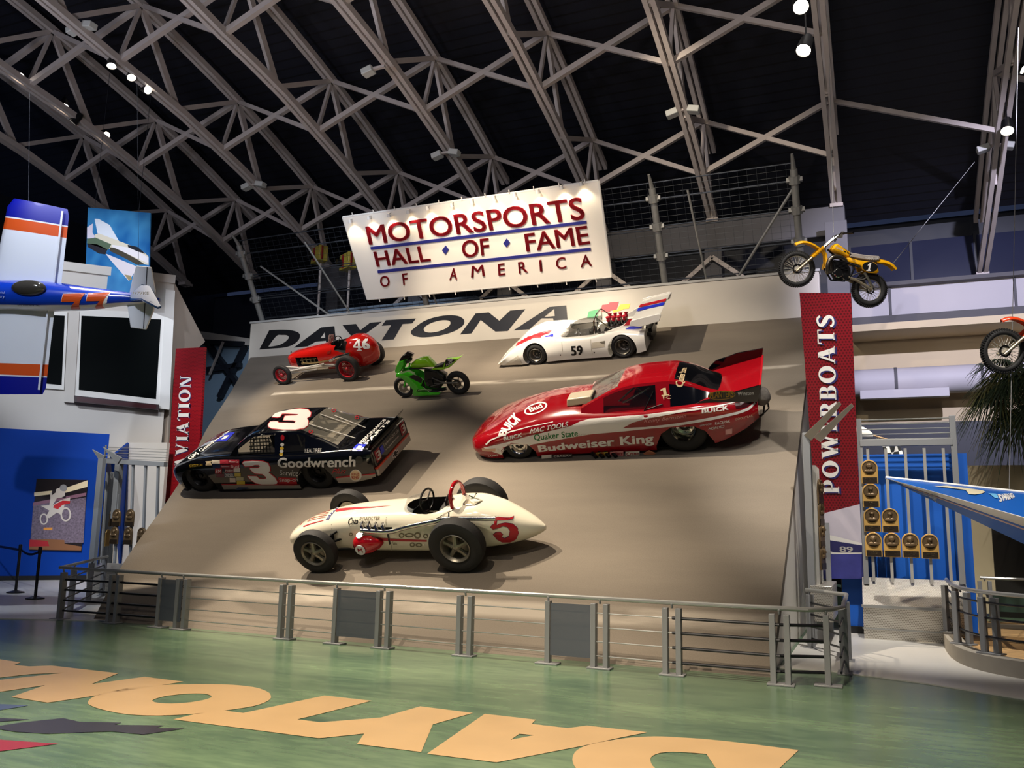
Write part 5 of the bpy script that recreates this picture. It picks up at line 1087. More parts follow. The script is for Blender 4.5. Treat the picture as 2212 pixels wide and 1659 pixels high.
# rear panel
bx = 4.08
rp3 = lambda y, z: V((bx, y, z))
MB().box((4.07, YC, .30), (.06, 1.46, .15)).build('rear_bumper', M_SILVER, car, bevel=.02); MB().box((4.07, YC, .385), (.064, 1.46, .03)).build('bumper_stripe', mat('stripe_orange', '#d0492b', .4), car, bevel=.005)
MB().box((4.05, YC, .56), (.05, 1.40, .34)).build('rear_panel', M_CBLK, car, bevel=.02)
for y in (.3, 1.42):
    mb = MB(); mb.box((4.08, y, .58), (.02, .2, .24)); mb.build('tail_light', mat('lamp_red', '#8f1420', .2, coat=.5), car, bevel=.01)
    flat('race_number', text2d('3', .03), bilin([V((4.1, y + a_, z_)) for a_, z_ in ((-.08, .67), (.08, .67), (.08, .5), (-.08, .5))]), M_LWHITE, car)
flat('lettering', text2d('Goodwrench Quick Lube', .01), bilin([rp3(.58, .67), rp3(1.25, .67), rp3(1.25, .59), rp3(.58, .59)]), M_LWHITE, car); flat('lettering', text2d('www.gmgoodwrench.com', .0), bilin([rp3(.6, .55), rp3(1.2, .55), rp3(1.2, .50), rp3(.6, .50)]), M_LWHITE, car)
MB().box((4.085, .48, .6), (.006, .12, .14)).build('blue_badge', M_BLU, car)
for d, m, x in ((.0, M_LWHITE, 4.106), (.02, M_BLKM, 4.11)):
    L = [(-.13 + d, -.035 + d), (-.05 + d * .5, -.035 + d), (-.05 + d, -.07 + d), (.06, -.07 + d), (.05 - d * .3, -.035 + d), (.14 - d, -.035 + d), (.13 - d, .035 - d), (.05 - d * .5, .035 - d), (.05 - d, .07 - d), (-.06, .07 - d), (-.05 + d * .3, .035 - d), (-.14 + d, .035 - d)]
    flat('bow_emblem', poly2d([L]), lambda u, v: V((x, YC + u, .31 + v)), m, car)
# ================================================= white and red roadster number 5
f5 = Frame(car_frame((690, 1240), (992, 1240)))
car = thing('roadster', 'cream and red open-wheel roadster numbered 5 at the foot of the banked track', 'race car', mx=f5.mx)
M_IVORY = mat('ivory_paint', '#e9e2cd', .16, coat=.7); M_RREDP = mat('gloss_red', '#b3101c', .14, coat=.8)
YC = .72
def torpedo(T, yc, nx=50, nk=28):
    """T rows (x, zbot, ztop, halfwidth, squareness)"""
    rings = []; x0, x1 = T[0][0], T[-1][0]
    for i in range(nx + 1):
        x = x0 + (x1 - x0) * i / nx; zb_, zt_, hw, sq = interp(T, x); c = (zb_ + zt_) / 2; h = (zt_ - zb_) / 2
        rings.append([V((x, yc + hw * (abs(cos(t)) ** sq) * (1 if cos(t) > 0 else -1), c + h * (abs(sin(t)) ** sq) * (1 if sin(t) > 0 else -1))) for t in [2 * pi * k / nk for k in range(nk)]])
    return MB().loft(rings)
T = [(-.83, .22, .28, .05, .9), (-.78, .17, .36, .17, .85), (-.6, .13, .47, .27, .8), (-.2, .11, .615, .33, .75), (.3, .10, .72, .37, .7), (.9, .09, .775, .40, .68), (1.45, .09, .79, .42, .66), (1.9, .09, .79, .43, .66), (2.3, .10, .84, .43, .68), (2.6, .11, .85, .41, .72), (2.95, .13, .76, .36, .78), (3.3, .18, .58, .25, .85), (3.52, .24, .44, .13, .9), (3.62, .29, .36, .03, .95)]
body = torpedo(T, YC, 70).build('body', M_IVORY, car, smooth=45)
cut = MB(); rings = []
for z, k in ((.38, .8), (.62, .92), (1.2, 1.05)):
    rings.append([V((1.83 + .40 * k * (abs(cos(t)) ** .8) * (1 if cos(t) > 0 else -1), YC + .27 * k * sin(t), z)) for t in [2 * pi * i / 28 for i in range(28)]])
cut.loft(rings); cut.box((1.03, .32, .585), (.56, .16, .085))
boolean_cut(body, cut, mat('cockpit_trim', '#1a1714', .7))
f5.ymid = YC; f5.set_body(body)
z5 = ZZ(600, 1020, 3.568)
for x, r, wd, rr_ in ((0, .365, .19, .215), (2.42, .43, .25, .235)):
    wheel(car, (x, wd / 2, r), r, wd, rr_, 'spoke5', -1, mat('magnesium', '#8f897c', .38, .7)); wheel(car, (x, 1.44 - wd / 2, r), r, wd, rr_, 'spoke5', 1, mat('magnesium', ''))
for x, h in ((0, .365), (2.42, .43)):
    bars(car, 'axle', [[(x, .16, h), (x, 1.28, h)]], .035, M_CHROME)
bars(car, 'suspension_arm', [[(0, .2, .36), (.38, .38, .42)], [(0, .22, .30), (.5, .4, .2)], [(.02, .22, .42), (.3, .36, .55)], [(2.42, .25, .43), (2.85, .42, .36)], [(2.42, .25, .36), (1.9, .36, .25)], [(0, 1.22, .36), (.38, 1.08, .42)], [(2.42, 1.2, .43), (2.85, 1.04, .36)]], .018, M_BLKM)
bars(car, 'shock_absorber', [[(.12, .3, .28), (.2, .36, .5)], [(2.72, .36, .26), (2.78, .42, .46)]], .035, M_BLKM)
# exhaust: four stubs into a long pipe
ex = [f5.side(*p, .26) for p in z5((640, 452), (850, 462), (1000, 425), (1230, 378), (1310, 362), (1680, 360))]
bars(car, 'exhaust_pipe', [[V((p.x, .27, p.z)) for p in smooth_pts(ex, 4)]], .036, M_CHROME, 12)
for k, xx in enumerate((630, 682, 735, 790)):
    p = f5.side(*z5((xx, 432))[0], .27); bars(car, 'exhaust_stub', [[(p.x, .4, p.z + .02), (p.x + .02, .3, p.z + .01), (p.x + .06, .27, p.z - .04)]], .028, M_CHROME, 10)
p = f5.side(*z5((1310, 355))[0], .26); MB().tube([(p.x, .26, p.z - .06), (p.x, .34, p.z + .05)], .012, 6).build('pipe_bracket', M_CHROME, car)
# red oil tank on the flank
c_ = f5.side(*z5((660, 570))[0], .2)
mb = MB(); rings = []
for u, s, dy in ((-.2, .12, .02), (-.18, .6, 0), (-.1, .95, -.02), (0, 1, -.03), (.12, .85, -.02), (.24, .5, 0), (.30, .15, .03)):
    rings.append([V((c_.x + u, .27 + dy + .12 * s * cos(t), c_.z + .16 * s * sin(t))) for t in [2 * pi * k / 20 for k in range(20)]])
mb.loft(rings); tank = mb.build('oil_tank', M_RREDP, car, smooth=60)
MB().lathe([(0, .001), (0, .085), (-.015, .085)], (c_.x - .02, .112, c_.z - .02), (0, -1, 0), 24).build('round_badge', mat('badge_pale', '#b9c1c4', .3, .4), tank); MB().lathe([(-.02, .065), (.03, .065), (.03, .001)], (c_.x - .03, .25, c_.z + .15), (0, -.3, 1), 20).build('filler_cap', M_CHROME, tank)
flat('badge_mark', text2d('M', .02), bilin([(c_.x - .06, .108, c_.z + .02), (c_.x + .02, .108, c_.z + .02), (c_.x + .02, .108, c_.z - .06), (c_.x - .06, .108, c_.z - .06)]), M_CRED, tank)
# cockpit
mb = MB(); cx_ = 1.50
mb.tube([(1.80 + .03 * cos(a), YC + .19 * cos(a), .86 + .17 * sin(a)) for a in [2 * pi * k / 24 for k in range(24)]], .016, 8, cyc=True)
for a in (.4, 2.7, 4.7): mb.tube([(1.80, YC, .86), (1.80, YC + .19 * cos(a), .86 + .17 * sin(a))], .012, 6)
mb.tube([(1.80, YC, .86), (1.5, YC, .66)], .02, 8); mb.build('steering_wheel', M_BLKM, car)
mb = MB(); rows = []
for k in range(15):
    a = -1.45 + 2.9 * k / 14; rows.append([V((1.64 - .27 * cos(a), YC + .27 * sin(a), .73 + .02 * abs(sin(a)))), V((1.70 - .23 * cos(a), YC + .25 * sin(a), .90 - .05 * abs(sin(a))))])
mb.loft(rows, cap=False, ring_cyc=False); o = mb.build('windscreen', M_CLEAR, car, smooth=60); o.modifiers.new('s', 'SOLIDIFY').thickness = .005
mb = MB(); mb.box((2.1, YC, .62), (.1, .42, .36)); mb.box((1.75, YC, .5), (.4, .4, .08)); mb.build('seat', mat('seat_leather', '#191614', .6), car, bevel=.03)
MB().box((2.17, YC, .84), (.06, .26, .18)).build('headrest', M_BLKM, car, bevel=.03)
bars(car, 'roll_bar', [[p for p in smooth_pts([(2.29, YC - .2, .72), (2.29, YC - .19, .98), (2.31, YC - .1, 1.1), (2.32, YC, 1.13), (2.33, YC + .1, 1.1), (2.34, YC + .19, .98), (2.34, YC + .2, .74)], 4)]], .03, M_RREDP, 10)
# windscreen side plate and fillers
f5.poly([z5((1140, 295), (1330, 290), (1370, 282), (1300, 315), (1150, 315))], mat('trim_grey', '#5b5348', .4, .5), car, 'y', 'cockpit_trim', off=.01)
f5.poly([[p for p in z5(*ell2d(1525, 200, 66, 40, 30))]], mat('filler_dark', '#3b372e', .4, .4), car, 'y', 'fuel_filler', off=.006); f5.poly([[p for p in z5(*ell2d(1525, 200, 56, 32, 30))]], mat('filler_plate', '#a79f8a', .35, .6), car, 'y', 'fuel_filler', off=.010)
pc = f5.hit(*z5((1520, 195))[0]); bars(car, 'filler_cross', [[pc + V((-.08, -.02, .05)), pc + V((.08, -.03, -.05))], [pc + V((-.05, -.02, -.06)), pc + V((.05, -.02, .08))]], .012, M_CHROME)
# livery
P5 = lambda L, m, ax='y', nm='decal', **k: f5.poly([z5(*L)], m, car, ax, nm, **k)
D5 = ((1672, 350), (1700, 345), (1790, 352), (1820, 338), (1810, 362), (1690, 370), (1687, 410), (1705, 400), (1755, 390), (1810, 398), (1848, 430), (1855, 470), (1835, 515), (1790, 538), (1730, 538), (1690, 517), (1660, 480), (1680, 463), (1715, 460), (1735, 478), (1724, 500), (1752, 510), (1782, 492), (1790, 452), (1770, 422), (1735, 415), (1705, 428), (1660, 440), (1640, 425), (1650, 408), (1668, 400))
P5(D5, mat('outline_navy', '#3a2a5c', .4), nm='number_outline', grow=.8); P5(D5, M_CRED, nm='race_number', off=.008)
P5(((440, 296), (455, 285), (720, 268), (880, 258), (720, 276), (450, 306)), M_CRED, 'z', 'stripe', off=.005)
P5(((735, 500), (870, 510), (1150, 522), (1150, 535), (870, 530), (740, 522)), M_CRED, nm='stripe', off=.005)
P5(((370, 368), (455, 268), (470, 266), (395, 366)), mat('band_navy', '#2b2f6a', .4), 'z', 'nose_band', off=.006)
for k in range(5): P5(((385 + 17 * k, 350 - 19 * k), (391 + 17 * k, 342 - 19 * k), (397 + 17 * k, 348 - 19 * k), (391 + 17 * k, 355 - 19 * k)), M_LWHITE, 'z', 'nose_star', off=.009)
P5(((195, 418), (355, 370), (352, 376), (200, 424)), M_CRED, 'z', 'stripe', off=.005); P5(((160, 395), (200, 370), (215, 372), (172, 400)), M_CRED, 'z', 'stripe', off=.005)
for k in range(6): P5(((230 + 12 * k, 378 - 16 * k), (370 + 8 * k, 345 - 13 * k), (370 + 8 * k, 348 - 13 * k), (230 + 12 * k, 382 - 16 * k)), mat('decal_rust', '#a9452f', .4), 'z', 'nose_pinstripe', off=.005)
f5.text('ROADSTER', z5((632, 345), (788, 340), (786, 368), (630, 372)), mat('lettering_gold', '#6b5a3c', .4), car, shear=.25); f5.text('Cata', z5((548, 352), (625, 345), (620, 400), (545, 405)), M_BLKM, car, bold=.01, shear=.35); f5.text('MILWAUKEE', z5((582, 382), (702, 380), (702, 394), (582, 396)), M_BLKM, car)
M_STK = mat('sticker_olive', '#7d735a', .5)
for x, y, w_, h in ((955, 487, 22, 20), (1015, 485, 36, 18), (1078, 487, 26, 26), (1140, 492, 20, 18), (1038, 558, 20, 18), (1088, 560, 26, 16), (905, 553, 14, 8), (565, 478, 14, 14)):
    f5.poly([z5(*ell2d(x, y, w_, h, 14)), z5(*ell2d(x, y, w_ * .6, h * .5, 14))], M_STK, car, 'y', 'sponsor_sticker', off=.006)
P5(((842, 480), (858, 478), (872, 550), (862, 560)), M_BLKM, nm='panel_slot', off=.006)
for x, y0, y1 in ((413, 400, 445), (835, 345, 410), (890, 520, 610)): P5(((x, y0), (x + 4, y0), (x + 4, y1), (x, y1)), mat('seam', '#9d957f', .5), nm='panel_seam', off=.004)
MB().lathe([(0, .03), (-.02, .05)], (-.7, YC - .1, .36), (0, -.5, .8), 12).build('nose_mark', M_CRED, car)
# ================================================= red funny car
ff = Frame(car_frame((1118, 995), (1500, 980)))
car = thing('funny_car', 'long red and white drag coupe with a tall rear spoiler on the track', 'race car', mx=ff.mx)
M_FRED = mat('funny_red', '#930a16', .14, coat=.8); YC = .84
T = [(-1.0, .10, .40, .18, .46, .28, .42, .32), (-.93, .07, .52, .18, .60, .33, .54, .37), (-.8, .05, .66, .2, .74, .39, .64, .44), (-.5, .04, .78, .28, .83, .49, .73, .58), (0, .04, .80, .35, .84, .60, .77, .76), (.6, .05, .78, .4, .83, .68, .77, .90), (1.2, .05, .76, .45, .82, .72, .77, .95),
     (1.7, .05, .76, .5, .82, .75, .77, .90), (2.4, .06, .76, .5, .82, .78, .78, .84), (3.0, .08, .79, .5, .84, .81, .78, .86), (3.6, .16, .79, .5, .84, .84, .76, .87), (4.1, .36, .73, .56, .79, .83, .70, .86), (4.36, .52, .62, .66, .68, .80, .6, .83)]
mb, _ = body_loft(T, YC, 70); body = mb.build('body', M_FRED, car, smooth=42)
cut = MB()
for x, L in ((.05, ((-.34, -.2), (.34, -.2), (.33, .15), (.24, .29), (.1, .35), (-.1, .35), (-.24, .29), (-.33, .15))), (3.1, ((-.52, -.2), (.56, -.2), (.5, .2), (.38, .42), (.2, .52), (-.2, .52), (-.38, .40), (-.5, .15)))):
    for y0, y1 in ((-.2, .42), (1.26, 1.9)): cut.prism([V((x + a, y0, b)) for a, b in L], (0, y1 - y0, 0))
boolean_cut(body, cut, M_WELL)
G = [(1.32, .68, .77, .63, .88), (1.6, .71, .77, .56, 1.0), (2.05, .72, .78, .50, 1.17), (2.4, .72, .79, .49, 1.225), (2.85, .72, .80, .48, 1.235), (3.2, .71, .82, .47, 1.16), (3.55, .67, .84, .45, 1.0), (3.85, .62, .86, .42, .89)]
gh, panes = greenhouse(ff, car, G, YC, [(1.74, 2.68), (2.92, 3.84)], [(1.36, 2.0), (3.0, 3.84)], M_FRED, {'*': M_GLASSD, 't0': mat('smoky_screen', '#6d6a62', .06, alpha=.6, spec=.9), 's1': M_CBLK, 't1': M_CBLK})
ff.ymid = YC; ff.ymax = 1.6; ff.set_body(body, gh, *panes.values())
zf = ZZ(1010, 750, 3.253)
for x, r, wd, rr_, k_ in ((.05, .27, .14, .17, 'deep'), (3.1, .42, .40, .21, 'deep')):
    wheel(car, (x, wd / 2 + .05, r), r, wd, rr_, 'spoke5' if False else k_, -1, M_CHROME); wheel(car, (x, 1.63 - wd / 2, r), r, wd, rr_, k_, 1, M_CHROME)
MB().box((2.3, YC, .8), (1.2, 1.2, .02)).build('interior_deck', M_BLKM, car)
bars(car, 'roll_cage', [[(1.9, .5, .8), (2.3, .52, 1.12), (2.6, .5, .8)], [(2.0, .45, .82), (2.55, .45, 1.1)], [(1.95, 1.15, .8), (2.4, 1.15, 1.14)], [(2.3, .52, 1.12), (2.3, 1.16, 1.12)]], .02, M_CHROME)
bars(car, 'window_net_strap', [[ff.hit(*a) + V((0, -.004, 0)), ff.hit(*b) + V((0, -.004, 0))] for a, b in (zf((1305, 312), (1240, 448)), zf((1250, 440), (1370, 400)))], .01, M_BLKM)
# scoop
c_ = ff.hit(*zf((790, 370))[0]); mb = MB()
mb.loft([[V((c_.x - .22, c_.y - .17, c_.z - .05)), V((c_.x - .22, c_.y + .17, c_.z - .05)), V((c_.x - .2, c_.y + .15, c_.z + .09)), V((c_.x - .2, c_.y - .15, c_.z + .09))], [V((c_.x + .28, c_.y - .19, c_.z)), V((c_.x + .28, c_.y + .19, c_.z)), V((c_.x + .26, c_.y + .16, c_.z + .13)), V((c_.x + .26, c_.y - .16, c_.z + .13))]])
sc1 = mb.build('injector_scoop', mat('scoop_cream', '#c9bda6', .35, .2), car, bevel=.02); MB().box((c_.x + .272, c_.y, c_.z + .065), (.012, .3, .1)).build('scoop_mouth', M_BLKM, sc1)
# rear spoiler deck
DK = [(3.42, .87), (4.42, 1.10)]
MB().prism([V((3.42, .2, .86)), V((4.42, .2, 1.09)), V((4.42, .2, 1.12)), V((3.42, .2, .89))], (0, 1.28, 0)).build('spoiler_deck', M_FRED, car)
for y, d, up_ in ((.16, .04, 0.), (1.48, .04, .14)):
    MB().prism([V((3.2, y, .79)), V((4.36, y, .84)), V((4.45, y, 1.13 + up_)), V((4.0, y, 1.03 + up_ * 1.3)), V((3.6, y, .93 + up_ * 1.2)), V((3.42, y, .89 + up_ * .3))], (0, d, 0)).build('spoiler_side', M_CBLK, car)
MB().box((4.43, .82, 1.12), (.03, 1.32, .05)).build('spoiler_lip', mat('lip_red', '#b01622', .2, coat=.6), car)
# parachute pack
mb = MB(); mb.ell((4.42, .42, .82), (.14, .16, .17), 0, 14, 10); mb.ell((4.46, .56, .74), (.1, .12, .12), 0, 12, 8); o = mb.build('parachute_pack', mat('parachute_cloth', '#6d6761', .9, noise=.5, nscale=14, bump=.8), car, smooth=70)
bars(car, 'parachute_strap', [[(4.5, .4, .8), (4.52, .4, .6), (4.44, .45, .5)], [(4.5, .55, .76), (4.5, .55, .55)]], .012, M_BLKM)
bars(car, 'skid_rail', [[(3.5, .35, .1), (4.0, .35, .18), (4.42, .4, .5), (4.46, .42, .72)], [(3.5, 1.3, .1), (4.0, 1.3, .18), (4.42, 1.25, .5)]], .018, M_BLKM)
MB().box((1.9, YC, .03), (1.9, 1.3, .05)).build('belly_pan', M_BLKM, car)
mb = MB()
for k in range(4): mb.tube([(1.4 + .12 * k, .3, .06), (1.43 + .12 * k, .06, .05), (1.52 + .12 * k, -.04, .02 + .0 * k)], .035, 10)
mb.build('zoomie_headers', M_BLKM, car)
# livery
PF = lambda L, m, ax='y', nm='decal', **k: ff.poly([zf(*L)], m, car, ax, nm, **k)
TF = lambda t, L, m=None, ax='y', **k: ff.text(t, zf(*L), m or M_LWHITE, car, ax, **k)
PF(((112, 704), (200, 686), (300, 662), (430, 624), (600, 584), (720, 556), (790, 522), (860, 502), (1000, 493), (1240, 475), (1500, 440), (1900, 372), (1890, 386), (1500, 458), (1260, 502), (1160, 530), (1090, 568), (1250, 560), (1480, 533), (1750, 485), (1900, 452), (1975, 420), (2018, 385), (2022, 398), (1980, 440), (1900, 470), (1700, 515), (1460, 555), (1090, 592), (860, 612), (640, 650), (460, 682), (300, 694), (190, 704)), M_LWHITE, nm='white_swoosh', off=.004)
PF(((125, 680), (160, 648), (300, 590), (430, 556), (600, 522), (602, 527), (430, 563), (300, 599), (165, 656), (132, 690)), M_LWHITE, nm='white_swoosh', off=.004)
TF('Budweiser King', ((492, 690), (1305, 605), (1312, 690), (505, 748)), bold=.035, off=.008)
M_GRN = mat('decal_green', '#157a3a', .4)
TF('Quaker State', ((465, 612), (775, 582), (778, 632), (470, 662)), M_GRN, bold=.02); TF('QSX', ((785, 608), (835, 604), (836, 618), (786, 622)), mat('pale_grey', '#b0aca5', .4))
TF('MAC TOOLS', ((440, 575), (708, 522), (712, 555), (436, 608)), shear=.25, bold=.02); TF('BUICK', ((252, 632), (385, 600), (385, 628), (256, 656)), bold=.035)
TF('BUICK', ((1646, 436), (1832, 408), (1836, 438), (1646, 466)), bold=.04); TF('Kenny Bernstein', ((1240, 508), (1535, 470), (1540, 498), (1240, 540)), mat('signature_pink', '#d98f8f', .4), shear=.35)
TF('GOODYEAR', ((1880, 498), (2003, 470), (2003, 485), (1880, 514)), mat('decal_tan', '#c8b49c', .4), bold=.01); TF('SIMPSON', ((1632, 546), (1720, 530), (1720, 544), (1632, 558)), bold=.01); TF('RACEPAK', ((1740, 525), (1845, 508), (1845, 528), (1740, 545)), bold=.01); TF('MOROSO', ((1695, 565), (1805, 545), (1805, 563), (1692, 582)), shear=.3, bold=.02)
PF(((1812, 578), (1860, 570), (1858, 606), (1812, 614)), mat('decal_pink', '#d9a3a3', .4), nm='sponsor_sticker')
f_ = lambda L, m, ax='y', nm='sponsor_sticker', o=.006: ff.poly([zf(*L)], m, car, ax, nm, off=o)
f_(ell2d(1785, 336, 98, 32, 30, -.06), mat('planters_gold', '#9a7a2c', .4), nm='oval_badge', o=.05); f_(ell2d(1785, 336, 90, 26, 30, -.06), M_CBLK, nm='oval_badge', o=.052)
def sq(px, y): return ff.side(*px, y)
def plate_text(t, L, m, y=.152, bold=.02): flat('lettering', text2d(t, bold), bilin([sq(p, y) for p in zf(*L)]), m, car)
for o in [o for o in car.children if o.name.startswith('oval_badge')]: bpy.data.objects.remove(o)
for rx_, rz_, m, y in ((98, 32, mat('planters_gold', ''), .156), (91, 26, M_CBLK, .154)): flat('oval_badge', px_fig([zf(*ell2d(1785, 338, rx_, rz_, 30, -.06))]), lambda u, v: sq((u, -v), y), m, car)
plate_text('PLANTERS', ((1703, 318), (1868, 304), (1868, 350), (1703, 358)), mat('planters_text', '#d0a83c', .4)); plate_text('Winston', ((1898, 316), (2010, 306), (2010, 334), (1898, 342)), M_LWHITE)
TF('Quaker State', ((1468, 272), (1497, 150), (1548, 150), (1528, 278)) if False else ((1462, 280), (1500, 148), (1550, 146), (1530, 282)), M_CREAM, 'z', bold=.02)
# hood and nose marks
TF('BUICK', ((215, 628), (330, 455), (380, 520), (270, 625)), ax='z', bold=.05, off=.008)
ff.poly([zf(*ell2d(480, 432, 85, 36, 30, -.35)), zf(*ell2d(480, 432, 73, 28, 30, -.35))], M_LWHITE, car, 'z', 'round_logo', off=.008); TF('Bud', ((425, 432), (515, 398), (532, 425), (445, 460)), ax='z', bold=.04, off=.01)
# rear pillar number and windows
ff.decal('race_number', M_CREAM, car, ONE, bilin([ff.hit(*p) for p in zf((1354, 290), (1408, 283), (1416, 338), (1364, 344))]), 'y', .012); TF('FC', ((1372, 346), (1430, 338), (1432, 362), (1378, 368)), M_CREAM, off=.012)
f_(((1880, 392), (1990, 368), (2010, 380), (1960, 420), (1885, 432)), mat('lamp_smoked', '#3a1214', .15, coat=.6), nm='tail_light')
for (a, b, c_2, d), col, tx in (((520, 760, 590, 785), '#d8d2c8', ''), ((600, 756, 735, 780), '#2a2a2c', 'CRAGAR'), ((900, 742, 985, 772), '#d0b24a', 'EARLS'), ((1000, 735, 1095, 772), '#c98080', 'Mallory'), ((1110, 735, 1208, 768), '#d9cfc4', 'Crane')):
    y_ = .02; flat('sponsor_sticker', poly2d([[(0, 0), (1, 0), (1, 1), (0, 1)]]), bilin([sq(p, y_) for p in zf((a, b), (c_2, b - 6), (c_2, d - 6), (a, d))]), mat('sticker_' + col[1:], col, .4), car)
    if tx: flat('lettering', text2d(tx, .02), bilin([sq(p, y_ - .004) for p in zf((a + 6, b + 5), (c_2 - 6, b), (c_2 - 6, d - 12), (a + 6, d - 5))]), M_LWHITE if col[1] == '2' else M_CRED, car)
flat('sponsor_sticker', px_fig([zf((1232, 748), (1275, 722), (1325, 745), (1278, 772))]), lambda u, v: sq((u, -v), .02), mat('sticker_rust', '#a8664a', .4), car)
TF('Bud', ((205, 708), (258, 708), (258, 730), (205, 732)), bold=.02); TF('LA PAZ', ((148, 756), (215, 752), (215, 764), (148, 768)), bold=.01); TF('Autolite', ((145, 780), (243, 774), (243, 796), (145, 800)), bold=.01)
f_(((100, 708), (198, 710), (196, 732), (104, 726)), mat('nose_lamp', '#cfa98f', .2, coat=.5), nm='head_light')

# ================================================= white open sports racer number 59
fm = Frame(car_frame((1160, 790), (1354, 776)))
car = thing('sports_racer', 'low white open racing car numbered 59 with a striped rear wing', 'race car', mx=fm.mx)
M_MWH = mat('race_white', '#e9e6de', .15, coat=.7); YC = .8
T = [(-1.02, .05, .66, .07, .68, .10, .62, .12), (-.9, .05, .74, .10, .76, .18, .68, .17), (-.6, .05, .77, .2, .80, .40, .62, .26), (-.3, .05, .78, .28, .81, .54, .58, .33), (0, .06, .78, .3, .81, .61, .56, .37), (.35, .07, .77, .32, .80, .61, .56, .40), (.8, .08, .76, .33, .79, .56, .60, .44), (1.3, .08, .76, .33, .79, .56, .60, .50),
     (1.7, .08, .77, .33, .80, .61, .58, .50), (2.1, .10, .78, .36, .81, .64, .58, .50), (2.45, .12, .78, .38, .80, .61, .60, .50), (2.66, .16, .76, .40, .78, .57, .62, .50)]
def saddle(T, yc, nx=60, seg=7):
    # two fender humps with a lower middle
    rings = []; x0, x1 = T[0][0], T[-1][0]
    for i in range(nx + 1):
        x = x0 + (x1 - x0) * i / nx; zb_, wb_, zm, wm, zs, ws, zt_ = interp(T, x)
        half = [V((wb_ * .6, zb_, 0))] + smooth_pts([(wb_, zb_, 0), (wm, zm, 0), (ws + .12, zs - .02, 0), (ws - .02, zs, 0), (ws * .55, (zs + zt_) / 2, 0), (.2, zt_, 0), (0, zt_, 0)], seg)[:-1]
        rings.append([V((x, yc - p.x, p.y)) for p in half] + [V((x, yc, zt_))] + [V((x, yc + p.x, p.y)) for p in half[::-1]])
    return MB().loft(rings)
body = saddle(T, YC).build('body', M_MWH, car, smooth=42)
cut = MB()
for x, r in ((0, .30), (2.12, .335)):
    for y0, y1 in ((-.2, .36), (1.24, 1.9)): cut.lathe([(y0, .001), (y0, r), (y1, r), (y1, .001)], (x, 0, .25), (0, 1, 0), 36)
cut.box((.98, YC, .5), (.75, .95, .5)); cut.box((1.95, YC, .55), (1.1, .62, .4))
boolean_cut(body, cut, M_WELL); fm.ymid = YC; fm.set_body(body)
zm_ = ZZ(1060, 600, 5.027)
for x, r, wd in ((0, .25, .24), (2.12, .285, .34)):
    wheel(car, (x, wd / 2 + .04, r), r, wd, r * .64, 'deep', -1, M_ALU); wheel(car, (x, 1.56 - wd / 2, r), r, wd, r * .64, 'deep', 1, M_ALU)
# canopy screen: clear wrap with sill
mb = MB(); rows = []
for k in range(13):
    a = -1.5 + 3.0 * k / 12; rows.append([V((.95 - .48 * cos(a), YC + .5 * sin(a), .47 + .05 * abs(sin(a)))), V((1.08 - .30 * cos(a), YC + .43 * sin(a), .69))])
for s in (1,): rows = [[V((1.42, YC - .52, .52)), V((1.42, YC - .45, .70))]] + rows + [[V((1.42, YC + .52, .52)), V((1.42, YC + .45, .70))]]
mb.loft(rows, cap=False, ring_cyc=False); o = mb.build('wrap_screen', mat('screen_tint', '#4c4a44', .05, alpha=.5, spec=.9), car, smooth=60); o.modifiers.new('s', 'SOLIDIFY').thickness = .006
mb = MB(); mb.box((1.35, YC - .22, .42), (.12, .36, .42)); mb.box((1.1, YC - .22, .3), (.4, .36, .08)); mb.build('seat', M_BLKM, car, bevel=.03)
bars(car, 'steering_wheel', [[(.98, YC - .22 + .13 * cos(a), .5 + .13 * sin(a)) for a in [2 * pi * k / 20 for k in range(21)]]], .012, M_BLKM)
bars(car, 'roll_bar', [[(1.42, YC - .46, .5), (1.45, YC - .4, .86), (1.48, YC - .2, .94), (1.48, YC + .2, .94), (1.45, YC + .4, .86), (1.42, YC + .46, .5)], [(1.47, YC - .3, .92), (1.8, YC - .35, .62)], [(1.47, YC + .3, .92), (1.8, YC + .35, .62)], [(1.46, YC - .38, .88), (1.40, YC - .38, .5)], [(1.85, YC - .36, .62), (2.35, YC - .32, .58)], [(1.6, YC - .36, .56), (2.3, YC - .34, .53)]], .016, M_CHROME)
# engine with red-topped intake trumpets
mb = MB(); mb.box((1.95, YC, .46), (.7, .4, .2)); mb.box((1.95, YC - .2, .55), (.6, .14, .14)); mb.box((1.95, YC + .2, .55), (.6, .14, .14)); mb.tube([(1.7, YC, .55), (2.3, YC, .57)], .06, 10); mb.build('engine', M_BLKM, car, bevel=.02)
for k in range(4):
    for s in (-1, 1):
        x = 1.72 + .13 * k; b_ = (x, YC + s * .08, .6); t_ = V((x, YC + s * .12, .80))
        MB().lathe([(0, .03), (.1, .028), (.13, .03)], b_, t_ - V(b_), 12).build('intake_stack', M_CHROME, car); MB().lathe([(.12, .03), (.15, .045), (.19, .034), (.24, .05), (.25, .001)], b_, t_ - V(b_), 12).build('stack_cover', mat('cover_red', '#b8142a', .35), car)
mb = MB()
for s in (-1, 1):
    for k in range(4): mb.tube([(1.75 + .13 * k, YC + s * .28, .54), (1.85 + .13 * k, YC + s * .36, .5), (2.35, YC + s * .3, .48)], .022, 8)
mb.build('exhaust_header', M_CHROME, car)
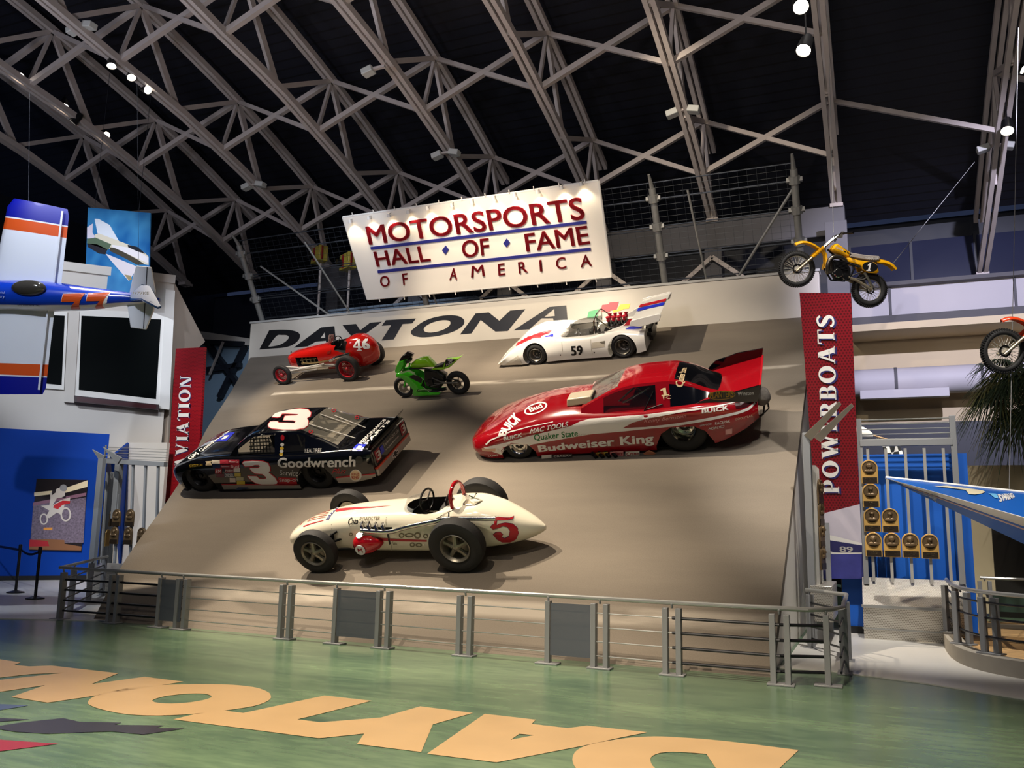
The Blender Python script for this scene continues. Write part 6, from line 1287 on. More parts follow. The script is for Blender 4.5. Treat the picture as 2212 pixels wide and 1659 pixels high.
# rear wing, its end plates and fins
M_WST = mat('wing_white', '#e9e6de', .2, coat=.5)
def wing_z(x): return .86 + (x - 2.38) * .14
mb = MB(); prof = [(2.38, -.01), (2.46, .02), (2.7, .035), (3.06, .03), (3.08, .02), (2.7, -.01), (2.46, -.02)]
mb.loft([[V((x, y, wing_z(x) + d)) for x, d in prof] for y in (.02, 1.6)]); wg = mb.build('rear_wing', M_WST, car)
fm.set_body(body, wg)
for y in (.0, 1.6): MB().prism([V((2.36, y, .80)), V((2.6, y, .75)), V((3.05, y, .84)), V((3.12, y, 1.0)), V((3.05, y, 1.02)), V((2.42, y, .92))], (0, .025, 0)).build('end_plate', M_WST, car, bevel=.01)
for y in (.34, 1.24):
    MB().prism([V((1.7, y, .58)), V((2.6, y, .58)), V((2.66, y, .88)), V((2.42, y, .86)), V((2.1, y, .70))], (0, .03, 0)).build('tail_fin', M_WST, car, bevel=.006)
for y, m in (((.96, 1.16), M_CRED), ((.68, .9), M_BLU)):
    c0 = [V((x, yy, wing_z(x) + .042)) for x, yy in ((2.42, y[1]), (3.06, y[1]), (3.06, y[0]), (2.42, y[0]))]
    MB().prism(c0[::-1], (0, 0, .003)).build('wing_stripe', m, car, smooth=0)
for z0, z1, m in ((.70, .84, M_CRED), (.60, .67, M_BLU)): MB().prism([V((2.15, .335, z0)), V((2.55, .335, z0)), V((2.6, .335, z1)), V((2.30, .335, z1))], (0, -.004, 0)).build('fin_stripe', m, car, smooth=0)
bars(car, 'wing_strut', [[(2.62, .5, .5), (2.75, .5, .88)], [(2.62, 1.1, .5), (2.75, 1.1, .88)]], .02, M_BLKM)
mb = MB(); mb.box((2.68, YC, .36), (.12, .5, .3)); mb.tube([(2.6, .4, .42), (2.76, .4, .42)], .05, 10); mb.tube([(2.6, 1.2, .42), (2.76, 1.2, .42)], .05, 10); mb.build('gearbox', M_BLKM, car, bevel=.01)
PM = lambda L, m, ax='y', nm='decal', **k: fm.poly([zm_(*L)], m, car, ax, nm, **k)
fm.text('59', zm_((868, 742), (995, 735), (1005, 836), (878, 846)), M_BLACK, car, bold=.035, name='race_number')
PM(((470, 618), (668, 570), (640, 600), (550, 632), (440, 670), (330, 720), (270, 735), (330, 690)), M_CRED, 'z', 'nose_stripe', off=.006); PM(((588, 640), (678, 608), (670, 645)), M_BLU, 'z', 'nose_stripe', off=.008)
for k in range(4): PM(((280 + 34 * k, 725 - 20 * k), (300 + 34 * k, 700 - 20 * k), (340 + 34 * k, 690 - 18 * k), (300 + 34 * k, 722 - 18 * k)), M_CRED, 'z', 'nose_flame', off=.009)
PM(((150, 940), (300, 842), (345, 945)), mat('nose_wedge', '#c9c2b2', .3), nm='dive_plane', off=.02)
PM(((1098, 705), (1242, 684), (1236, 752), (1098, 768)), mat('duct_shade', '#bdb5a4', .4), nm='side_duct', off=.004); PM(((1180, 700), (1242, 684), (1236, 720), (1210, 716)), mat('duct_dark', '#6b6457', .5), nm='side_duct', off=.007)
PM(((1172, 592), (1240, 590), (1238, 610), (1168, 612)), M_BLKM, 'z', 'fuel_filler', off=.008)
for L in (((770, 700), (774, 700), (782, 800), (778, 800)), ((1085, 670), (1089, 670), (1105, 830), (1101, 830))): PM(L, mat('seam', ''), nm='panel_seam', off=.005)
for x, y in ((757, 838), (1125, 812)): f_m = fm.poly([zm_(*ell2d(x, y, 8, 8, 12))], M_BLKM, car, 'y', 'latch', off=.006)

# ================================================= red vintage sprint car number 46
fs_ = Frame(car_frame((608, 832), (755, 825)))
car = thing('sprint_car', 'red vintage open-wheel race car numbered 46 with an exposed engine', 'race car', mx=fs_.mx)
M_SRED = mat('sprint_red', '#a8130d', .16, coat=.8); YC = .62
T = [(.12, .36, .66, .20, .55), (.2, .32, .70, .25, .6), (.5, .30, .76, .28, .62), (.9, .28, .82, .30, .62), (1.35, .26, .88, .32, .62), (1.7, .24, .92, .34, .62), (2.0, .22, .98, .34, .62), (2.3, .20, 1.06, .33, .65), (2.5, .22, 1.06, .30, .7), (2.7, .28, .98, .22, .8), (2.84, .38, .86, .12, .85), (2.9, .5, .72, .04, .9)]
body = torpedo(T, YC, 60).build('body', M_SRED, car, smooth=45)
cut = MB(); rings = []
for z, k in ((.45, .8), (.72, .95), (1.3, 1.05)): rings.append([V((1.82 + .30 * k * cos(t), YC + .25 * k * sin(t), z)) for t in [2 * pi * i / 24 for i in range(24)]])
cut.loft(rings); cut.box((.80, .36, .50), (.74, .42, .26))
cut.box((1.98, .3, .88), (.36, .3, .3), mx=M4.Rotation(.3, 3, 'Y'))
boolean_cut(body, cut, M_WELL); fs_.ymid = YC; fs_.set_body(body)
M_WRED = mat('wheel_red', '#a01620', .3, coat=.4)
for x, r, wd in ((.08, .275, .13), (2.19, .345, .17)):
    wheel(car, (x, wd / 2, r), r, wd, r * .66, 'wire', -1, M_WRED); wheel(car, (x + (.0 if x < 1 else .12), 1.26 - wd / 2, r), r, wd, r * .66, 'wire', 1, M_WRED)
bars(car, 'frame_rail', [[(-.02, .34, .30), (.5, .33, .31), (1.2, .33, .36), (2.0, .34, .40)], [(-.02, .9, .30), (1.2, .91, .36), (2.0, .9, .40)]], .055, mat('silver_rail', '#cfcac0', .3, .35))
bars(car, 'axle', [[(.08, .08, .275), (.08, 1.18, .275)], [(2.25, .1, .345), (2.25, 1.18, .345)]], .03, M_CHROME); bars(car, 'radius_rod', [[(.1, .16, .3), (1.4, .22, .46)], [(.1, .18, .24), (1.1, .25, .3)], [(.0, .3, .42), (.5, .3, .36)]], .02, mat('silver_rail', ''))
mb = MB(); mb.box((.8, .5, .5), (.56, .16, .14)); mb.box((.8, .46, .41), (.5, .12, .08)); mb.build('engine_block', M_BLKM, car, bevel=.01)
mb = MB()
for k in range(4): mb.tube([(.6 + .13 * k, .46, .55), (.6 + .13 * k, .38, .57), (.63 + .13 * k, .36, .46)], .02, 8); mb.lathe([(0, .03), (.03, .03), (.035, .01)], (.6 + .13 * k, .42, .57), (0, -.3, 1), 12)
mb.tube([(.55, .38, .54), (1.08, .38, .57)], .016, 8); mb.tube([(.58, .36, .45), (1.1, .36, .46), (1.3, .26, .5), (1.9, .2, .58)], .026, 8); mb.build('engine_pipes', mat('brass_pipe', '#b39a6a', .3, .9), car)
bars(car, 'exhaust_pipe', [[(1.6, .24, .52), (1.85, .2, .62), (2.3, .2, .70)]], .045, M_CHROME, 12)
mb = MB(); mb.tube([(1.72 + .02 * cos(a), YC + .17 * cos(a), .9 + .15 * sin(a)) for a in [2 * pi * k / 22 for k in range(22)]], .013, 8, cyc=True)
for a in (.5, 2.6, 4.7): mb.tube([(1.72, YC, .9), (1.72, YC + .17 * cos(a), .9 + .15 * sin(a))], .01, 6)
mb.build('steering_wheel', M_BLKM, car)
mb = MB(); rows = []
for k in range(9):
    a = -1.2 + 2.4 * k / 8; rows.append([V((1.52 - .05 * cos(a), YC + .16 * sin(a), .90)), V((1.60 - .08 * cos(a), YC + .14 * sin(a), 1.12 - .05 * abs(sin(a)))) ])
mb.loft(rows, cap=False, ring_cyc=False); o = mb.build('windscreen', mat('screen_rose', '#b08a84', .05, alpha=.55, spec=.9), car, smooth=60); o.modifiers.new('s', 'SOLIDIFY').thickness = .006
bars(car, 'mirror_stalk', [[(1.6, YC - .14, .95), (1.66, YC - .18, 1.12)]], .012, M_CHROME)
mb = MB(); mb.box((2.08, YC, .78), (.1, .38, .4)); mb.box((1.9, YC, .55), (.36, .36, .08)); mb.build('seat', mat('seat_oxblood', '#2a0f0c', .5), car, bevel=.03)
zs_ = ZZ(560, 640, 4.424)
fs_.poly([zs_((958, 422), (985, 415), (968, 462), (985, 490), (992, 505), (962, 520), (935, 522), (925, 505), (945, 498), (944, 485), (900, 488), (898, 472)), zs_((945, 450), (950, 470), (922, 472))] if False else [zs_((940, 415), (962, 410), (968, 478), (982, 480), (982, 492), (968, 494), (970, 508), (982, 512), (980, 520), (932, 520), (932, 512), (946, 508), (945, 492), (900, 490), (898, 478)), zs_((942, 440), (944, 476), (918, 478))], M_LWHITE, car, 'y', 'race_number', off=.008)
fs_.text('6', zs_((985, 400), (1062, 396), (1068, 500), (990, 504)), M_LWHITE, car, bold=.05, name='race_number')
MB().lathe([(0, .02), (-.04, .028)], (.14, YC, .72), (0, .2, 1), 12).build('radiator_cap', M_CHROME, car)
fs_.poly([zs_((645, 535), (690, 510), (682, 545), (650, 550))], mat('emblem_rust', '#7c1a10', .4), car, 'y', 'wing_emblem', off=.006)
MB().box((1.45, YC, .3), (.3, .34, .2)).build('belly_tank', M_SRED, car, bevel=.03)
# ================================================= motorcycles
def puff(mb, pts, y0, hw, ins=.03, mi=0, lv=((-1, 1), (-.82, .45), (-.5, .12), (0, 0), (.5, .12), (.82, .45), (1, 1))):
    """rounded body from a side outline given as (x, z) pairs; half width hw about y0"""
    c = [(p[0], p[1]) for p in pts]; rings = []
    for t, k in lv:
        q = offset_poly(c, -ins * k); rings.append([V((a, y0 + hw * t, b)) for a, b in q])
    return mb.loft(rings, mi)
def rect2(S, L, sm=0):
    P = [S(x, y) for x, y in L]; P = [(p.x, p.z) for p in P]
    return [tuple(q[:2]) for q in smooth_pts([(a, b, 0) for a, b in P], sm, True)] if sm else P
def cycle_wheel(par, c, R, rt, kind, m_rim, knobs=False, tname='tire'):
    mb = MB(); n = 48
    mb.lathe([(rt * cos(a), R - rt + rt * sin(a)) for a in [pi * 1.35 - (pi * 1.7) * k / 12 for k in range(13)]] + [(rt * cos(pi * 1.35), R - rt + rt * sin(pi * 1.35))], (0, 0, 0), (0, 1, 0), n)
    if knobs:
        for k in range(54):
            for s in (-1, 0, 1):
                a = 2 * pi * (k + (.5 if s else 0)) / 54; u = V((cos(a), 0, sin(a))); mb.box(u * (R + (.006 if s == 0 else -.004)) + V((0, s * rt * .62, 0)), (.024, rt * .55, .018), mx=M4.Rotation(-a, 3, 'Y'))
    t = mb.build(tname, M_TIRE, par, smooth=50); t.location = c
    mb = MB(); r0 = R - rt * 1.75
    mb.lathe([(-rt * .55, r0 + .02), (-rt * .6, r0), (0, r0 - .016), (rt * .6, r0), (rt * .55, r0 + .02), (0, r0 + .004), (-rt * .55, r0 + .02)], axis=(0, 1, 0), n=n)
    if kind == 'cast':
        for k in range(6):
            a = 2 * pi * k / 6 + .2; u = V((cos(a), 0, sin(a))); mb.tube([u * .03, u * (r0 - .008)], [.02, .014], 7)
        mb.tube([(0, -.06, 0), (0, .06, 0)], .035, 14)
    else:
        for k in range(36):
            a = 2 * pi * k / 36; u = V((cos(a), 0, sin(a))); b = a + (.5 if k % 2 else -.5); v_ = V((cos(b), 0, sin(b))); mb.tube([v_ * .04 + V((0, .035 if k % 4 < 2 else -.035, 0)), u * (r0 - .005)], .0035, 5)
        mb.tube([(0, -.05, 0), (0, .05, 0)], .045, 14)
    r = mb.build('wheel_rim', m_rim, t, smooth=45)
    q = .62 if kind == 'cast' else .36
    mb = MB(); mb.lathe([(-.052, r0 * .25), (-.056, r0 * q), (-.048, r0 * q), (-.048, r0 * .25), (-.052, r0 * .25)], axis=(0, 1, 0), n=30); mb.build('brake_disc', M_ALU if kind == 'cast' else M_BLKM, t)
    return t
# ---- green road racer
fb = Frame(car_frame((874, 858), (987, 852)))
bk = thing('racing_motorcycle', 'bright green racing motorcycle numbered 9 standing on the banked track', 'motorcycle', mx=fb.mx)
zb_ = ZZ(560, 640, 4.424); SB = lambda x, y, Y=0.: fb.side(*zb_((x, y))[0], Y)
M_KGRN = mat('racing_green', '#3fc41c', .18, coat=.7); M_KGRN2 = mat('tank_green', '#8fd01e', .18, coat=.7); M_BODYB = mat('body_black', '#101213', .35)
M_BALU = mat('bike_alloy', '#c6c1b6', .3, .4)
fc, rc = SB(1385, 866), SB(1900, 826)
cycle_wheel(bk, fc, max(.22, fc.z), .052, 'cast', M_BALU); cycle_wheel(bk, rc, max(.23, rc.z), .07, 'cast', M_BALU)
def pf(name, L, hw, m, ins=.02, sm=0, y0=0.): mb = MB(); puff(mb, rect2(SB, L, sm), y0, hw, ins); return mb.build(name, m, bk, smooth=50)
pf('front_cowl', [(1350, 606), (1405, 588), (1412, 640), (1380, 700), (1345, 722), (1318, 716), (1312, 690), (1330, 640)], .13, M_KGRN, .03)
for s in (-1, 1): pf('side_fairing', [(1335, 712), (1440, 688), (1490, 715), (1600, 772), (1572, 830), (1610, 862), (1650, 893), (1762, 893), (1745, 916), (1512, 926), (1492, 905), (1498, 866), (1440, 800), (1392, 758), (1340, 748)], .035, M_KGRN, .012, y0=s * .15)
flat('fairing_vent', px_fig([zb_((1428, 772), (1470, 748), (1520, 760), (1562, 790), (1548, 832), (1505, 812))]), lambda u, v: fb.side(u, -v, -.188), M_BODYB, bk)
flat('fairing_stripe', px_fig([zb_((1345, 728), (1436, 704), (1490, 730), (1480, 742), (1430, 720), (1352, 742))]), lambda u, v: fb.side(u, -v, -.189), mat('pale_green', '#a9d68a', .4), bk)
flat('fairing_stripe', px_fig([zb_((1495, 900), (1560, 888), (1655, 893), (1640, 897), (1560, 894), (1500, 905))]), lambda u, v: fb.side(u, -v, -.189), MATS['pale_green'], bk)
pf('windscreen', [(1348, 604), (1368, 568), (1412, 530), (1472, 556), (1466, 578), (1420, 592)], .11, mat('screen_black', '#14110e', .12), .03)
pf('tank', [(1456, 662), (1462, 632), (1500, 600), (1560, 578), (1608, 575), (1645, 608), (1690, 664), (1640, 668), (1580, 672), (1500, 682)], .12, M_KGRN2, .04)
pf('tail_cowl', [(1655, 690), (1690, 664), (1768, 660), (1792, 592), (1850, 588), (1905, 580), (1945, 562), (1928, 584), (1880, 628), (1830, 672), (1770, 694)], .085, M_KGRN2, .02)
pf('number_panel', [(1795, 592), (1900, 588), (1840, 640), (1782, 668)], .092, M_BODYB, .008)
pf('seat', [(1685, 660), (1770, 632), (1778, 658), (1700, 668)], .1, M_BODYB, .01)
flat('race_number', text2d('9', .05), bilin([SB(a, b, -.096) for a, b in ((1802, 596), (1852, 592), (1846, 632), (1798, 638))]), M_LWHITE, bk)
flat('lettering', text2d('PIAA', .02), bilin([SB(a, b, -.096) for a, b in ((1785, 652), (1850, 622), (1856, 636), (1790, 668))]), M_LWHITE, bk)
flat('lettering', text2d('Kawasaki', .02, .3), bilin([SB(a, b, -.19) for a, b in ((1505, 890), (1610, 886), (1610, 912), (1505, 914))]), M_BODYB, bk)
mb = MB(); puff(mb, rect2(SB, [(1590, 690), (1700, 690), (1790, 740), (1790, 800), (1740, 870), (1640, 860), (1590, 800)]), 0, .12, .04); mb.box(SB(1660, 800), (.12, .3, .12)); mb.build('engine', M_BODYB, bk, smooth=40)
MB().lathe([(-.15, .001), (-.15, .05), (-.12, .06)], SB(1635, 815) * 1, (0, 1, 0), 20).build('clutch_cover', mat('case_grey', '#4a4a48', .35, .7), bk)
tb = lambda nm, L, r, m: bars(bk, nm, [[SB(x, y, Y) for x, y, Y in l] for l in L], r, m)
tb('fork', [[(1385, 866, -.09), (1428, 700, -.09), (1440, 640, -.09)], [(1385, 866, .09), (1428, 700, .09), (1440, 640, .09)]], .022, M_KGRN); tb('swing_arm', [[(1650, 832, -.1), (1900, 826, -.1)], [(1650, 832, .1), (1900, 826, .1)]], .024, M_ALU)
tb('frame_spar', [[(1430, 690, -.11), (1580, 690, -.13), (1700, 720, -.12), (1760, 800, -.11)], [(1430, 690, .11), (1580, 690, .13), (1760, 800, .11)]], .02, M_BODYB); tb('foot_rest', [[(1650, 780, -.14), (1740, 820, -.15), (1800, 826, -.16)], [(1640, 860, -.15), (1720, 840, -.16)]], .013, M_ALU)
tb('handlebar', [[(1460, 610, -.26), (1440, 612, -.12), (1440, 612, .12), (1460, 610, .26)]], .014, M_BODYB); tb('exhaust', [[(1560, 800, -.06), (1580, 890, -.05), (1680, 905, 0), (1790, 880, .04)]], .04, M_BODYB); tb('chain_guard', [[(1780, 790, -.1), (1900, 800, -.1)]], .012, M_BODYB); tb('rear_shock', [[(1720, 720, 0), (1760, 800, 0)]], .03, mat('spring_yellow', '#b9a52a', .4))
mb = MB(); mb.ell(SB(1440, 595), (.06, .07, .05)); mb.box(SB(1425, 620), (.08, .14, .05)); mb.build('instrument_cluster', M_BODYB, bk)
tb('paddock_stand', [[(1880, 850, -.13), (1850, 905, -.14)], [(1880, 850, .13), (1850, 905, .14)]], .012, M_BODYB)

# ---- dirt bikes hung on wires
def dirt_bike(org, label, main, number, seatcol, brand, hubcol, wires):
    mx = M4(((RIGHT.x, FWD.x, UP.x, org.x), (RIGHT.y, FWD.y, UP.y, org.y), (RIGHT.z, FWD.z, UP.z, org.z), (0, 0, 0, 1)))
    t = thing('dirt_bike', label, 'motorcycle', mx=mx)
    k = 15.2 / 8.508 / F_PX    # metres per read-off unit
    S = lambda x, y, Y=0.: V(((x - 430) * k, Y, -(y - 715) * k))
    P = lambda L, sm=0: rect2(lambda x, y: S(x, y), L, sm)
    def pz(nm, L, hw, m, ins=.02, sm=0, y0=0.): mb = MB(); puff(mb, P(L, sm), y0, hw, ins); return mb.build(nm, m, t, smooth=50)
    def tz(nm, L, r, m, n=8): return bars(t, nm, [[S(*q) for q in l] for l in L], r, m, n)
    cycle_wheel(t, S(430, 690), .315, .042, 'wire', M_BALU, True); cycle_wheel(t, S(1768, 1078), .30, .055, 'wire', M_BALU, True)
    m = mat('plastic_' + main[1:], main, .3, coat=.4); tz('fork_leg', [[(400, 745, -.09), (690, 490, -.09)], [(400, 745, .09), (690, 490, .09)]], .026, mat('fork_alu', '#b3a488', .3, .7), 12); tz('fork_tube', [[(680, 500, -.09), (1185, 70, -.09)], [(680, 500, .09), (1185, 70, .09)]], .017, M_CHROME, 10)
    for s in (-1, 1):
        a, b = S(690, 490, .09 * s), S(900, 305, .09 * s); mb = MB(); pts = [a.lerp(b, i / 26) for i in range(27)]; mb.tube(pts, [.036 if i % 2 else .028 for i in range(27)], 12); mb.build('fork_gaiter', m, t)
    mb = MB(); sp = smooth_pts([S(*q) for q in ((398, 232), (500, 192), (620, 196), (740, 244), (830, 300), (900, 345))], 5); rows = []
    for i, p in enumerate(sp):
        d = (sp[min(i + 1, len(sp) - 1)] - sp[max(i - 1, 0)]).normalized(); nn = V((-d.z, 0, d.x)); wd = .03 + .045 * min(1, i / 5)
        rows.append([p + V((0, wd * a, 0)) + nn * (.018 - .03 * a * a) for a in (-1, -.6, 0, .6, 1)] + [p + V((0, wd * a, 0)) + nn * (-.002 - .03 * a * a) for a in (1, .6, 0, -.6, -1)])
    mb.loft(rows); mb.build('front_fender', m, t, smooth=60)
    mb = MB(); sp = smooth_pts([S(*q) for q in ((1880, 545), (2000, 545), (2110, 575), (2190, 625), (2250, 690))], 5); rows = []
    for i, p in enumerate(sp):
        d = (sp[min(i + 1, len(sp) - 1)] - sp[max(i - 1, 0)]).normalized(); nn = V((-d.z, 0, d.x)); wd = .08
        rows.append([p + V((0, wd * a, 0)) + nn * (.03 - .05 * a * a) for a in (-1, -.6, 0, .6, 1)] + [p + V((0, wd * a, 0)) + nn * (.01 - .05 * a * a) for a in (1, .6, 0, -.6, -1)])
    mb.loft(rows); mb.build('rear_fender', m, t, smooth=60)
    tk_ = pz('tank', [(1040, 335), (1090, 250), (1150, 225), (1260, 300), (1390, 390), (1370, 490), (1300, 490), (1180, 425), (1055, 375)], .12, m, .035)
    pz('seat', [(1385, 405), (1410, 392), (1560, 420), (1700, 440), (1915, 455), (1940, 500), (1905, 552), (1700, 552), (1500, 522), (1372, 487)], .1, mat('seat_' + seatcol[1:], seatcol, .6), .025)
    for s in (-1, 1): pz('side_panel', [(1295, 500), (1350, 497), (1500, 542), (1620, 560), (1800, 585), (1850, 620), (1868, 690), (1885, 760), (1850, 790), (1700, 780), (1590, 720), (1560, 650), (1450, 610), (1320, 575)], .02, m, .008, y0=s * .12)
    flat('number_plate', px_fig([ell2d(1720, 670, 140, 92, 28, .1)]), lambda u, v: S(u, -v, -.142), M_BLACK, t)
    if number: flat('race_number', ONE if number == '1' else text2d(number, .04, .2), bilin([S(a, b, -.144) for a, b in ((1690, 600), (1765, 600), (1735, 745), (1650, 745))]), M_LWHITE, t)
    if brand: flat('lettering', text2d(brand, .03), bilin([S(a, b, -.102) for a, b in ((1645, 488), (1890, 492), (1888, 540), (1645, 528))]), M_LWHITE, t)
    if brand: flat('lettering', text2d(brand, .03), bilin([S(a, b, -.122) for a, b in ((1100, 285), (1250, 352), (1240, 385), (1090, 320))]), M_LWHITE, t)
    for x in (1275, 1330, 1375): flat('tank_mark', poly2d([[(0, 0), (1, 0), (1, 1), (0, 1)]]), bilin([S(a, b, -.122) for a, b in ((x - 18, 372 + (x - 1275) * .45), (x + 16, 385 + (x - 1275) * .45), (x + 12, 408 + (x - 1275) * .45), (x - 20, 396 + (x - 1275) * .45))]), M_BLACK, t)
    tz('down_tube', [[(890, 335, -.05), (950, 430, -.05), (965, 560, -.06), (935, 690, -.07)], [(890, 335, .05), (950, 430, .05), (965, 560, .06), (935, 690, .07)]], .022, m); tz('frame_tube', [[(1000, 330, 0), (1100, 420, 0), (1300, 520, .05), (1640, 590, .06)], [(960, 660, -.08), (1100, 880, -.1), (1350, 900, -.1), (1450, 700, -.1), (1400, 560, -.09)], [(960, 660, .08), (1100, 880, .1), (1350, 900, .1), (1450, 700, .1)]], .018, M_BLKM)
    mb = MB(); puff(mb, P([(1040, 560), (1200, 530), (1320, 560), (1400, 700), (1400, 870), (1250, 920), (1130, 880), (1060, 760)]), 0, .11, .03)
    for i in range(6): mb.box(S(1190 + 4 * i, 570 + 26 * i), (.23, .27, .014), mx=M4.Rotation(.2, 3, 'Y'))
    mb.build('engine', M_BLKM, t, smooth=35)
    MB().lathe([(-.15, .001), (-.15, .07), (-.13, .085), (-.1, .085)], S(1150, 780), (0, 1, 0), 24).build('clutch_cover', M_CHROME, t); MB().lathe([(-.14, .001), (-.14, .05), (-.1, .06)], S(1280, 850), (0, 1, 0), 20).build('case_cover', M_CHROME, t)
    bars(t, 'exhaust_pipe', [smooth_pts([S(*q) for q in ((985, 790, -.08), (968, 660, -.1), (1000, 545, -.11), (1080, 485, -.11), (1200, 495, -.1), (1320, 560, -.09), (1560, 640, -.08))], 4)], .042, mat('pipe_dark', '#6d665c', .25, .9), 12)
    tz('swing_arm', [[(1330, 850, -.09), (1480, 905, -.1), (1768, 1078, -.1)], [(1330, 850, .09), (1480, 905, .1), (1768, 1078, .1)]], .028, mat('fork_alu', '')); tz('shock', [[(1630, 770, -.11), (1790, 1050, -.11)], [(1630, 770, .11), (1790, 1050, .11)]], .024, M_ALU); tz('brace_strut', [[(1340, 850, -.1), (1600, 750, -.1)], [(1470, 880, -.11), (1600, 900, -.12), (1700, 850, -.11)]], .012, M_ALU)
    tz('handlebar', [[(1290, 95, -.38), (1180, 70, -.2), (1150, 80, 0), (1180, 70, .2), (1290, 95, .38)]], .013, M_BLKM); tz('grip', [[(1300, 97, -.42), (1270, 90, -.3)], [(1300, 97, .42), (1270, 90, .3)]], .02, M_BLKM); mb = MB(); mb.box(S(1230, 90, 0), (.06, .1, .05)); mb.box(S(1200, 70, -.2), (.05, .05, .05)); mb.box(S(1200, 70, .2), (.05, .05, .05)); mb.build('controls', M_ALU, t)
    for a, b in wires: bars(t, 'hanging_wire', [[S(*a), b_ if isinstance(b_ := t.matrix_world.inverted() @ b, V) else b]], .005, M_STAIN, 5)
    return t
o1 = at_d(1670 + 430 / 8.508, 500 + 715 / 8.508, 15.2)
dirt_bike(o1, 'yellow dirt bike numbered 1 hanging on wires above the tall red banner', '#e9a808', '1', '#9a928c', 'YAMAHA', '#222222', [((1110, 20, 0), at_d(1788, 0, 16.2)), ((2180, 620, 0), at_d(2105, 350, 18.5))])
o2 = at_d(2167, 762, 12.4)
dirt_bike(o2, 'red dirt bike cut off by the right edge above the palm', '#d2401a', '', '#2a2422', '', '#222222', [((900, 100, 0), at_d(2230, 0, 13.5)), ((2180, 620, 0), at_d(2600, 300, 14.5))])

# ================================================= hydroplane bow at the right
M_BOATB = mat('boat_blue', '#0b57ad', .4, coat=.15); M_BOATW = mat('boat_white', '#e6e4df', .5)
tip, farr, nearr, keel = at_d(1908, 1031, 12.3), at_d(2420, 1086, 11.4), at_d(2420, 1178, 9.8), at_d(2420, 1274, 10.3)
bo_ = tip.copy()
boat = thing('hydroplane', 'sharp blue and white boat bow pointing left in front of the plaques', 'boat', bo_)
def bl_(a, b, t): return a.lerp(b, t) - bo_
mb = MB(); rows = []
for i in range(13):
    t_ = i / 12; e = max(t_, .012); f0, n0, k0 = bl_(tip, farr, e), bl_(tip, nearr, e), bl_(tip, keel, e)
    up_ = (f0 - k0).normalized() * .02
    rows.append([f0, f0.lerp(n0, .5) + (f0.lerp(n0, .5) - k0).normalized() * .06 * e, n0, n0.lerp(k0, .5), k0, k0.lerp(f0, .5)])
mb.loft(rows); hull = mb.build('hull', M_BOATB, boat, smooth=25)
def rail(a, w0, w1, nm, dv):
    mb = MB(); P_ = []
    for i in range(13):
        e = max(i / 12, .012); c_ = bl_(tip, a, e); wd = w0 + (w1 - w0) * e; P_.append([c_ + dv(e) * wd, c_ + V((0, 0, .012)), c_ - V((0, .015, .0)), c_ - V((0, .0, .01))])
    return P_
mb = MB(); rows = []
for i in range(13):
    e = max(i / 12, .012); n0, f0, k0 = bl_(tip, nearr, e), bl_(tip, farr, e), bl_(tip, keel, e); a = n0.lerp(f0, .02); b = n0.lerp(k0, .32); ou = (n0 - f0.lerp(k0, .5)).normalized() * .02
    rows.append([a + ou, n0 + ou * 1.4, b + ou, b, a])
mb.loft(rows); mb.build('gunwale', M_BOATW, boat, smooth=40)
mb = MB(); mb.tube([bl_(tip, farr, .01), bl_(tip, farr, 1)], .022, 8); mb.build('gunwale', M_BOATW, boat)
mb = MB(); mb.tube([bl_(tip, nearr.lerp(keel, .42), .1), bl_(tip, nearr.lerp(keel, .42), 1)], .012, 8); mb.build('rub_stripe', mat('rub_pale', '#c9a9a0', .3, .3), boat)
FH = Frame(M4.Translation(bo_)); FH.set_body(hull)
FH.hit = lambda x, y, Y=0: (lambda r: r if r is not None else FH.bvh.find_nearest(at_d(x, y, 11.2) - bo_)[0])(FH.bvh.ray_cast(FH.c, ray(x, y).normalized())[0])
def hpoly(nm, L, m): return FH.decal(nm, m, boat, px_fig([L]), lambda u, v: FH.hit(u, -v), FWD, .012, .15)
FH.decal('registration', mat('lettering_silver', '#c3c9d0', .3), boat, text2d('CF 3829 EK', .03), bilin([FH.hit(*p) for p in ((1966, 1056), (2022, 1073), (2023, 1083), (1966, 1065))]), FWD, .03)
Bz = lambda *L: [(1860 + x / 4.88, 900 + y / 4.88) for x, y in L]
hpoly('deck_stripe', Bz((760, 740), (900, 735), (1100, 760), (1280, 785), (1310, 800), (1200, 830), (1130, 822), (1100, 780), (900, 755)), mat('deck_cream', '#d9cfae', .3)); hpoly('deck_mark', Bz((1340, 815), (1420, 820), (1440, 870), (1400, 860)), mat('deck_sky', '#6db6e0', .3))
FH.decal('lettering', M_LWHITE, boat, text2d('SWING', .05, .3), bilin([FH.hit(*p) for p in Bz((1420, 830), (1590, 815), (1625, 850), (1460, 910))]), FWD, .015)
bars(boat, 'hanging_wire', [[bl_(tip, farr, .55), at_d(2200, 60, 15) - bo_]], .005, M_STAIN, 5)
MB().prism([at_d(2330, 1235, 10.6) - bo_, at_d(2420, 1255, 10.4) - bo_, at_d(2420, 1440, 10.4) - bo_, at_d(2340, 1440, 10.6) - bo_], (0, .3, 0)).build('cradle', M_POST, boat, smooth=0)

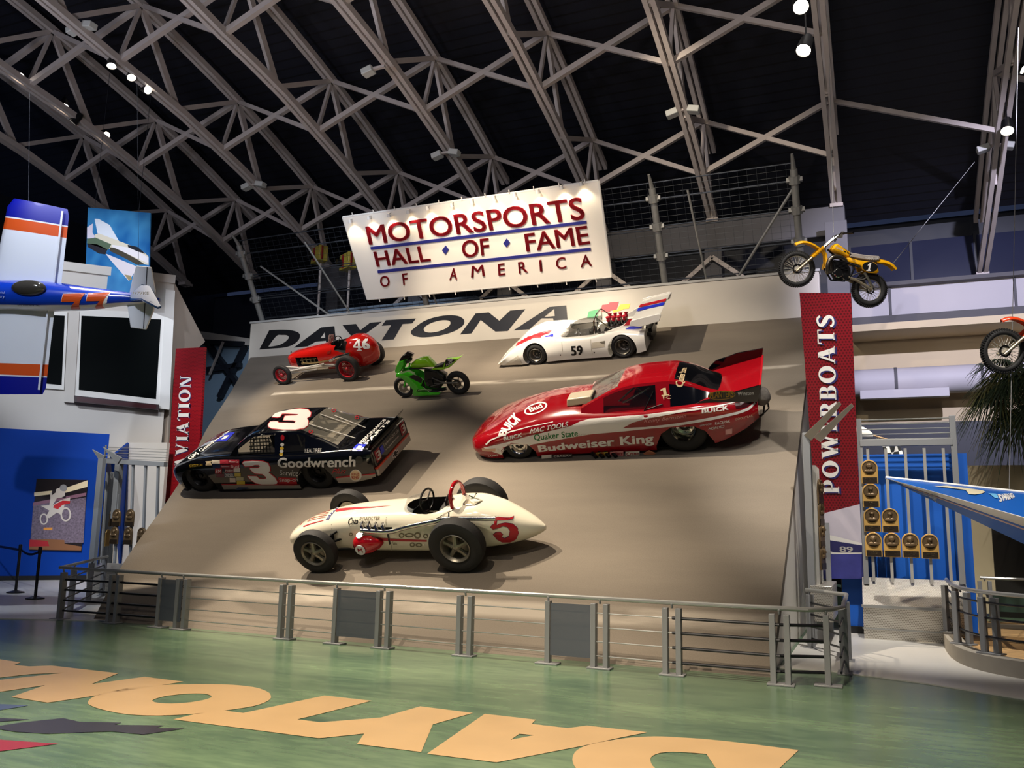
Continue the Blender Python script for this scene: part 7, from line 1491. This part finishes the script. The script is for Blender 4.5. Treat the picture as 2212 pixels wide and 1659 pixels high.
# ================================================= palm
rp_ = random.Random(3)
M_LEAF = mat('palm_leaf', '#33452a', .5, noise=.45, nscale=3); M_LEAF2 = mat('palm_leaf_dry', '#6b6a3c', .6, noise=.3, nscale=3)
pc_ = at_d(2235, 820, 16.2); pbase = V((pc_.x, pc_.y, .1))
palm = thing('palm_tree', 'fan palm with drooping dark fronds at the right edge behind the boat bow', 'palm', pbase)
MB().tube([(0, 0, 0), (.03, 0, 1.8), (0, .02, pc_.z - .1)], [.17, .15, .13], 14).build('trunk', mat('palm_bark', '#5a4632', .9, noise=.4, nscale=12, bump=.8), palm)
def frond(az, el, L, m, fan=22):
    mb = MB(); d = V((cos(az) * cos(el), sin(az) * cos(el), sin(el))); o = V((0, 0, pc_.z - .1))
    sp = [o + d * L * t + V((0, 0, -.42 * L * t * t)) for t in [i / 6 for i in range(7)]]; mb.tube(sp[:5], [.022, .02, .016, .012, .01], 6)
    h = sp[4]; dd = (sp[5] - sp[4]).normalized(); sd = dd.cross(V((0, 0, 1))).normalized(); up_ = sd.cross(dd)
    for k in range(fan):
        a = -1.75 + 3.5 * k / (fan - 1) + rp_.uniform(-.05, .05); v_ = (dd * cos(a) + sd * sin(a)).normalized(); l = L * (.62 + .12 * cos(a)) * rp_.uniform(.85, 1.1); wd = .018
        q = [h + v_ * l * t + V((0, 0, -.55 * l * t * t * (1 + .5 * rp_.random()))) + up_ * .04 * cos(a) for t in (0, .25, .5, .75, 1)]
        s_ = v_.cross(up_).normalized()
        mb.loft([[q[i] + s_ * wd * (.5, 1, .9, .55, .04)[i], q[i] + V((0, 0, .008)), q[i] - s_ * wd * (.5, 1, .9, .55, .04)[i]] for i in range(5)], cap=False, ring_cyc=False)
    return mb.build('frond', m, palm, smooth=0)
for k in range(26):
    az = 2 * pi * k / 13 + rp_.uniform(-.2, .2); el = (.75, .2)[k // 13] + rp_.uniform(-.25, .25); frond(az, el, rp_.uniform(1.0, 1.35), M_LEAF if k % 4 else M_LEAF2)
for k in range(12): frond(2 * pi * k / 12 + .3, -.45 + rp_.uniform(-.2, .15), rp_.uniform(.95, 1.2), M_LEAF2 if k % 3 == 0 else M_LEAF)
tag(MB().prism([V((1.5, 15.9, .12)), V((3.2, 15.9, .12)), V((3.2, 16.6, .12)), V((1.5, 16.6, .12))], (0, 0, .02)).build('mulch_patch', mat('bed_dark', '#4a4032', .9, noise=.4, nscale=9), smooth=0), 'dark soil patch in the planting bed around the palm', 'soil')

# ================================================= roof lamps
M_LAMPG = mat('lamp_glow', '#ffffff', .2, emit=30, emc='#fff4e0')
def can(x, y, X, dirn, label, group, s=1., d=None):
    p = at_d(x, y, d) if d else at_X(x, y, X); zc = zb(p.y) - .1; dv = V(dirn).normalized()
    t = thing('spotlight', label, 'spotlight', p, group)
    mb = MB(); mb.lathe([(-.34 * s, .001), (-.34 * s, .07 * s), (-.26 * s, .10 * s), (0, .12 * s), (.02 * s, .125 * s), (.02 * s, .11 * s), (-.02 * s, .105 * s)], (0, 0, 0), dv, 18); mb.build('can', M_BLKM, t)
    MB().lathe([(-.01 * s, .001), (-.01 * s, .105 * s)], (0, 0, 0), dv, 18).build('lens', M_LAMPG, t)
    top_ = -dv * .2 * s; bars(t, 'yoke', [[top_, V((top_.x, top_.y, max(.2, zc - p.z)))]], .014, M_BLKM)
T_L = (.55, .35, -.75)
for k, (x, y, X, dv, w_) in enumerate(((241, 142, -17.53, (.3, -.2, -1), 'uppermost of three on the truss'), (284, 167, -17.53, (.5, -.2, -.9), 'middle of three on the truss'), (319, 194, -17.53, (.9, -.1, -.5), 'lowest of three on the truss'))):
    can(x, y, X, dv, 'lit black can spotlight high at the left, ' + w_, 'left truss spotlights')
for k, (x, y, dv, w_) in enumerate(((43, 166, (.8, -.2, -.6), 'at the left edge of the view'), (139, 230, (.4, -.3, -.9), 'below the second truss from the left'), (158, 264, (-.5, -.3, -.8), 'turned toward the left wall'), (229, 292, (.8, -.2, -.7), 'lowest above the race plane'))):
    can(x, y, -20.87, dv, 'lit black can spotlight ' + w_, 'far left truss spotlights')
for x, y, X, dv, w_ in ((1730, 14, -.72, (.1, -.6, -.8), 'at the top edge above the yellow dirt bike'), (1736, 108, -.75, (-.2, -.5, -.9), 'second one down above the yellow dirt bike')): can(x, y, X, dv, 'lit black can spotlight ' + w_, 'right truss spotlights')
can(2176, 282, 3.1, (-.1, -.5, -.9), 'bright can spotlight on the steep truss near the right edge', 'right truss spotlights', 1.2)
can(2210, 150, 3.5, (.6, -.3, -.6), 'small can spotlight at the right edge, highest on that truss', 'right truss spotlights', .9)
M_BOXL = mat('fixture_white', '#b9bab4', .5)
for k, (x, y, X) in enumerate(((176, 60, -17.53), (548, 401, -17.53), (963, 333, -10.7), (1475, 241, -4.08), (2150, 318, 3.15), (816, 150, -10.7))):
    p = at_X(x, y, X); t = thing('emergency_light', 'pale boxy light fixture on a roof truss, ' + ('near the top left corner', 'above the leftmost fence bay', 'above the middle of the big sign', 'right of the big sign high up', 'on the steep right truss', 'single one high above the big sign')[k], 'light fixture', p, 'truss light boxes')
    for s in ((-1, 1) if k != 5 else (-1,)):
        MB().box((s * .27, 0, 0), (.3, .24, .16), mx=M4.Rotation(s * .25, 3, 'Y')).build('lamp_head', M_BOXL, t, bevel=.02)
    MB().box((0, 0, .04), (.4, .08, .06)).build('bracket', M_STEEL, t)
# signal boxes behind the fence
M_SIGY = mat('signal_yellow', '#a09038', .5); M_SIGR = mat('signal_red', '#7c1416', .4)
for k, (x, y) in enumerate(((690, 551), (752, 566))):
    p = at_Y(x, y, 21.6); t = thing('signal_box', 'yellow box with dark red face behind the fence, %s of two' % ('left', 'right')[k], 'signal light', p, 'signal boxes')
    MB().box((0, 0, 0), (.62, .3, .5), mx=M4.Rotation(-.5, 3, 'Z')).build('case', M_SIGY, t, bevel=.02); MB().box((.06, -.15, 0), (.46, .04, .44), mx=M4.Rotation(-.3, 3, 'Z')).build('face', M_SIGR, t)
    MB().tube([(-.28, -.22, -.04), (-.2, -.1, -.04)], .11, 16).build('hood', M_BLKM, t); MB().tube([(0, .1, -.25), (0, .1, -p.z)], .04, 8).build('stand', M_STEEL, t)
